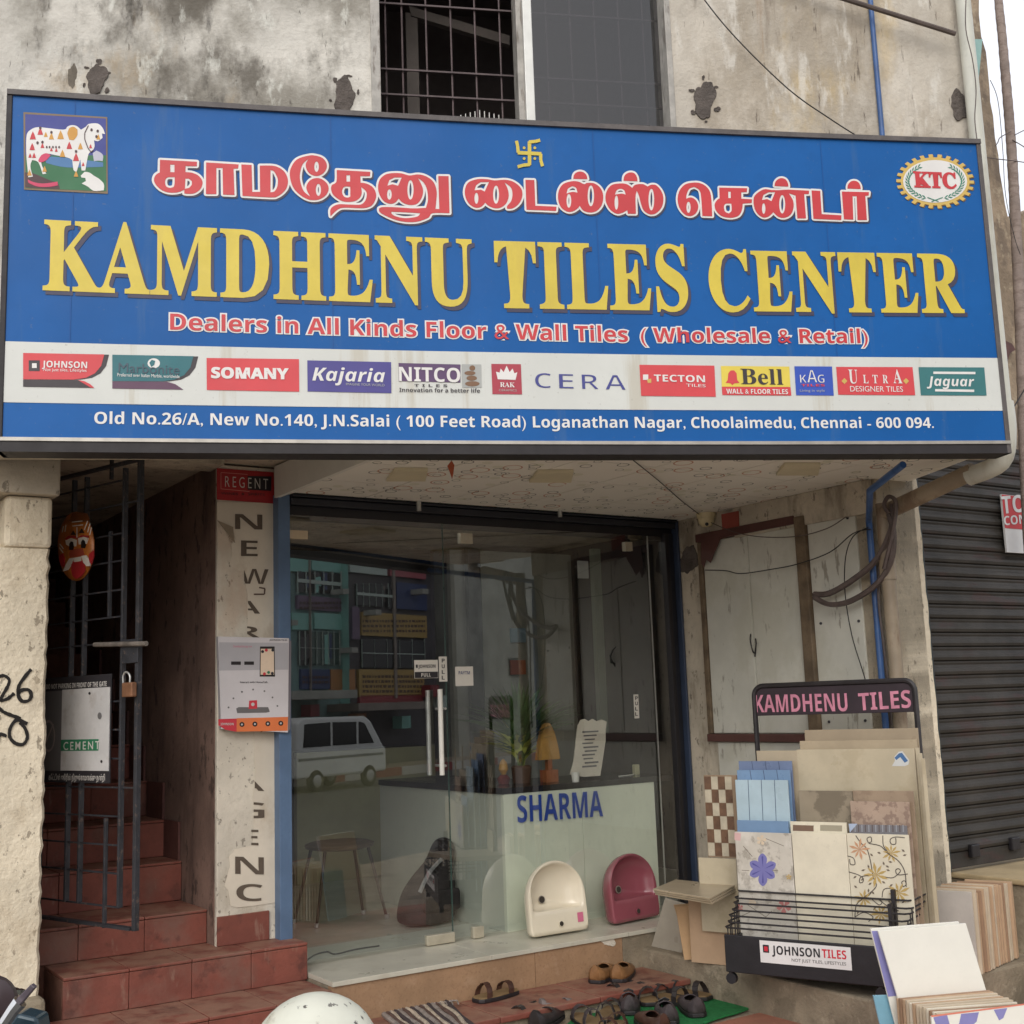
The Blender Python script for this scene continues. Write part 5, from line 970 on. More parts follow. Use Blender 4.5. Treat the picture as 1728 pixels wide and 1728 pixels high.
bq('flat_phone', S5([(375, 1060), (400, 1045), (720, 1045), (738, 1095), (700, 1105), (385, 1110)]), .001, ggy); bq('app_tile', S5([(515, 975), (600, 970), (602, 1060), (510, 1065)]), .002, flat('box_red', (200, 52, 66))); make('app_tile', B().disc(QB, 340 + 555 / 6.4, 1030 + 1015 / 6.4, 3, 3, .003, 12), gwh, bx, recalc=False)
for x in (437, 577, 717, 857): make('round_icon', B().disc(QB, 340 + x / 6.4, 1030 + (1232 - (x - 437) * .03) / 6.4, 4.2, 4.2, .002, 14), mbk, bx, recalc=False); make('round_icon', B().disc(QB, 340 + x / 6.4, 1030 + (1232 - (x - 437) * .03) / 6.4, 1.8, 1.8, .0026, 8), gwh, bx, recalc=False)
for x, y in ((437, 880), (557, 855), (680, 872), (345, 950), (767, 940), (292, 1048), (820, 1032)): make('small_icon', B().disc(QB, 340 + x / 6.4, 1030 + y / 6.4, 1.6, 1.6, .002, 8), ggy, bx, recalc=False)
for x in (320, 462): bq('store_badge', S5([(x, 552), (x + 105, 552), (x + 105, 588), (x, 588)]), .0016, mbk)
text('lettering', 'Interact with HomeTalk', '', QB, S5([(418, 785)])[0], S5([(715, 785)])[0], 3.2, mbk, .0016, bx, ofs=.01); text('lettering', 'JOHNSON', 'bold', QB, S5([(205, 1240)])[0], S5([(348, 1240)])[0], 4, gwh, .0024, bx); text('lettering', 'JOHNSON TILES', 'bold', QB, S5([(735, 328)])[0], S5([(925, 330)])[0], 2.6, mbk, .0012, bx)
text('lettering', 'Download the app now', '', QB, S5([(345, 400)])[0], S5([(545, 400)])[0], 4, flat('box_pink', (206, 120, 140)), .0014, bx)

# ------------------------------------------------------------------ pipes and cables
pvc = M('white_pvc', rgb(206, 206, 194), .45, .06, 4, 0, stains=[(rgb(150, 140, 118), 5, .5, .75, .3, .5)]); pvcb = M('brown_stained_pvc', rgb(150, 136, 116), .55, .12, 5, .1, 40, stains=[(rgb(104, 80, 60), 9, .5, .7, .3, .6)]); blp = M('blue_pvc', rgb(60, 96, 150), .4, .12, 8, stains=[(rgb(40, 50, 80), 9, .55, .75, .4, .5)])
dp = thing('drain_pipe', 'thick white drain pipe down the wall end, turning brown below the sign', 'pipe')
uq_ = WALL.uz(1633, 100, .05)[0]; TP = WALL.P(uq_, 5.6, .06); pe = WALL.P(uq_, 2.86, .06)
make('upper_pipe', B().tube([TP, pe], .036, 16), pvc, dp, smooth=True)
cC = SIDE.P(SIDE.uz(1493, 900, .06)[0], 2.44, .06)
make('elbow', B().tube(crom([pe, pe - V3((0, 0, .14)), pe - V3((0, 0, .25)) + (cC - pe).normalized() * .05, pe + (cC - pe) * .3 + V3((0, 0, -.19))], 5), .045, 16), pvc, dp, smooth=True)
make('slanting_pipe', B().tube([pe + (cC - pe) * .26 + V3((0, 0, -.185)), cC], .042, 14), pvcb, dp, smooth=True)
make('lower_pipe', B().tube([cC + V3((0, 0, .05)), V3((cC.x, cC.y,   .24))], .036, 14), pvcb, dp, smooth=True); make('collar', B().tube([V3((cC.x, cC.y, 2.1)), V3((cC.x, cC.y, 2.2))], .042, 14), pvcb, dp, smooth=True)
def cable(nm, label, pts, r, m, cat='cable', sub=6): 
    o = make(nm, B().tube(crom(pts, sub), r, 6), m, smooth=True); props(o, label, cat); return o
uq2 = WALL.uz(1480, 120, .02)[0]; o = make('water_pipe', B().tube([WALL.P(uq2, 5.6, .016), WALL.P(uq2, 3.2, .016)], .0125, 10), blp, smooth=True); props(o, 'thin blue water pipe running down the upper wall behind the sign', 'pipe')
q0 = SIDE.at(1468, 880, .03); q1 = SIDE.uz(1468, 900, .03); o = make('water_pipe', B().tube([Zp(1524, 784, 2.56), Zp(1468, 828, 2.5)] + [SIDE.P(q1[0], z_, .03) for z_ in (2.42, 2.2, 1.2, .24)], .017, 10), blp, smooth=True); props(o, 'blue water pipe dropping beside the brown drain pipe', 'pipe')
blkc = M('black_cable', rgb(34, 32, 32), .6, .1, 20); gryc = M('grey_conduit', rgb(92, 80, 76), .6, .15, 20)
o = make('iron_rod', B().tube([WALL.at(980, -142, .02), WALL.at(1612, 57, .10)], .012, 8), M('rod_brown', rgb(96, 84, 78), .7, .15, 10)); props(o, 'slanting brown iron rod across the top right of the wall', 'rod')
cable('overhead_cable', 'thin black cable sagging diagonally across the upper wall to the sign', [WALL.at(x, y, .05) for x, y in ((1060, -220), (1120, -100), (1180, -12), (1240, 62), (1330, 150), (1400, 200), (1450, 232))], .003, blkc)
cable('pipe_cable', 'thin grey cable twisting down the white drain pipe', [WALL.at(x, y, .125) for x, y in ((1630, 0), (1630, 50), (1641, 100), (1647, 150), (1645, 200), (1649, 238))], .0025, gryc)
cable('conduit', 'upper of two thick grey conduits looping out of the cabinet post', [SIDE.at(x, y, .09) for x, y in ((1374, 1003), (1400, 1001), (1440, 978), (1478, 945), (1503, 895), (1506, 850))], .016, gryc); cable('conduit', 'lower of two thick grey conduits looping out of the cabinet post', [SIDE.at(x, y, .1) for x, y in ((1374, 1008), (1400, 1020), (1436, 1014), (1480, 985), (1504, 945), (1508, 900), (1500, 868))], .015, gryc)
cable('conduit', 'short grey conduit loop curling beside the pipes under the soffit', [SIDE.at(x, y, .12) for x, y in ((1492, 960), (1506, 900), (1512, 850), (1500, 838), (1492, 852), (1500, 866))], .011, gryc); cable('cable', 'loose brown cable trailing down behind the blue pipe', [SIDE.at(x, y, .05) for x, y in ((1488, 900), (1482, 1000), (1490, 1080), (1498, 1150), (1504, 1225))], .006, gryc)
cable('wire', 'thin black wire crossing the cabinet doors to the pipes', [SIDE.at(x, y, .07) for x, y in ((1190, 962), (1225, 963), (1250, 968), (1300, 961), (1345, 952), (1400, 932), (1440, 900), (1470, 893))], .003, blkc); cable('wire', 'black wire curving down the board right of the cabinet', [SIDE.at(x, y, .06) for x, y in ((1465, 890), (1440, 905), (1427, 940), (1426, 1000), (1437, 1070), (1455, 1130), (1464, 1160))], .003, blkc); cable('wire', 'wire sagging from the dome camera along the cabinet head', [SIDE.at(x, y, .07) for x, y in ((1200, 882), (1240, 898), (1285, 906), (1345, 905), (1395, 892), (1428, 872))], .0028, gryc)
cable('wire', 'long thin wire drooping along the ceiling tiles to the dome camera', [Zp(x, y, zs - .01) for x, y in ((1060, 770), (1110, 810), (1150, 845), (1180, 868))], .0025, blkc)
cable('wire', 'short wire loop hanging just below the sign edge', [Zp(x, y, zs - .012) for x, y in ((770, 767), (790, 772), (812, 773), (835, 767))], .003, blkc)
t_ = thing('hanging_charm', 'small orange paper charm hanging under the soffit behind the sign', 'ornament'); hp = Zp(761, 769, zs); HPl = Plane(hp, SIGN.t); make('string', B().tube([hp, HPl.at(762, 778)], .0015, 5), blkc, t_); make('paper', B().poly(HPl, [(762, 777), (767, 785), (765, 800), (763, 808), (759, 796), (755, 786)], .004, .006), M('charm_orange', rgb(170, 84, 50), .7, .1), t_)
t_ = thing('bird_spikes', 'row of small white plastic spikes at the foot of the barred window', 'spikes')
for k, x in enumerate(range(778, 846, 8)): u, z = WALL.uz(x, 204, .03); make('spike', B().tube([WALL.P(u, 3.9, .03), WALL.P(u, WALL.uz(x, 186 + abs(k - 4) * 2, .03)[1], .03)], .002, 5), white, t_)
make('strip', B().pb(WALL, WALL.uz(774, 204, .03)[0], WALL.uz(848, 204, .03)[0], 3.9, 3.905, .015, .045), white, t_)

# ------------------------------------------------------------------ right edge: neighbour wall, trunk, to-let board
NW = Plane(PIER.P(0, 0, -.35), SD); rag = [(1540, -60), (1650, -60), (1652, 0), (1652, 25), (1656, 62), (1664, 88), (1667, 118), (1670, 150), (1671, 172), (1676, 196), (1679, 232), (1685, 262), (1687, 290), (1692, 318), (1696, 345), (1702, 372), (1716, 366), (1745, 348), (1745, 792), (1540, 792)]
NWp = M('old_brick_plaster', rgb(158, 140, 118), .95, .2, 4, .9, 30, stains=[(rgb(98, 86, 76), 5, .5, .7, .6, .6), (rgb(190, 176, 150), 9, .58, .74, 1, .5)])
nw = thing('neighbour_wall', 'crumbling grey brown wall with a ragged edge behind the sign end', 'wall')
make('wall', B().poly(NW, rag, 0, .5), NWp, nw); make('blue_strip', B().poly(NW, [(1645, 66), (1658, 66), (1652, 130), (1647, 128)], .02, .015), M('pale_teal', rgb(150, 186, 180), .8, .1), nw)
make('red_rag', B().poly(NW, [(1697, 575), (1708, 580), (1714, 590), (1704, 596), (1700, 612), (1694, 600)], .03, .01), maroon, nw)
TR = Plane(Zp(1725, 1500, .4) if 0 else NW.P(0, 0, .5), SD)
tk = thing('palm_trunk', 'slender grey ringed palm trunk rising past the right end of the sign', 'tree'); tp = [TR.at(x, y) for x, y in ((1683, -60), (1685, 0), (1691, 60), (1697, 130), (1703, 200), (1708, 270), (1712, 340), (1716, 420), (1721, 520), (1726, 640), (1730, 760), (1740, 950), (1760, 1300))]
path = crom(tp, 10); base_n = len(path); b = B(); u_ = None; n = 12
for i, p in enumerate(path):
    r_ = .024 + .012 * i / base_n + (.0015 if i % 3 == 0 else 0) + random.uniform(-.0008, .0008)
    for k in range(n): a = 2 * math.pi * k / n; b.v.append((p.x + r_ * math.cos(a), p.y + r_ * math.sin(a), p.z))
for i in range(base_n - 1):
    for k in range(n): b.f.append((i * n + k, i * n + (k + 1) % n, (i + 1) * n + (k + 1) % n, (i + 1) * n + k))
make('trunk', b, M('trunk_bark', rgb(150, 136, 128), .9, .15, 10, .6, 60, stains=[(rgb(120, 104, 96), 12, .5, .7, 3, .6)]), tk, smooth=True)
for pts in ([(1706, 222), (1688, 232), (1684, 240), (1680, 246)], [(1712, 228), (1728, 220), (1740, 217)], [(1708, 236), (1722, 244), (1734, 252)], [(1660, 265), (1680, 268), (1715, 272), (1740, 276)]): make('twig', B().tube(crom([TR.at(x, y, .03) for x, y in pts], 4), .003, 5), gryc, tk)
cable('wire', 'thin wire hanging beside the palm trunk at the right edge', [TR.at(x, y, .06) for x, y in ((1671, 135), (1684, 170), (1692, 250), (1697, 330), (1712, 400), (1722, 430))], .002, blkc)
cable('wire', 'black wire slanting up from the lower right corner of the sign', [TR.at(x, y, .1) for x, y in ((1702, 700), (1712, 685), (1730, 655))], .004, blkc)
tl = thing('to_let_board', 'red and white to let board hung on the dark roller shutter', 'sign'); lo = .05
make('board', B().px(SH, 1690, 834, 1796, 938, lo - .012, lo), M('board_white', rgb(206, 206, 206), .5, .05, 8), tl); a = SH.uz(1690, 834, lo); c = SH.uz(1695, 891, lo); c2 = SH.uz(1796, 890, lo)
make('red_field', B().pb(SH, a[0] + .001, c2[0] - .001, c[1], a[1] - .002, lo + .0005, lo + .002), flat('tolet_red', (186, 44, 50)), tl); 
text('lettering', 'TO LET', 'bold', SH, (1692, 867), (1786, 858), 29, M('board_white', rgb(206, 206, 206)), lo + .004, tl); text('lettering', 'CONTACT :', 'bold', SH, (1695, 886.5), (1782, 878), 15, _m['board_white'], lo + .004, tl)
ORD = ['nearest', 'second', 'third', 'fourth', 'fifth', 'sixth', 'seventh', 'eighth', 'ninth', 'tenth', 'eleventh', 'twelfth', 'thirteenth', 'fourteenth', 'fifteenth', 'sixteenth', 'seventeenth', 'farthest']
# ------------------------------------------------------------------ tile display rack
RZ = .29; rk0, rk1 = Zp(1225, 1640, RZ), Zp(1489, 1666, RZ); RK = Plane(rk0, rk1 - rk0); RL = (rk1 - rk0).length + .03
rk = thing('display_rack', 'black metal tile display rack with a lettered header board and wire basket front', 'rack')
make('front_board', B().pb(RK, 0, RL, RZ, RK.uz(1225, 1577)[1], -.012, 0), black, rk, bevel=.004)
make('base_tray', B().pb(RK, .01, RL - .01, RZ, RZ + .02, -.5, -.013), black, rk)
for u_ in (.0, RL - .02): make('side_board', B().pb(RK, u_ + .001, u_ + .019, RZ + .021, RK.uz(1225, 1577)[1] - .02, -.5, -.013), black, rk)
lb = bpy.data.objects.new('label_plate', B and None); COL.objects.link(lb); lb.parent = rk
ul_, zt_l = RK.uz(1281.5, 1586.5, .002); ur_, _z = RK.uz(1435, 1600, .002); zb_l = RK.uz(1282.5, 1623.5, .002)[1]
make('plate', B().pb(RK, ul_, ur_, zb_l, zt_l, .0005, .0025), M('label_white', rgb(222, 220, 218), .4, .03), lb); lbk2 = flat('label_black', (36, 34, 38)); lrd = flat('label_red', (200, 46, 62))
text('lettering', 'JOHNSON', 'bold', RK, (1303, 1610), (1384, 1616), 14.5, lbk2, .004, lb); text('lettering', 'TILES', 'bold', RK, (1387.5, 1616), (1428.5, 1619), 14.5, lrd, .004, lb); text('lettering', 'NOT JUST TILES, LIFESTYLES', '', RK, (1336, 1622.5), (1428, 1629.5), 5.2, flat('label_grey', (90, 86, 86)), .004, lb)
make('mark', B().px(RK, 1287, 1594, 1298, 1608, .0025, .0035), lbk2, lb); make('mark', B().px(RK, 1289.2, 1597, 1295.8, 1605.4, .0035, .0042), lrd, lb)
# wires: each a bent rod across the front and back along both sides
for k, (xl, yl, xr, yr) in enumerate(((1243, 1503, 1540, 1520), (1238, 1515, 1537, 1534), (1236, 1524, 1534, 1543), (1233, 1535, 1530, 1556), (1228, 1545, 1524, 1566), (1226, 1555, 1518, 1578), (1222, 1566, 1512, 1586))):
    o_ = -.16 + k * .026; a = RK.uz(xl, yl, o_); c = RK.uz(xr, yr, o_); z_ = (a[1] + c[1]) / 2; bk = o_ - .22
    make('wire_rod', B().tube([RK.P(a[0], z_, bk), RK.P(a[0], z_, o_ - .02), RK.P(a[0] + .012, z_, o_), RK.P(c[0] - .02, z_, o_), RK.P(c[0], z_, o_ - .025), RK.P(c[0], z_, bk)], .0042, 6), irond, rk, smooth=True)
    make('upright_rod', B().tube([RK.P(a[0] + .004, z_, o_ - .03), RK.P(a[0] + .004, RZ + .02, o_ - .03)], .003, 5), irond, rk); make('upright_rod', B().tube([RK.P(c[0] - .004, z_, o_ - .03), RK.P(c[0] - .004, RZ + .02, o_ - .03)], .003, 5), irond, rk)
# header board and tall legs at the back
HO = -.52; hx = [RK.uz(x, 1180, HO)[0] for x in (1273, 1545)]; hz0, hz1 = RK.uz(1274, 1203, HO)[1], RK.uz(1274, 1168, HO)[1]
hz1 = RK.uz(1400, 1153, HO)[1]; hz0 = RK.uz(1400, 1205, HO)[1]; r_ = .05; cpts = [(hx[0], hz0), (hx[1], hz0)] + [(hx[1] - r_ + r_ * math.cos(a), hz1 - r_ + r_ * math.sin(a)) for a in [math.pi / 2 * k / 6 for k in range(7)]] + [(hx[0] + r_ + r_ * math.cos(a), hz1 - r_ + r_ * math.sin(a)) for a in [math.pi / 2 + math.pi / 2 * k / 6 for k in range(7)]]
make('header_board', B().prism([RK.P(u, z, HO) for u, z in cpts], -RK.n * .015), M('header_black', rgb(44, 30, 38), .5, .15, 10), rk, bevel=.002)
cp2 = cpts[2:9]; arc = [RK.P(hx[0] - .0, RZ, HO), RK.P(hx[0], hz1 - r_, HO)] + [RK.P(u, z, HO) for u, z in reversed(cpts[9:])] + [RK.P(u, z, HO) for u, z in reversed(cpts[2:9])] + [RK.P(hx[1], RZ + .0, HO)]
make('leg_frame', B().tube(arc, .013, 8), irond, rk, smooth=True)
make('spine', B().tube([RK.P(hx[1], RZ + .02, HO + .03), RK.P(hx[1] + .01, RZ + .02, 0)], .01, 6), irond, rk)
text('lettering', 'KAMDHENU', 'bold', RK, (1275, 1202), (1431, 1200), 29, M('faded_pink', rgb(206, 134, 156), .6, .12, 20), HO + .003, rk, ofs=.0); text('lettering', 'TILES', 'bold', RK, (1450, 1199), (1538, 1194), 29, _m['faded_pink'], HO + .003, rk, ofs=.0)
for u_, o_ in ((.02, -.02), (RL - .04, -.02), (.02, -.46)):
    cs_ = bpy.data.objects.new('caster', None); COL.objects.link(cs_); cs_.parent = rk; p = RK.P(u_, .235 + .026, o_)
    make('wheel', B().tube([p - RK.n * .012, p + RK.n * .012], .025, 12), black, cs_); make('fork', B().pb(RK, u_ - .008, u_ + .008, .28, RZ - .001, o_ - .016, o_ + .016), irond, cs_)
# stepped dark tile holder plates at the right side
for k in range(9): o_ = -.10 - k * .045; zt_ = RZ + .33 + k * .055; make('divider', B().pb(RK, RL - .012 + k * .004, RL + .004 + k * .004, RZ + .03, zt_, o_ - .03, o_), irond, rk)

# ---- tiles standing in the rack
def cm(n, c, r=.3, **k): return M(n, rgb(*c), r, k.pop('var', .06), k.pop('sc', 6), stains=k.pop('stains', ()), **k)
t_cream = cm('tile_cream', (222, 214, 192)); t_beige = cm('tile_beige', (190, 178, 152), stains=[(rgb(170, 156, 128), 5, .5, .7, 1, .5)]); t_beige2 = cm('tile_sand', (176, 160, 134)); t_edge = cm('tile_biscuit', (190, 160, 130), .8)
t_flor = cm('tile_floral_ground', (200, 194, 182), stains=[(rgb(150, 142, 130), 14, .54, .66, 1, .7), (rgb(222, 216, 206), 6, .5, .7, 1, .6)]); t_vine = cm('tile_vine_ground', (218, 210, 188)); t_bluew = cm('tile_pale_blue', (176, 198, 208)); t_blued = cm('tile_blue_strips', (120, 150, 184)); t_stone = cm('tile_grey_stone', (150, 138, 118), stains=[(rgb(106, 96, 80), 6, .5, .62, 1, .7)]); t_spot = cm('tile_speckled', (174, 152, 134), stains=[(rgb(130, 108, 96), 28, .52, .62, 1, .7)]); t_str = cm('tile_striped_grey', (120, 118, 122))
DO = -.10
def tile(label, x0, y0, x1, y1, o_, m, pl=RK, zb=None, name='tile', cat='tile', th=.009, group='sample tiles standing in the rack'):
    a = pl.uz(x0, y0, o_); c = pl.uz(x1, y0, o_); zb_ = pl.uz(x1, y1, o_)[1] if zb is None else zb
    t_ = thing(name, label, cat, group); make('slab', B().pb(pl, a[0] + .0006, c[0] - .0006, zb_, a[1], o_ - th, o_), m, t_, bevel=.0012); return t_
tf = tile('floral sample tile with one violet flower, front left of the rack', 1239.5, 1403.5, 1334.5, 1562, -.17, t_flor, zb=.315)
tile('plain cream sample tile in the middle of the rack front row', 1335.5, 1405, 1427.5, 1562, -.171, t_cream, zb=.315)
tv = tile('cream sample tile with brown vines and ochre flowers, front right of the rack', 1428, 1406, 1533, 1564, -.172, t_vine, zb=.315)
def S7(pts): return [(1160 + x / 3.927, 1140 + y / 3.927) for x, y in pts]
def onr(nm, pts, off, m, par): make(nm, B().poly(RK, pts, off), m, par, recalc=False)
vio = flat('petal_violet', (120, 118, 176)); vio2 = flat('petal_violet_dark', (86, 84, 150)); pet = flat('petal_cream', (214, 196, 170)); och = flat('petal_ochre', (186, 158, 96)); vbr = flat('vine_brown', (84, 76, 70)); pkp = flat('petal_pink', (186, 120, 116))
fo = -.1695
cx_, cy_ = 1160 + 500 / 3.927, 1140 + 1285 / 3.927
for k, (a, L_) in enumerate(((92, 26), (150, 24), (205, 23), (270, 27), (325, 23), (25, 23))):
    a = math.radians(a); dx, dy = math.cos(a), -math.sin(a); pts = smooth_poly([(cx_ + dx * L_ * t + -dy * w_, cy_ + dy * L_ * t + dx * w_) for t, w_ in ((0, 1.2), (.35, 6), (.7, 7.5), (.95, 4), (1.05, 0), (.95, -4), (.7, -7.5), (.35, -6), (0, -1.2))]); onr('petal', pts, fo + k * .0001, vio if k % 2 else vio, tf); onr('petal_vein', [(cx_ + dx * 3, cy_ + dy * 3), (cx_ + dx * L_ * .8 - dy * 1.6, cy_ + dy * L_ * .8 + dx * 1.6), (cx_ + dx * L_ * .9, cy_ + dy * L_ * .9), (cx_ + dx * L_ * .8 + dy * 1.6, cy_ + dy * L_ * .8 - dx * 1.6)], fo + .0008, vio2, tf)
for (x, y, s_, m) in ((490, 1090, 9, pet), (640, 1530, 13, pkp), (430, 1500, 7, pet), (345, 1540, 7, pkp), (672, 1335, 5, och)):
    for k in range(5): a = k * 1.257 + x; px_, py_ = 1160 + x / 3.927, 1140 + y / 3.927; onr('small_petal', smooth_poly([(px_, py_), (px_ + s_ * math.cos(a - .45) * .8, py_ + s_ * math.sin(a - .45) * .8), (px_ + s_ * math.cos(a), py_ + s_ * math.sin(a)), (px_ + s_ * math.cos(a + .45) * .8, py_ + s_ * math.sin(a + .45) * .8)]), fo + .00005 * k, m, tf)
b = B()
for pts in ([(370, 1130), (430, 1200)], [(520, 1080), (640, 1130)], [(560, 1290), (600, 1292)], [(360, 1290), (410, 1292)], [(400, 1520), (520, 1600), (560, 1560)], [(345, 1600), (430, 1560)]): b.strip(RK, S7(pts), 1, fo)
make('twig_print', b, flat('print_grey', (120, 112, 100)), tf, recalc=False, kind='stuff'); onr('price_sticker', S7([(312, 1040), (355, 1045), (352, 1095), (312, 1090)]), fo, flat('price_pink', (214, 176, 172)), tf)
vo_ = -.1712; b = B()
vines = [[(1115, 1060), (1150, 1110), (1190, 1150), (1215, 1240), (1230, 1330), (1250, 1400), (1170, 1470), (1120, 1520), (1110, 1600)], [(1200, 1110), (1190, 1080), (1215, 1070), (1220, 1100), (1205, 1112), (1280, 1130), (1330, 1180), (1400, 1230), (1440, 1300), (1450, 1400)], [(1295, 1060), (1300, 1130), (1340, 1180)], [(1440, 1075), (1380, 1070), (1345, 1085), (1350, 1115), (1380, 1115), (1380, 1075)], [(1060, 1195), (1100, 1210), (1110, 1250), (1080, 1250), (1075, 1215)], [(1065, 1300), (1130, 1320), (1165, 1345), (1160, 1370), (1140, 1370), (1150, 1335), (1200, 1325)], [(1290, 1330), (1360, 1340), (1410, 1300), (1400, 1280), (1380, 1290), (1395, 1320), (1460, 1315)], [(1250, 1400), (1200, 1460)], [(1290, 1470), (1300, 1420), (1340, 1410), (1400, 1430)], [(1430, 1400), (1420, 1370), (1440, 1360), (1450, 1385), (1430, 1400)], [(1220, 1480), (1270, 1520), (1290, 1500), (1270, 1485), (1330, 1530), (1400, 1560)], [(1110, 1600), (1170, 1570), (1230, 1600), (1200, 1630)]]
for v_ in vines: b.strip(RK, [(p.x, p.y) for p in crom([(x, y, 0) for x, y in S7(v_)], 5)], 1.5, vo_)
make('vine_print', b, vbr, tv, recalc=False, kind='stuff')
for x, y, s_ in ((1140, 1150, 19), (1350, 1175, 17), (1250, 1320, 22), (1400, 1440, 21), (1170, 1480, 17), (1280, 1580, 18)):
    px_, py_ = 1160 + x / 3.927, 1140 + y / 3.927
    for k in range(9): a = k * .698 + x; L_ = s_ * (.85 + .15 * (k % 2)); onr('flower_petal', [(px_, py_), (px_ + L_ * .6 * math.cos(a - .2), py_ + L_ * .6 * math.sin(a - .2)), (px_ + L_ * math.cos(a), py_ + L_ * math.sin(a)), (px_ + L_ * .6 * math.cos(a + .2), py_ + L_ * .6 * math.sin(a + .2))], vo_ + .001 + k * .00003, och if y != 1150 else flat('petal_tan', (196, 150, 116)), tv)
b = B(); rnd = random.Random(4)
for x, y in ((1220, 1188), (1270, 1175), (1300, 1245), (1325, 1265), (1345, 1235), (1200, 1265), (1165, 1290), (1110, 1335), (1160, 1350), (1115, 1400), (1200, 1425), (1230, 1440), (1300, 1370), (1330, 1290), (1430, 1160), (1440, 1190), (1210, 1380), (1350, 1390), (1430, 1500), (1340, 1500), (1290, 1540), (1130, 1570), (1240, 1545)):
    a = rnd.uniform(0, 3.1); px_, py_ = 1160 + x / 3.927, 1140 + y / 3.927; b.poly(RK, [(px_ + 3.6 * math.cos(a), py_ + 3.6 * math.sin(a)), (px_ + 1.7 * math.cos(a + 1.57), py_ + 1.7 * math.sin(a + 1.57)), (px_ - 3.6 * math.cos(a), py_ - 3.6 * math.sin(a)), (px_ - 1.7 * math.cos(a + 1.57), py_ - 1.7 * math.sin(a + 1.57))], vo_ + .0008)
make('leaf_print', b, flat('leaf_brown', (110, 98, 84)), tv, recalc=False, kind='stuff')
tile('blue grey ribbed tile just behind the violet flower tile', 1243, 1384, 1330, 1560, -.205, t_blued, zb=.33)
tp_ = tile('cream tile with two small framed pictures behind the plain cream tile', 1333, 1386, 1428, 1560, -.206, t_cream, zb=.33)
for x0, x1, c in ((1338, 1373, 'print_umber'), (1384, 1421, 'print_dim')): onr('picture_print', [(x0, 1392), (x1, 1393), (x1, 1403), (x0, 1402)], -.2055, flat(c, (120, 96, 80) if c == 'print_umber' else (160, 152, 132)), tp_)
tq = tile('dark grey striped tile behind the vine patterned tile', 1432, 1391, 1530, 1560, -.207, t_str, zb=.33)
for k in range(16): onr('stripe', [(1436 + k * 5.8, 1392), (1438 + k * 5.8, 1392), (1438.4 + k * 5.8, 1404), (1436.4 + k * 5.8, 1404)], -.2065, flat('stripe_light', (150, 152, 158)) if k % 2 else flat('stripe_brown', (96, 86, 84)), tq)
onr('corner_sticker', [(1432, 1390), (1447, 1390), (1434, 1405)], -.206, flat('sticker_blue_white', (170, 184, 206)), tq)
def planks(x0, y0, x1, y1, o_, m, label, lines=3):
    t_ = tile(label, x0, y0, x1, y1, o_, m, zb=.36)
    for k in range(1, lines + 1): x = x0 + (x1 - x0) * k / (lines + 1); onr('groove', [(x - .5, y0), (x + .5, y0), (x + 3.6, y1), (x + 2.6, y1)], o_ + .0006, flat('groove_blue', (70, 84, 110)), t_)
planks(1240, 1316, 1329, 1386, -.245, t_bluew, 'pale blue tile with four plank strips at the left of the rack'); planks(1243, 1299.5, 1333, 1320, -.28, t_blued, 'mid blue plank tile just behind the pale blue one'); planks(1246, 1284.5, 1336, 1305, -.315, cm('tile_blue_purple', (112, 128, 160)), 'blue and purple block tile, third in the blue row')
tile('speckled pinkish brown tile on the right of the rack', 1434, 1352, 1534, 1400, -.245, t_spot, zb=.36); tile('veined grey stone tile leaning across the middle of the rack', 1347, 1334, 1438, 1400, -.28, t_stone, zb=.36); tile('brown beige marbled tile behind the speckled tile', 1438.5, 1334, 1541, 1400, -.281, cm('tile_brown_beige', (160, 140, 118), stains=[(rgb(128, 108, 90), 9, .5, .65, 1, .5)]), zb=.36)
tb = tile('large plain beige tile with a torn blue sticker at its top corner', 1344, 1265, 1543, 1400, -.36, t_beige, zb=.36)
onr('sticker', S7([(1355, 600), (1375, 565), (1370, 540), (1400, 505), (1425, 500), (1470, 560), (1465, 590), (1440, 600)]), -.3592, flat('sticker_pale', (206, 208, 206)), tb); onr('sticker', S7([(1372, 545), (1402, 515), (1422, 512), (1462, 565), (1440, 578), (1410, 540), (1385, 560)]), -.3588, flat('sticker_mid_blue', (70, 110, 156)), tb)
tile('sand coloured large tile, second from the back of the rack', 1349, 1250.5, 1547, 1400, -.40, t_beige2, zb=.36); tile('tallest brown sand tile at the very back of the rack', 1357, 1232, 1549, 1400, -.44, cm('tile_brown_sand', (164, 148, 124)), zb=.36)
tile('cream tile behind the blue planks with a brown border strip', 1276, 1267, 1345, 1400, -.36, cm('tile_dull_cream', (180, 166, 142)), zb=.36)
for k, x in enumerate((1551, 1556, 1561)): tile(('thin edge-on tile at the right side of the rack, %s' % ('innermost', 'middle one', 'outermost')[k]), x - 7, 1262 + k * 9, x, 1400, -.36 + k * .05, t_beige, zb=.40 + .02 * k)
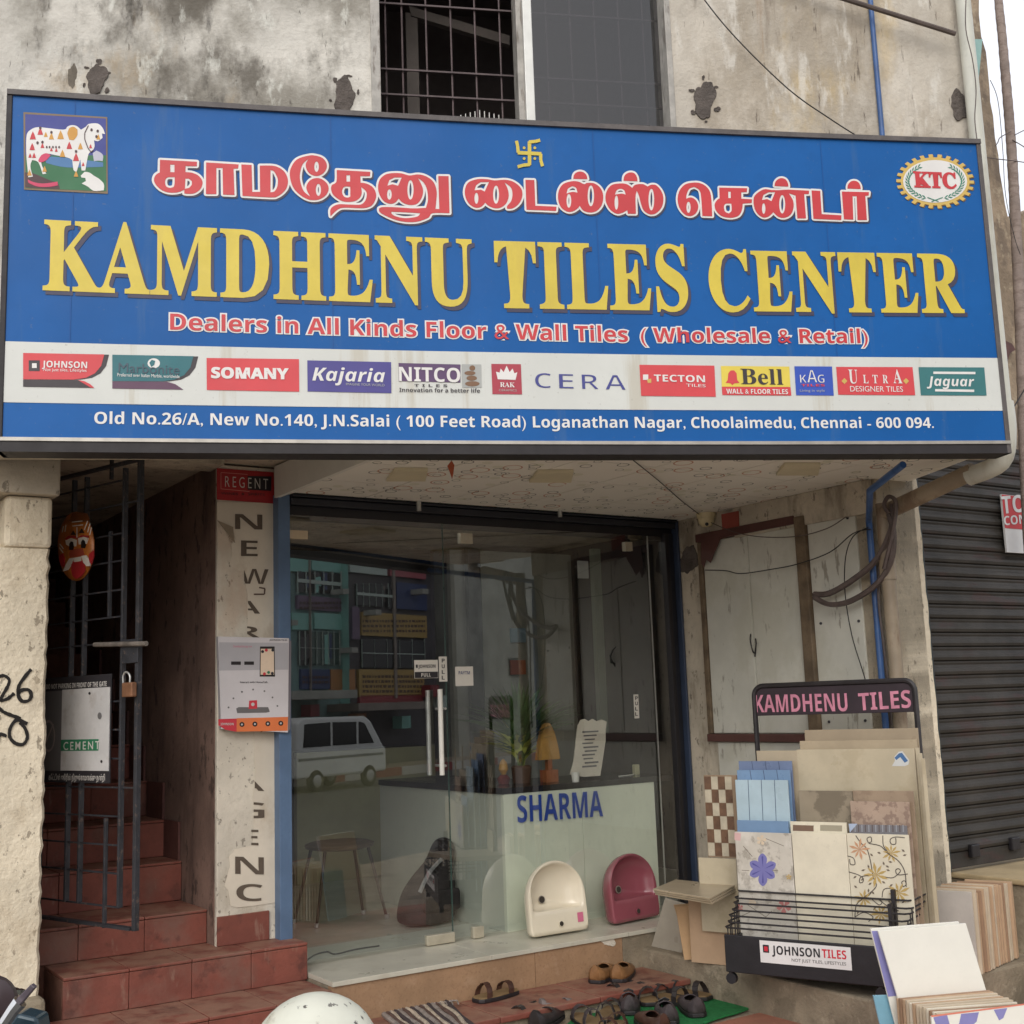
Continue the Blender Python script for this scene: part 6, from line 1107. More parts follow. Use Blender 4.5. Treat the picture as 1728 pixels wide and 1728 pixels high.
# checker tile leaning left of the rack
CK = Plane(RK.P(0, 0, -.34), RK.t); ta = tile('brown and cream checkered mosaic tile standing left of the rack', 1187, 1308, 1243, 1448, 0, cm('mosaic_ground', (150, 128, 104)), pl=CK, zb=CK.uz(1187, 1446)[1], group=None)
a = CK.uz(1188, 1310); c = CK.uz(1243, 1446)
for i in range(4):
    for j in range(6):
        du, dz = (c[0] - a[0]) / 4, (a[1] - c[1]) / 6; dark = (i + j) % 2 == 0
        make('mosaic_piece', B().pb(CK, a[0] + du * i + .001, a[0] + du * (i + 1) - .001, a[1] - dz * (j + 1) + .001, a[1] - dz * j - .001, .0005, .0025), cm('mosaic_brown', (110, 82, 62), var=.2, sc=20) if dark else cm('mosaic_cream', (190, 180, 158), var=.1, sc=20), ta)
tile('plain beige tile below the checkered mosaic tile', 1178, 1447, 1242, 1500, .02, t_beige, pl=CK, zb=.40, group=None); 
sup = tile('dark brown tile standing on the ledge behind the loose tan tiles', 1160, 1500, 1236, 1580, -.02, t_edge, pl=CK, zb=.237, group=None)
# flat stack and leaning pieces left of the rack
zfl = .62
fq = [Zp(1102, 1503, zfl), Zp(1198, 1519, zfl), Zp(1240, 1497, zfl), Zp(1140, 1487, zfl)]
for k in range(3): q = [p + V3((0, 0, -k * .0105)) + SD * (.006 * k) for p in fq]; t_ = make('tile', B().prism([V3((p.x, p.y, p.z)) for p in q], V3((0, 0, .009))), t_beige2, bevel=.0015); props(t_, '%s tan tile of the small flat stack left of the rack' % ('topmost', 'middle', 'lowest')[k], 'tile', 'flat stack of tan tiles')
def lean(label, pts, z0, top_back, m, th=.009, grp=None):
    """plate standing on the ledge: bottom pixel points hit height z0, top points lie top_back further from the viewer"""
    bl, br = Zp(*pts[0], z0), Zp(*pts[1], z0); pl = Plane(bl, br - bl); tl_, tr_ = pl.at(*pts[3]), pl.at(*pts[2]); sh = -pl.n * top_back; b = B().quad3(bl, br, tr_ + sh, tl_ + sh, th); o = make('tile', b, m, bevel=.0015); props(o, label, 'tile', grp); return o
lean('pale grey tile leaning at the left end under the flat stack', [(1099, 1597), (1150, 1608), (1172, 1530), (1122, 1515)], .236, .0, cm('tile_pale_grey', (168, 160, 146))); lean('orange tan tile back leaning against the rack end', [(1155, 1620), (1226, 1617), (1226, 1525), (1140, 1530)], .236, .0, cm('tile_orange_tan', (200, 164, 124), .8)); lean('second tan tile just behind the leaning orange tan tile', [(1163, 1612), (1226, 1608), (1230, 1520), (1137, 1527)], .236, .0, cm('tile_orange_tan2', (188, 156, 118), .8))
# stack on edge right of the rack
sb = Zp(1585, 1640, .24); EP = Plane(sb, RK.t); fr_ = EP.uz(1560, 1503), EP.uz(1640, 1507); htop = fr_[1][1]
rnd = random.Random(21); W_ = fr_[1][0] - fr_[0][0]
for k in range(18):
    m = (cm('tile_white_grey', (190, 184, 176)), t_edge, cm('biscuit_dark', (160, 130, 104), .8), cm('biscuit_pale', (200, 184, 160), .8))[0 if k == 0 else rnd.choice((1, 1, 2, 3))]
    o_ = -k * .027; u_ = fr_[0][0] + .012 * k * .4 + rnd.uniform(-.006, .006); o = make('tile', B().pb(EP, u_, u_ + W_, .24, htop + rnd.uniform(-.012, .01), o_ - rnd.uniform(.012, .021), o_), m, bevel=.001)
    props(o, 'pale grey faced front tile of the stack on edge right of the rack' if k == 0 else '%s tile on edge behind the pale grey one, right of the rack' % ORD[k], 'tile', 'tiles standing on edge right of the rack')
# foreground stack, bottom right
FG = Plane(Zp(1500, 1980, GZ), (math.cos(math.radians(14)), math.sin(math.radians(14)))); 
q0 = EYE + ray(1515, 1690) * (4.75 / ray(1515, 1690).y); FG = Plane(q0, (math.cos(math.radians(12)), math.sin(math.radians(12)))); nF = FG.n
def fgt(label, pts, off, m, th=.009, lean_=0.0, zb=GZ + .02):
    tl_, tr_ = FG.at(*pts[0], off), FG.at(*pts[1], off); h_ = tl_.z - zb; bl, br = FG.at(*pts[3], off), FG.at(*pts[2], off)
    kL = (tl_.z - zb) / max(.05, tl_.z - bl.z); kR = (tr_.z - zb) / max(.05, tr_.z - br.z); b0 = tl_ + (bl - tl_) * kL; b1 = tr_ + (br - tr_) * kR
    o = make('tile', B().quad3(b0, b1, tr_ - nF * 0, tl_, th), m, bevel=.0012); props(o, label, 'tile'); return o
wt = cm('tile_gloss_white', (236, 234, 224), .2, var=.02)
fgt('large glossy white tile standing tallest in the foreground stack', [(1482, 1571), (1630, 1558), (1664, 1670), (1516, 1686)], 0, wt)
v1 = fgt('violet patterned tile just behind the large white tile', [(1469, 1567), (1618, 1555), (1650, 1665), (1500, 1686)], -.035, wt)
o = make('violet_print', B().poly(FG, [(1471, 1571), (1485, 1571), (1515, 1680), (1499, 1682)], -.034), flat('violet_pale', (138, 136, 190)), v1, recalc=False)
fgt('light blue tile at the left end of the foreground stack', [(1474, 1680), (1560, 1677), (1570, 1728), (1486, 1732)], -.06, cm('tile_light_blue', (130, 178, 198)))
rnd = random.Random(2)
for k in range(13):
    o_ = .03 + k * .026; x0 = 1514 + k * 5.6; y0 = 1684 + k * 2.1 + rnd.uniform(-1.5, 1.5); x1 = 1668 + k * 5.4 + rnd.uniform(-3, 3); y1 = y0 - 14 + k * .3; m = (t_edge, cm('biscuit_pale', (200, 184, 160), .8), cm('tile_offwhite', (226, 216, 196)), cm('biscuit_dark', (160, 130, 104), .8))[rnd.choice((0, 1, 2, 1, 2, 3))]
    p0, p1 = FG.at(x0, y0, o_), FG.at(x1, y1, o_); o = make('tile', B().quad3(V3((p0.x, p0.y, GZ + .01)), V3((p1.x, p1.y, GZ + .01)), p1, p0, rnd.uniform(.008, .016)), m, bevel=.001); props(o, '%s tile on edge in the bright foreground row, counted from the white tile' % ORD[k], 'tile', 'tiles on edge in the foreground row')
k = 13; o_ = .03 + k * .026 + .012; p0, p1 = FG.at(1572, 1716, o_), FG.at(1745, 1694, o_); ft = thing('tile', 'front tile of the foreground row with violet and white swirls', 'tile'); make('slab', B().quad3(V3((p0.x, p0.y, GZ + .01)), V3((p1.x, p1.y, GZ + .01)), p1, p0, .01), wt, ft, bevel=.001)
for pts in ([(1575, 1717), (1598, 1712), (1606, 1740), (1585, 1745)], [(1622, 1711), (1652, 1708), (1648, 1724), (1630, 1740), (1618, 1730)], [(1677, 1704), (1700, 1701), (1693, 1718), (1686, 1722)]): make('swirl_print', B().poly(FG, smooth_poly(pts), o_ + .0006), flat('violet_pale', (138, 136, 190)), ft, recalc=False)
make('red_edge', B().poly(FG, [(1571, 1713.6), (1745, 1691.5), (1745, 1694), (1572, 1716.4)], o_ + .0008), flat('edge_pink', (222, 130, 110)), ft, recalc=False)

# ------------------------------------------------------------------ wash basins on the sill
def basin(label, x, y, w_, h_, m, yaw=0.0, o_=.22, sticker=False):
    t_ = thing('wash_basin', label, 'wash basin', 'wash basins standing on the sill'); u, _z = SHOP.uz(x, y, o_); c = SHOP.P(u, Z_SILL, o_); ax = Matrix.Rotation(yaw, 3, 'Z') @ SD; bk = V3((-ax.y, ax.x, 0)); lean_ = .12
    def P_(a, b_, d): return c + ax * a + V3((0, 0, .012)) + (V3((0, 0, 1)) * math.cos(lean_) + bk * math.sin(lean_)) * b_ + (bk * math.cos(lean_) - V3((0, 0, 1)) * math.sin(lean_)) * d
    o_l = [(-w_ / 2 + .012 + (w_ - .024) * k / 8, 0) for k in range(9)] + [(w_ / 2, .012), (w_ / 2, h_ * .2), (w_ / 2, h_ * .4)] + [(w_ / 2 * math.cos(a), h_ * .46 + h_ * .54 * math.sin(a)) for a in [math.pi * k / 20 for k in range(21)]] + [(-w_ / 2, h_ * .4), (-w_ / 2, h_ * .2), (-w_ / 2, .012)]
    n = len(o_l); loops = []
    loops.append([P_(a * .7, .02 + b_ * .8, .15) for a, b_ in o_l]); loops.append([P_(a * .96, b_ * .985 + .003, .06) for a, b_ in o_l]); loops.append([P_(a, b_, .012) for a, b_ in o_l]); loops.append([P_(a * .985, .004 + b_ * .983, 0) for a, b_ in o_l])
    inn = [(a * .86, h_ * .33 + b_ / h_ * (h_ * .62)) for a, b_ in o_l]; cen = (-.05, h_ * .5)
    loops.append([P_(a * 1.03, b_ + (.006 if b_ > h_ * .5 else -.006), .002) for a, b_ in inn])
    for s_, d_ in ((1, .006), (.96, .02), (.86, .045), (.66, .068), (.4, .08), (.14, .085)): loops.append([P_(cen[0] * (1 - s_) + a * s_, cen[1] * (1 - s_) + b_ * s_, d_) for a, b_ in inn])
    b = B(); [b.v.extend(tuple(p) for p in l) for l in loops]
    for i in range(len(loops) - 1): b.f += [(i * n + k, i * n + (k + 1) % n, (i + 1) * n + (k + 1) % n, (i + 1) * n + k) for k in range(n)]
    b.f += [tuple(range(n)), tuple(range((len(loops) - 1) * n + n - 1, (len(loops) - 1) * n - 1, -1))]
    o = make('bowl', b, m, t_, smooth=True); sdv = o.modifiers.new('s', 'SUBSURF'); sdv.levels = 1; sdv.render_levels = 1
    dk_ = M('drain_dark', rgb(60, 54, 48), .4, .2); cr = M('chrome_ring', rgb(180, 172, 160), .3, .05, metal=.5)
    for a, b_, d_, r_, nm in ((-w_ * .17, h_ * .48, .07, .017, 'overflow'), (-.0, h_ * .135, .0, .0125, 'tap_hole')):
        q = P_(a, b_, d_ - .004); nn = (P_(0, 0, 0) - P_(0, 0, 1)).normalized(); make(nm, B().lathe(q, [(r_ * 1.25, 0), (r_ * 1.2, .004)], ax=nn, n=14), cr if nm == 'overflow' else m, t_); make(nm, B().lathe(q + nn * .0045, [(r_, 0), (r_ * .98, .0012)], ax=nn, n=14), dk_, t_)
    if sticker: make('sticker', B().quad3(P_(w_ * .3, h_ * .12, -.002), P_(w_ * .4, h_ * .12, -.002), P_(w_ * .4, h_ * .25, -.002), P_(w_ * .3, h_ * .25, -.002), .001), flat('basin_sticker', (206, 110, 140)), t_)
    return t_
porc = M('cream_porcelain', rgb(224, 214, 192), .16, .03, 3, spec=.7); pinkp = M('pink_porcelain', rgb(142, 76, 86), .2, .05, 3, spec=.7)
basin('cream white wash basin standing on end on the sill in front of the counter', 948, 1575, .37, .375, porc, yaw=-.02, o_=.26, sticker=True)
basin('dusky pink wash basin standing on end at the right end of the sill', 1078, 1555, .37, .36, pinkp, yaw=.12, o_=.24)

# ------------------------------------------------------------------ footwear
def shoe(label, x, y, z, yaw, m, kind='shoe', L_=.27, group=None, msole=None):
    p = Zp(x, y, z); t_ = thing('shoe' if kind != 'sandal' else 'sandal', label, 'shoe' if kind != 'sandal' else 'sandal', group); f_ = V3((math.cos(yaw), math.sin(yaw), 0)); s_ = V3((-f_.y, f_.x, 0)); W = .5
    def prof(t): return .042 + .012 * math.sin(math.pi * min(1, t * 1.15)) if t < .9 else .04 * math.sqrt(max(0, 1 - ((t - .9) / .1) ** 2)) * .9 + .004
    N_ = 14; pts = [(-W + k / N_ ) for k in range(N_ + 1)]; out = []
    for k in range(N_ + 1): t = k / N_; w_ = prof(t) * (1 if t > .06 else .62 + t * 6); out.append(((t - .5) * L_, w_))
    top = [p + f_ * a + s_ * w_ for a, w_ in out] + [p + f_ * a - s_ * w_ for a, w_ in reversed(out)]
    make('sole', B().prism([q + V3((0, 0, .001)) for q in top], V3((0, 0, .018))), msole or irond, t_, bevel=.003)
    if kind == 'sandal':
        make('footbed', B().prism([q + V3((0, 0, .0192)) for q in [p + f_ * a * .96 + s_ * w_ * .92 for a, w_ in out] + [p + f_ * a * .96 - s_ * w_ * .92 for a, w_ in reversed(out)]], V3((0, 0, .004))), M('footbed_tan', rgb(134, 110, 76), .7, .12, 14), t_)
        for a0, h_ in ((.05, .05), (-.075, .062)):
            pts_ = [p + f_ * (a0 * 1.1 + .012 * math.sin(aa)) + s_ * (.047 * math.cos(aa)) + V3((0, 0, .02 + h_ * math.sin(aa))) for aa in [math.pi * k / 8 for k in range(9)]]; b = B()
            for q, r in zip(pts_, pts_[1:]): b.add([q - f_ * .016, q + f_ * .016, r + f_ * .016, r - f_ * .016], [(0, 1, 2, 3)])
            o = make('strap', b, m, t_); so = o.modifiers.new('s', 'SOLIDIFY'); so.thickness = .003
        return t_
    n = 14; b = B(); ringsz = []
    for k in range(N_ + 1):
        t = k / N_; a, w_ = out[k]; hgt = .075 - .004 * k if t < .45 else .075 * (1 - (t - .45) * .95) - .012; hgt = max(.022, hgt) if t < .97 else .016
        ringsz.append([(p + f_ * a + s_ * (w_ * .97 * (math.cos(aa) if abs(math.cos(aa)) < .95 else math.copysign(1, math.cos(aa)) * .97)) + V3((0, 0, .019 + hgt * math.sin(aa)))) for aa in [math.pi * j / n for j in range(n + 1)]])
    for r in ringsz: b.v += [tuple(q) for q in r]
    m1 = n + 1
    for i in range(N_):
        t = (i + .5) / N_
        for j in range(n):
            ta = (j + .5) / n
            if .06 < t < .52 and .28 < ta < .72: continue
            b.f.append((i * m1 + j, i * m1 + j + 1, (i + 1) * m1 + j + 1, (i + 1) * m1 + j))
    b.f.append(tuple(range(m1))); o = make('upper', b, m, t_, smooth=True); so = o.modifiers.new('s', 'SOLIDIFY'); so.thickness = .005; so.offset = -1
    make('insole', B().prism([q + V3((0, 0, .0195)) for q in [p + f_ * a * .9 + s_ * w_ * .85 for a, w_ in out] + [p + f_ * a * .9 - s_ * w_ * .85 for a, w_ in reversed(out)]], V3((0, 0, .003))), M('insole_dark', rgb(40, 34, 32), .9, .1), t_)
    if kind == 'laced':
        for k in range(3): a0 = .02 + k * .022; make('lace', B().tube([p + f_ * a0 + s_ * .024 + V3((0, 0, .078 - k * .008)), p + f_ * a0 + V3((0, 0, .088 - k * .008)), p + f_ * a0 - s_ * .024 + V3((0, 0, .078 - k * .008))], .003, 5), flat('lace_black', (30, 28, 28)), t_)
    return t_
lbr = M('brown_leather', rgb(136, 98, 62), .5, .16, 14, .1, 60); lbk_ = M('black_leather', rgb(48, 43, 44), .4, .2, 14, .1, 60); lgr = M('dusty_black_leather', rgb(70, 62, 64), .6, .2, 14, .2, 60); ldb = M('dark_brown_leather', rgb(74, 48, 38), .45, .18, 14); lgy2 = M('grey_canvas', rgb(120, 110, 106), .8, .15, 20, .3, 60)
zt2 = zst + .002; mz = GZ + .012
for a in ((
 'left shoe of the brown slip on pair on the red step', 1020, 1651, zt2, 1.15, lbr, 'shoe'), ('right shoe of the brown slip on pair on the red step', 1052, 1649, zt2, 1.25, lbr, 'shoe'),
 ('single brown strapped sandal lying alone on the left of the red step', 838, 1684, zt2, .75, ldb, 'sandal'),
 ('black sandal at the far left of the pile, touching the step edge', 890, 1722, mz, 1.0, lbk_, 'sandal'), ('black shoe next to the leftmost one in the pile', 924, 1728, mz, 1.1, lbk_, 'shoe'), ('grey canvas shoe between the black pair and the green mat edge', 954, 1712, mz, .5, lgy2, 'shoe'),
 ('black strapped sandal on the near side of the green mat', 1028, 1716, mz, 1.3, lbk_, 'sandal'), ('dark laced shoe in the middle of the pile', 1062, 1702, mz, 1.5, lgr, 'laced'), ('black sandal farthest back in the pile beside the step', 1088, 1688, mz, 1.7, lbk_, 'sandal'),
 ('black sandal behind the dusty pair, near the step end', 1130, 1690, mz, 2.2, lbk_, 'sandal'), ('dusty black shoe right of the brown one on the mat', 1124, 1718, mz, 1.6, lgr, 'laced'), ('flat black sandal between the laced shoe and the step', 1050, 1684, mz, .9, lbk_, 'sandal'), ('flat grey sandal lying between the black pair and the strapped sandal', 990, 1728, mz, 1.9, lgr, 'sandal'), ('black sandal behind the shoe farthest right on the mat', 1160, 1682, mz, 2.4, lbk_, 'sandal'), ('dusty black shoe farthest right on the green mat', 1166, 1706, mz, 1.7, lgr, 'shoe'),
 ('brown shoe at the bottom edge left of the dusty shoes', 1100, 1735, mz, 1.9, ldb, 'shoe'), ('brown buckled sandal at the bottom edge of the pile', 1035, 1742, mz, 1.2, ldb, 'sandal')):
    shoe(*a, group='shoes left at the entrance')
mat_ = make('door_mat', B().prism([Zp(x, y, GZ + .001) for x, y in smooth_poly([(1150, 1668), (1200, 1674), (1262, 1683), (1280, 1689), (1278, 1697), (1250, 1709), (1190, 1728), (1100, 1775), (960, 1790), (930, 1760), (960, 1728), (1000, 1700), (1060, 1680)])], V3((0, 0, .008))), M('green_coir', rgb(32, 128, 66), .95, .15, 30, 1.0, 160)); props(mat_, 'bright green door mat under the pile of shoes', 'mat')
rg = thing('rag_rug', 'striped brown and grey rag rug with a fringe at the left of the step', 'rug')
rm = [M('rag_' + n, rgb(*c), .95, .2, 30, .6, 90) for n, c in (('grey', (150, 140, 132)), ('brown', (96, 74, 66)), ('cream', (190, 176, 156)), ('dark', (70, 60, 62)))]
for k in range(16):
    x0 = 640 + k * 7; a_ = Zp(x0 + 6, 1712 - k * 1.3, zt2 + .006); c_ = Zp(x0 + 66, 1760 - k * 1.1, zt2 + .006); pts = [a_ + (c_ - a_) * t + V3((0, 0, random.uniform(0, .005))) + SD * random.uniform(-.006, .006) for t in (0, .15, .3, .5, .7, 1)]; make('strip', B().tube(crom(pts, 3), .012, 6), rm[k % 4], rg, smooth=True)
b = B()
for k in range(14): a_ = Zp(650 + k * 9.5, 1712 - k * 1.4, zt2 + .012); b.tube([a_, a_ + SD * .02 + SHOP.n * -.045 + V3((0, 0, .004)), a_ + SD * random.uniform(-.02, .04) - SHOP.n * .08], .004, 5)
make('fringe', b, rm[0], rg, kind='stuff')

# ------------------------------------------------------------------ motorcycle with a helmet on its seat, mostly below the frame
hc = EYE + ray(531, 1676) * (2.66 / ray(531, 1676).y) - V3((0, 0, .128)); hl = thing('helmet', 'scuffed white dented crash helmet resting on the motorcycle seat', 'helmet')
hm = M('scuffed_white', rgb(212, 212, 196), .35, .05, 4, .1, 20, stains=[(rgb(60, 54, 50), 42, .7, .76, .35, .9), (rgb(70, 64, 60), 20, .76, .8, .6, .8), (rgb(150, 140, 120), 12, .6, .72, 1, .5)])
pr = [(.005, .128)] + [(.128 * math.sin(a), .128 * math.cos(a)) for a in [math.radians(d) for d in (6, 14, 24, 34, 44, 54, 64, 76, 88, 100, 112, 122)]] + [(.10, -.085)]
make('shell', B().lathe(hc, list(reversed(pr)), n=32, sx=1.08, sy=1.0), hm, hl, smooth=True); make('rim', B().lathe(hc - V3((0, 0, .105)), [(.098, 0), (.108, .004), (.109, .018), (.10, .02)], n=32, sx=1.06), black, hl, smooth=True)
mc = thing('motorcycle', 'parked dark motorcycle at the lower left with chrome lever and black mirror', 'motorcycle'); my = hc.y + .02; sz = hc.z - .107
mdk = M('seat_vinyl', rgb(30, 28, 30), .5, .1, 8); teal = M('dark_teal_paint', rgb(40, 60, 70), .25, .06, 4, metal=.2); rub = M('tyre_rubber', rgb(26, 26, 28), .85, .15, 20); chrome = M('chrome', rgb(220, 220, 220), .12, .03, metal=1.0)
make('seat', B().box((hc.x + .12, my, sz - .09), .62, .26, .088), mdk, mc, bevel=.035); tk_ = B().lathe((hc.x - .4, my, sz - .1), [(.05, -.22), (.12, -.18), (.15, -.05), (.14, .1), (.06, .2)], ax=V3((1, 0, 0)), n=18, sx=1, sy=.9); make('tank', tk_, teal, mc, smooth=True)
for x, nm in ((hc.x + .38, 'wheel'), (hc.x - .86, 'wheel')):
    wh_ = bpy.data.objects.new(nm, None); COL.objects.link(wh_); wh_.parent = mc
    make('tyre', B().tube([(x + .25 * math.cos(a), my, .305 + .25 * math.sin(a)) for a in [math.pi * 2 * k / 28 for k in range(29)]], .05, 10, cap=False), rub, wh_, smooth=True); make('rim', B().lathe((x, my - .02, .305), [(.2, 0), (.21, .02), (.2, .04)], ax=V3((0, 1, 0)), n=24), alu, wh_); make('hub', B().lathe((x, my - .06, .305), [(.05, 0), (.05, .12)], ax=V3((0, 1, 0)), n=14), black, wh_)
make('engine', B().box((hc.x - .2, my, .3), .36, .24, .3), M('engine_grey', rgb(90, 90, 92), .5, .15, 20, metal=.4), mc, bevel=.04); make('frame_tube', B().tube([(hc.x + .38, my, .31), (hc.x + .2, my, sz - .12), (hc.x - .55, my, sz - .14), (hc.x - .2, my, .3)], .02, 8), black, mc)
for s_ in (-.06, .06): make('fork', B().tube([(hc.x - .86, my + s_, .305), (hc.x - .66, my + s_, .98)], .018, 8), chrome, mc)
hbz = 1.0; make('headlight', B().lathe((hc.x - .72, my, .86), [(.03, .1), (.08, .06), (.09, 0), (.085, -.02)], ax=V3((1, 0, 0)), n=18), chrome, mc, smooth=True)
def mpt(x, y, yy): return EYE + ray(x, y) * (yy / ray(x, y).y)
gA = mpt(-50, 1800, 2.35); make('handlebar', B().tube(crom([V3((hc.x - .62, my, .98)), V3((hc.x - .6, my - .15, 1.0)), gA], 5), .014, 8), chrome, mc, smooth=True)
make('lever', B().tube([gA, mpt(-5, 1745, 2.34), mpt(24, 1702, 2.33), mpt(34, 1690, 2.33)], .009, 8, .014), chrome, mc, smooth=True); make('lever_tip', B().quad3(mpt(27, 1686, 2.33), mpt(36, 1694, 2.33), mpt(59, 1667, 2.33), mpt(52, 1661, 2.33), .014), M('lever_black', rgb(84, 74, 82), .4, .1), mc, bevel=.002)
mc_c = mpt(-6, 1682, 2.5); make('mirror', B().lathe(mc_c, [(.01, -.03), (.03, -.022), (.036, 0), (.034, .008)], ax=(EYE - mc_c).normalized() * -1, n=20, sx=1.0, sy=1.25), M('mirror_back', rgb(62, 50, 52), .35, .08), mc, smooth=True); make('mirror_stem', B().tube([mc_c, gA + V3((0, .05, 0))], .006, 6), black, mc)
make('cowl', B().prism([mpt(x, y, 2.42) for x, y in ((28, 1711), (62, 1719), (70, 1760), (5, 1760), (14, 1728))], V3((0, .06, 0))), teal, mc, bevel=.006); make('side_stand', B().tube([(hc.x - .15, my - .08, .3), (hc.x - .1, my - .25, .003)], .012, 6), irond, mc)
# ------------------------------------------------------------------ the far side of the road (seen mirrored in the glass)
GP = SHOP
gv = Zp(600, 1325, 0)          # virtual ground contact of the van
FD = (gv - SHOP.o).dot(SHOP.n)
real = lambda p: p - SHOP.n * (2 * (p - SHOP.o).dot(SHOP.n))
vb = real(gv); RT = -WALL.t
ft0 = vb - WALL.n * -4.0
FAC = Plane((vb.x - WALL.n.x * -3.2, vb.y - WALL.n.y * -3.2), RT); FAC.mir = SHOP
VP_ = Plane((vb.x, vb.y), RT); VP_.mir = SHOP
side = vb + WALL.n * 0
road_p = Plane((vb.x, vb.y), RT)
make('far_pavement', B().pb(FAC, -60, 60, .0, .15, -6, 1.9), dirt, kind='structure')
kb = thing('far_kerb', 'red and white painted kerb on the opposite side of the road', 'kerb')
for k in range(24): make('kerb_block', B().pb(FAC, -12 + k, -11.01 + k, 0, .19, 1.901, 2.05), flat('kerb_red', (150, 60, 56)) if k % 2 else flat('kerb_white', (190, 186, 178)), kb)
facs = {}
def fb(par, nm, x0, y0, x1, y1, o0, o1, m): return make(nm, B().px(FAC, x0, y0, x1, y1, o0, o1), m, par)
C1 = lambda x, y: (480 + x / 4.547, 870 + y / 4.547)
def building(label, xa, xb, h_, m):
    t_ = thing('street_building', label, 'building'); a = FAC.uz(xa, 1100)[0]; c = FAC.uz(xb, 1100)[0]; make('body', B().pb(FAC, a, c, .15, h_, -6, 0), m, t_); return t_
wm = [M('far_wall_%d' % k, rgb(*c), .8, .16, 1.5) for k, c in enumerate(((120, 150, 146), (92, 88, 90), (176, 176, 166), (150, 140, 130)))]
dkw = flat('far_window_dark', (26, 26, 30), .2); grn2 = flat('far_panel_green', (140, 196, 184)); whb = flat('far_panel_white', (186, 200, 190)); redb = flat('far_panel_red', (170, 84, 92)); blb = flat('far_blue', (50, 66, 110)); yeb = flat('far_yellow', (180, 150, 84)); orb = flat('far_orange', (180, 126, 74)); rdb = flat('far_red', (150, 58, 62))
b1 = building('green and white fronted building across the road, left in the reflection', 430, 590, 11, wm[0])
for nm, x0, y0, x1, y1, m in (('panel', 40, 240, 205, 440, grn2), ('panel', 210, 245, 472, 445, grn2), ('window', 105, 425, 205, 590, dkw), ('window', 215, 430, 275, 595, dkw), ('window', 285, 435, 335, 600, dkw), ('window', 345, 440, 440, 605, dkw), ('balcony', 100, 610, 460, 740, flat('far_mauve', (120, 100, 124))), ('panel', 230, 745, 480, 880, grn2), ('panel', 60, 745, 215, 880, grn2), ('window', 120, 885, 185, 1150, dkw), ('window', 195, 890, 430, 1140, M('far_glass_green', rgb(60, 84, 76), .1, .1)), ('signboard', 130, 1180, 350, 1330, blb), ('signboard', 355, 1180, 545, 1345, orb), ('canopy', 60, 1345, 560, 1400, wm[2])):
    (xa, ya), (xb, yb) = C1(x0, y0), C1(x1, y1); fb(b1, nm, xa, ya, xb, yb, .005, .08 if nm != 'canopy' else 1.2, m)
fb(b1, 'column', 586, 905, 590, 1200, .005, .3, grn2)
b2 = building('dark shop building with yellow boards across the road, middle of the reflection', 591, 735, 10.2, wm[1])
for nm, x0, y0, x1, y1, m in (('panel', 500, 285, 790, 462, whb), ('panel', 808, 305, 1085, 490, redb), ('panel', 1090, 320, 1140, 440, whb), ('shade', 860, 510, 1095, 730, blb), ('window', 560, 520, 650, 690, dkw), ('window', 660, 520, 760, 700, dkw), ('window', 790, 560, 850, 715, dkw), ('rail', 520, 700, 580, 950, flat('far_mauve', (120, 100, 124))), ('signboard', 592, 738, 1095, 940, yeb), ('window', 600, 950, 1080, 1170, dkw), ('signboard', 572, 1180, 1075, 1380, yeb), ('signboard', 580, 1381, 1065, 1435, rdb), ('canopy', 570, 1440, 1100, 1480, wm[3])):
    (xa, ya), (xb, yb) = C1(x0, y0), C1(x1, y1); fb(b2, nm, xa, ya, xb, yb, .005, .1 if nm != 'canopy' else 1.0, m)
b3 = building('pale grey building with a sloping roof across the road, right in the reflection', 770, 1010, 9.2, wm[2])
for x0, y0, x1, y1 in ((905, 1030, 955, 1090), (860, 1110, 890, 1140), (965, 1150, 1000, 1180)): fb(b3, 'window', x0, y0, x1, y1, .005, .05, dkw)
a = FAC.uz(905, 1000)[0]; c = FAC.uz(770, 1000)[0]; 
building('plain grey brown building at the far end across the road', 1020, 1500, 8, wm[3]); building('tall plain building across the road beyond the left of the reflection', -200, 425, 12, wm[3])
for par_, x0, x1, y0, rows in ((b2, 600, 1080, 800, 3), (b2, 600, 1060, 1225, 4), (b1, 140, 340, 1230, 2), (b1, 120, 440, 660, 2)):
    b = B(); rnd = random.Random(x0 + y0)
    for r in range(rows):
        x = x0
        while x < x1:
            w_ = rnd.uniform(8, 26); (xa, ya), (xb, yb) = C1(x, y0 + r * 38), C1(min(x1, x + w_), y0 + r * 38 + 20); b.px(FAC, xa, ya, xb, yb, .1, .105); x += w_ + rnd.uniform(5, 12)
    make('painted_row', b, flat('far_print', (90, 62, 50)), par_, kind='stuff')
for x in (205, 850): fb(b2 if x > 500 else b1, 'drain', *C1(x - 3, 240), *C1(x + 3, 1400), .08, .14, wm[3])
rnd = random.Random(31)
for par_, wins in ((b1, ((105, 425, 440, 600), (120, 885, 430, 1150))), (b2, ((560, 520, 850, 700), (600, 950, 1080, 1170)))):
    for x0, y0, x1, y1 in wins:
        n_ = rnd.randint(5, 8)
        for k in range(n_ + 1): x = x0 + (x1 - x0) * k / n_; fb(par_, 'mullion', *C1(x - 2, y0), *C1(x + 2, y1), .08, .12, whb)
        fb(par_, 'mullion', *C1(x0, (y0 + y1) / 2 - 2), *C1(x1, (y0 + y1) / 2 + 2), .08, .115, whb)
        for k in range(4): xa_ = rnd.uniform(x0, x1 - 50); fb(par_, 'pane', *C1(xa_, y0 + rnd.uniform(5, 60)), *C1(xa_ + rnd.uniform(20, 50), y1 - rnd.uniform(5, 60)), .081, .09, rnd.choice((grn2, wm[1], wm[3], blb)))
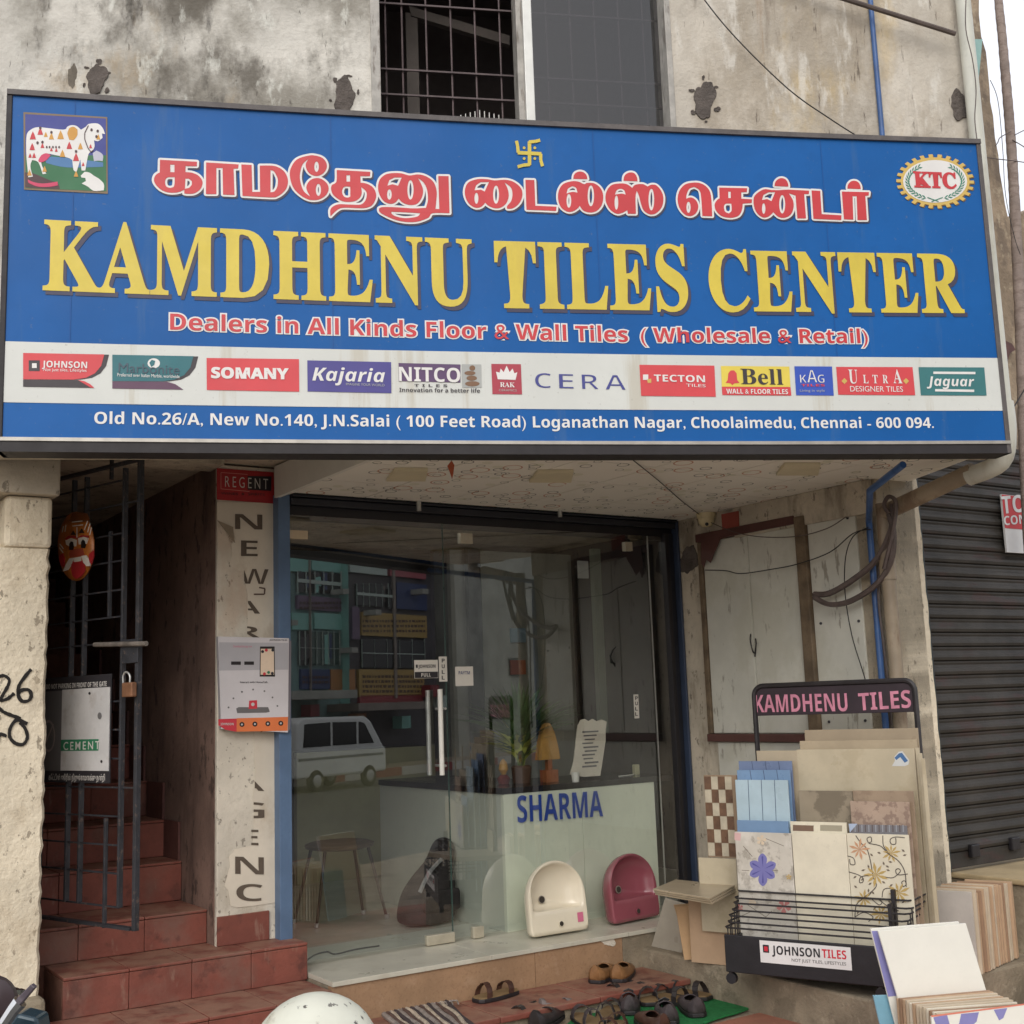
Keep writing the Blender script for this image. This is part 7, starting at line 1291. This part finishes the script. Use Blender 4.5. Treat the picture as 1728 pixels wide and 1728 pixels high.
for par_, x, y in ((b1, 450, 560), (b2, 520, 1010), (b2, 1060, 560), (b1, 60, 800), (b2, 700, 720)): fb(par_, 'cooling_unit', *C1(x, y), *C1(x + 45, y + 42), .1, .5, wm[2])
for x0, y0, c in ((1120, 1300, rdb), (1180, 1380, whb), (560, 1520, orb), (900, 1540, grn2), (200, 1450, rdb)): fb(b2, 'doorway_stock', *C1(x0, y0), *C1(x0 + 70, y0 + 90), .1, .4, c)
# white van parked across the road
vn = thing('parked_van', 'white boxy van parked on the far side of the road, seen in the glass', 'van'); vw = M('van_white', rgb(232, 234, 228), .3, .05, 2, spec=.6); vg = M('van_window', rgb(22, 24, 26), .08, .05, spec=.7)
vu1 = VP_.uz(668, 1300, .8)[0]; sgn = 1 if VP_.uz(500, 1300, .8)[0] > vu1 else -1
Lv = 3.4; Hp = [(0, .35), (0, .95), (.12, 1.02), (.62, 1.68), (.85, 1.80), (3.2, 1.82), (3.38, 1.7), (3.4, .35)]; KV = .78
def VPp(a, z, o): return VP_.P(vu1 + sgn * a * KV, z * KV, o * KV)
b = B(); k = len(Hp); b.v = [tuple(VPp(a, z, .72)) for a, z in Hp] + [tuple(VPp(a, z, -.72)) for a, z in Hp]; b.f = [tuple(range(k)), tuple(range(2 * k - 1, k - 1, -1))] + [(i, i + k, (i + 1) % k + k, (i + 1) % k) for i in range(k)]
make('body', b, vw, vn, bevel=.05)
for pts in ([(.52, 1.1), (.9, 1.62), (1.12, 1.66), (1.12, 1.1)], [(1.22, 1.1), (1.22, 1.66), (2.12, 1.68), (2.12, 1.1)], [(2.22, 1.1), (2.22, 1.68), (3.15, 1.66), (3.2, 1.1)]): make('side_window', B().prism([VPp(a, z, .722) for a, z in pts], VP_.n * .012), vg, vn)
make('windscreen', B().hexa([VPp(.15, 1.05, .6), VPp(.15, 1.05, -.6), VPp(.17, 1.04, -.6), VPp(.17, 1.04, .6), VPp(.56, 1.62, .6), VPp(.56, 1.62, -.6), VPp(.6, 1.6, -.6), VPp(.6, 1.6, .6)]), vg, vn)
make('trim_strip', B().prism([VPp(a, z, .722) for a, z in ((.15, .78), (3.36, .78), (3.36, .84), (.15, .84))], VP_.n * .008), flat('far_blue_grey', (96, 104, 116)), vn)
for a in (.72, 2.75):
    for o_ in (.62, -.74): w_ = bpy.data.objects.new('wheel', None); COL.objects.link(w_); w_.parent = vn; make('tyre', B().lathe(VPp(a, .27, o_), [(.15, 0), (.21, .02), (.21, .09), (.15, .11)], ax=VP_.n, n=20), rub, w_); make('rim', B().lathe(VPp(a, .27, o_ + .145), [(.12, 0), (.09, .012), (.03, .016)], ax=VP_.n, n=14), alu, w_)

# ------------------------------------------------------------------ seat every thing's origin at its base
bpy.context.view_layer.update()
def subtree(o): 
    r = [o]
    for c in o.children: r += subtree(c)
    return r
for o in list(scene.objects):
    if o.parent or o.type in ('CAMERA', 'LIGHT'): continue
    vs = [v.co for c in subtree(o) if c.type == 'MESH' for v in c.data.vertices]
    if not vs: continue
    base = V3(((min(v.x for v in vs) + max(v.x for v in vs)) / 2, (min(v.y for v in vs) + max(v.y for v in vs)) / 2, min(v.z for v in vs)))
    if o.type == 'MESH':
        o.data.transform(Matrix.Translation(-base))
        for c in o.children: c.location = -base + c.location
    else:
        for c in o.children: c.location = -base + c.location
    if o.type == 'MESH' and o.children:
        pass
    o.location = base
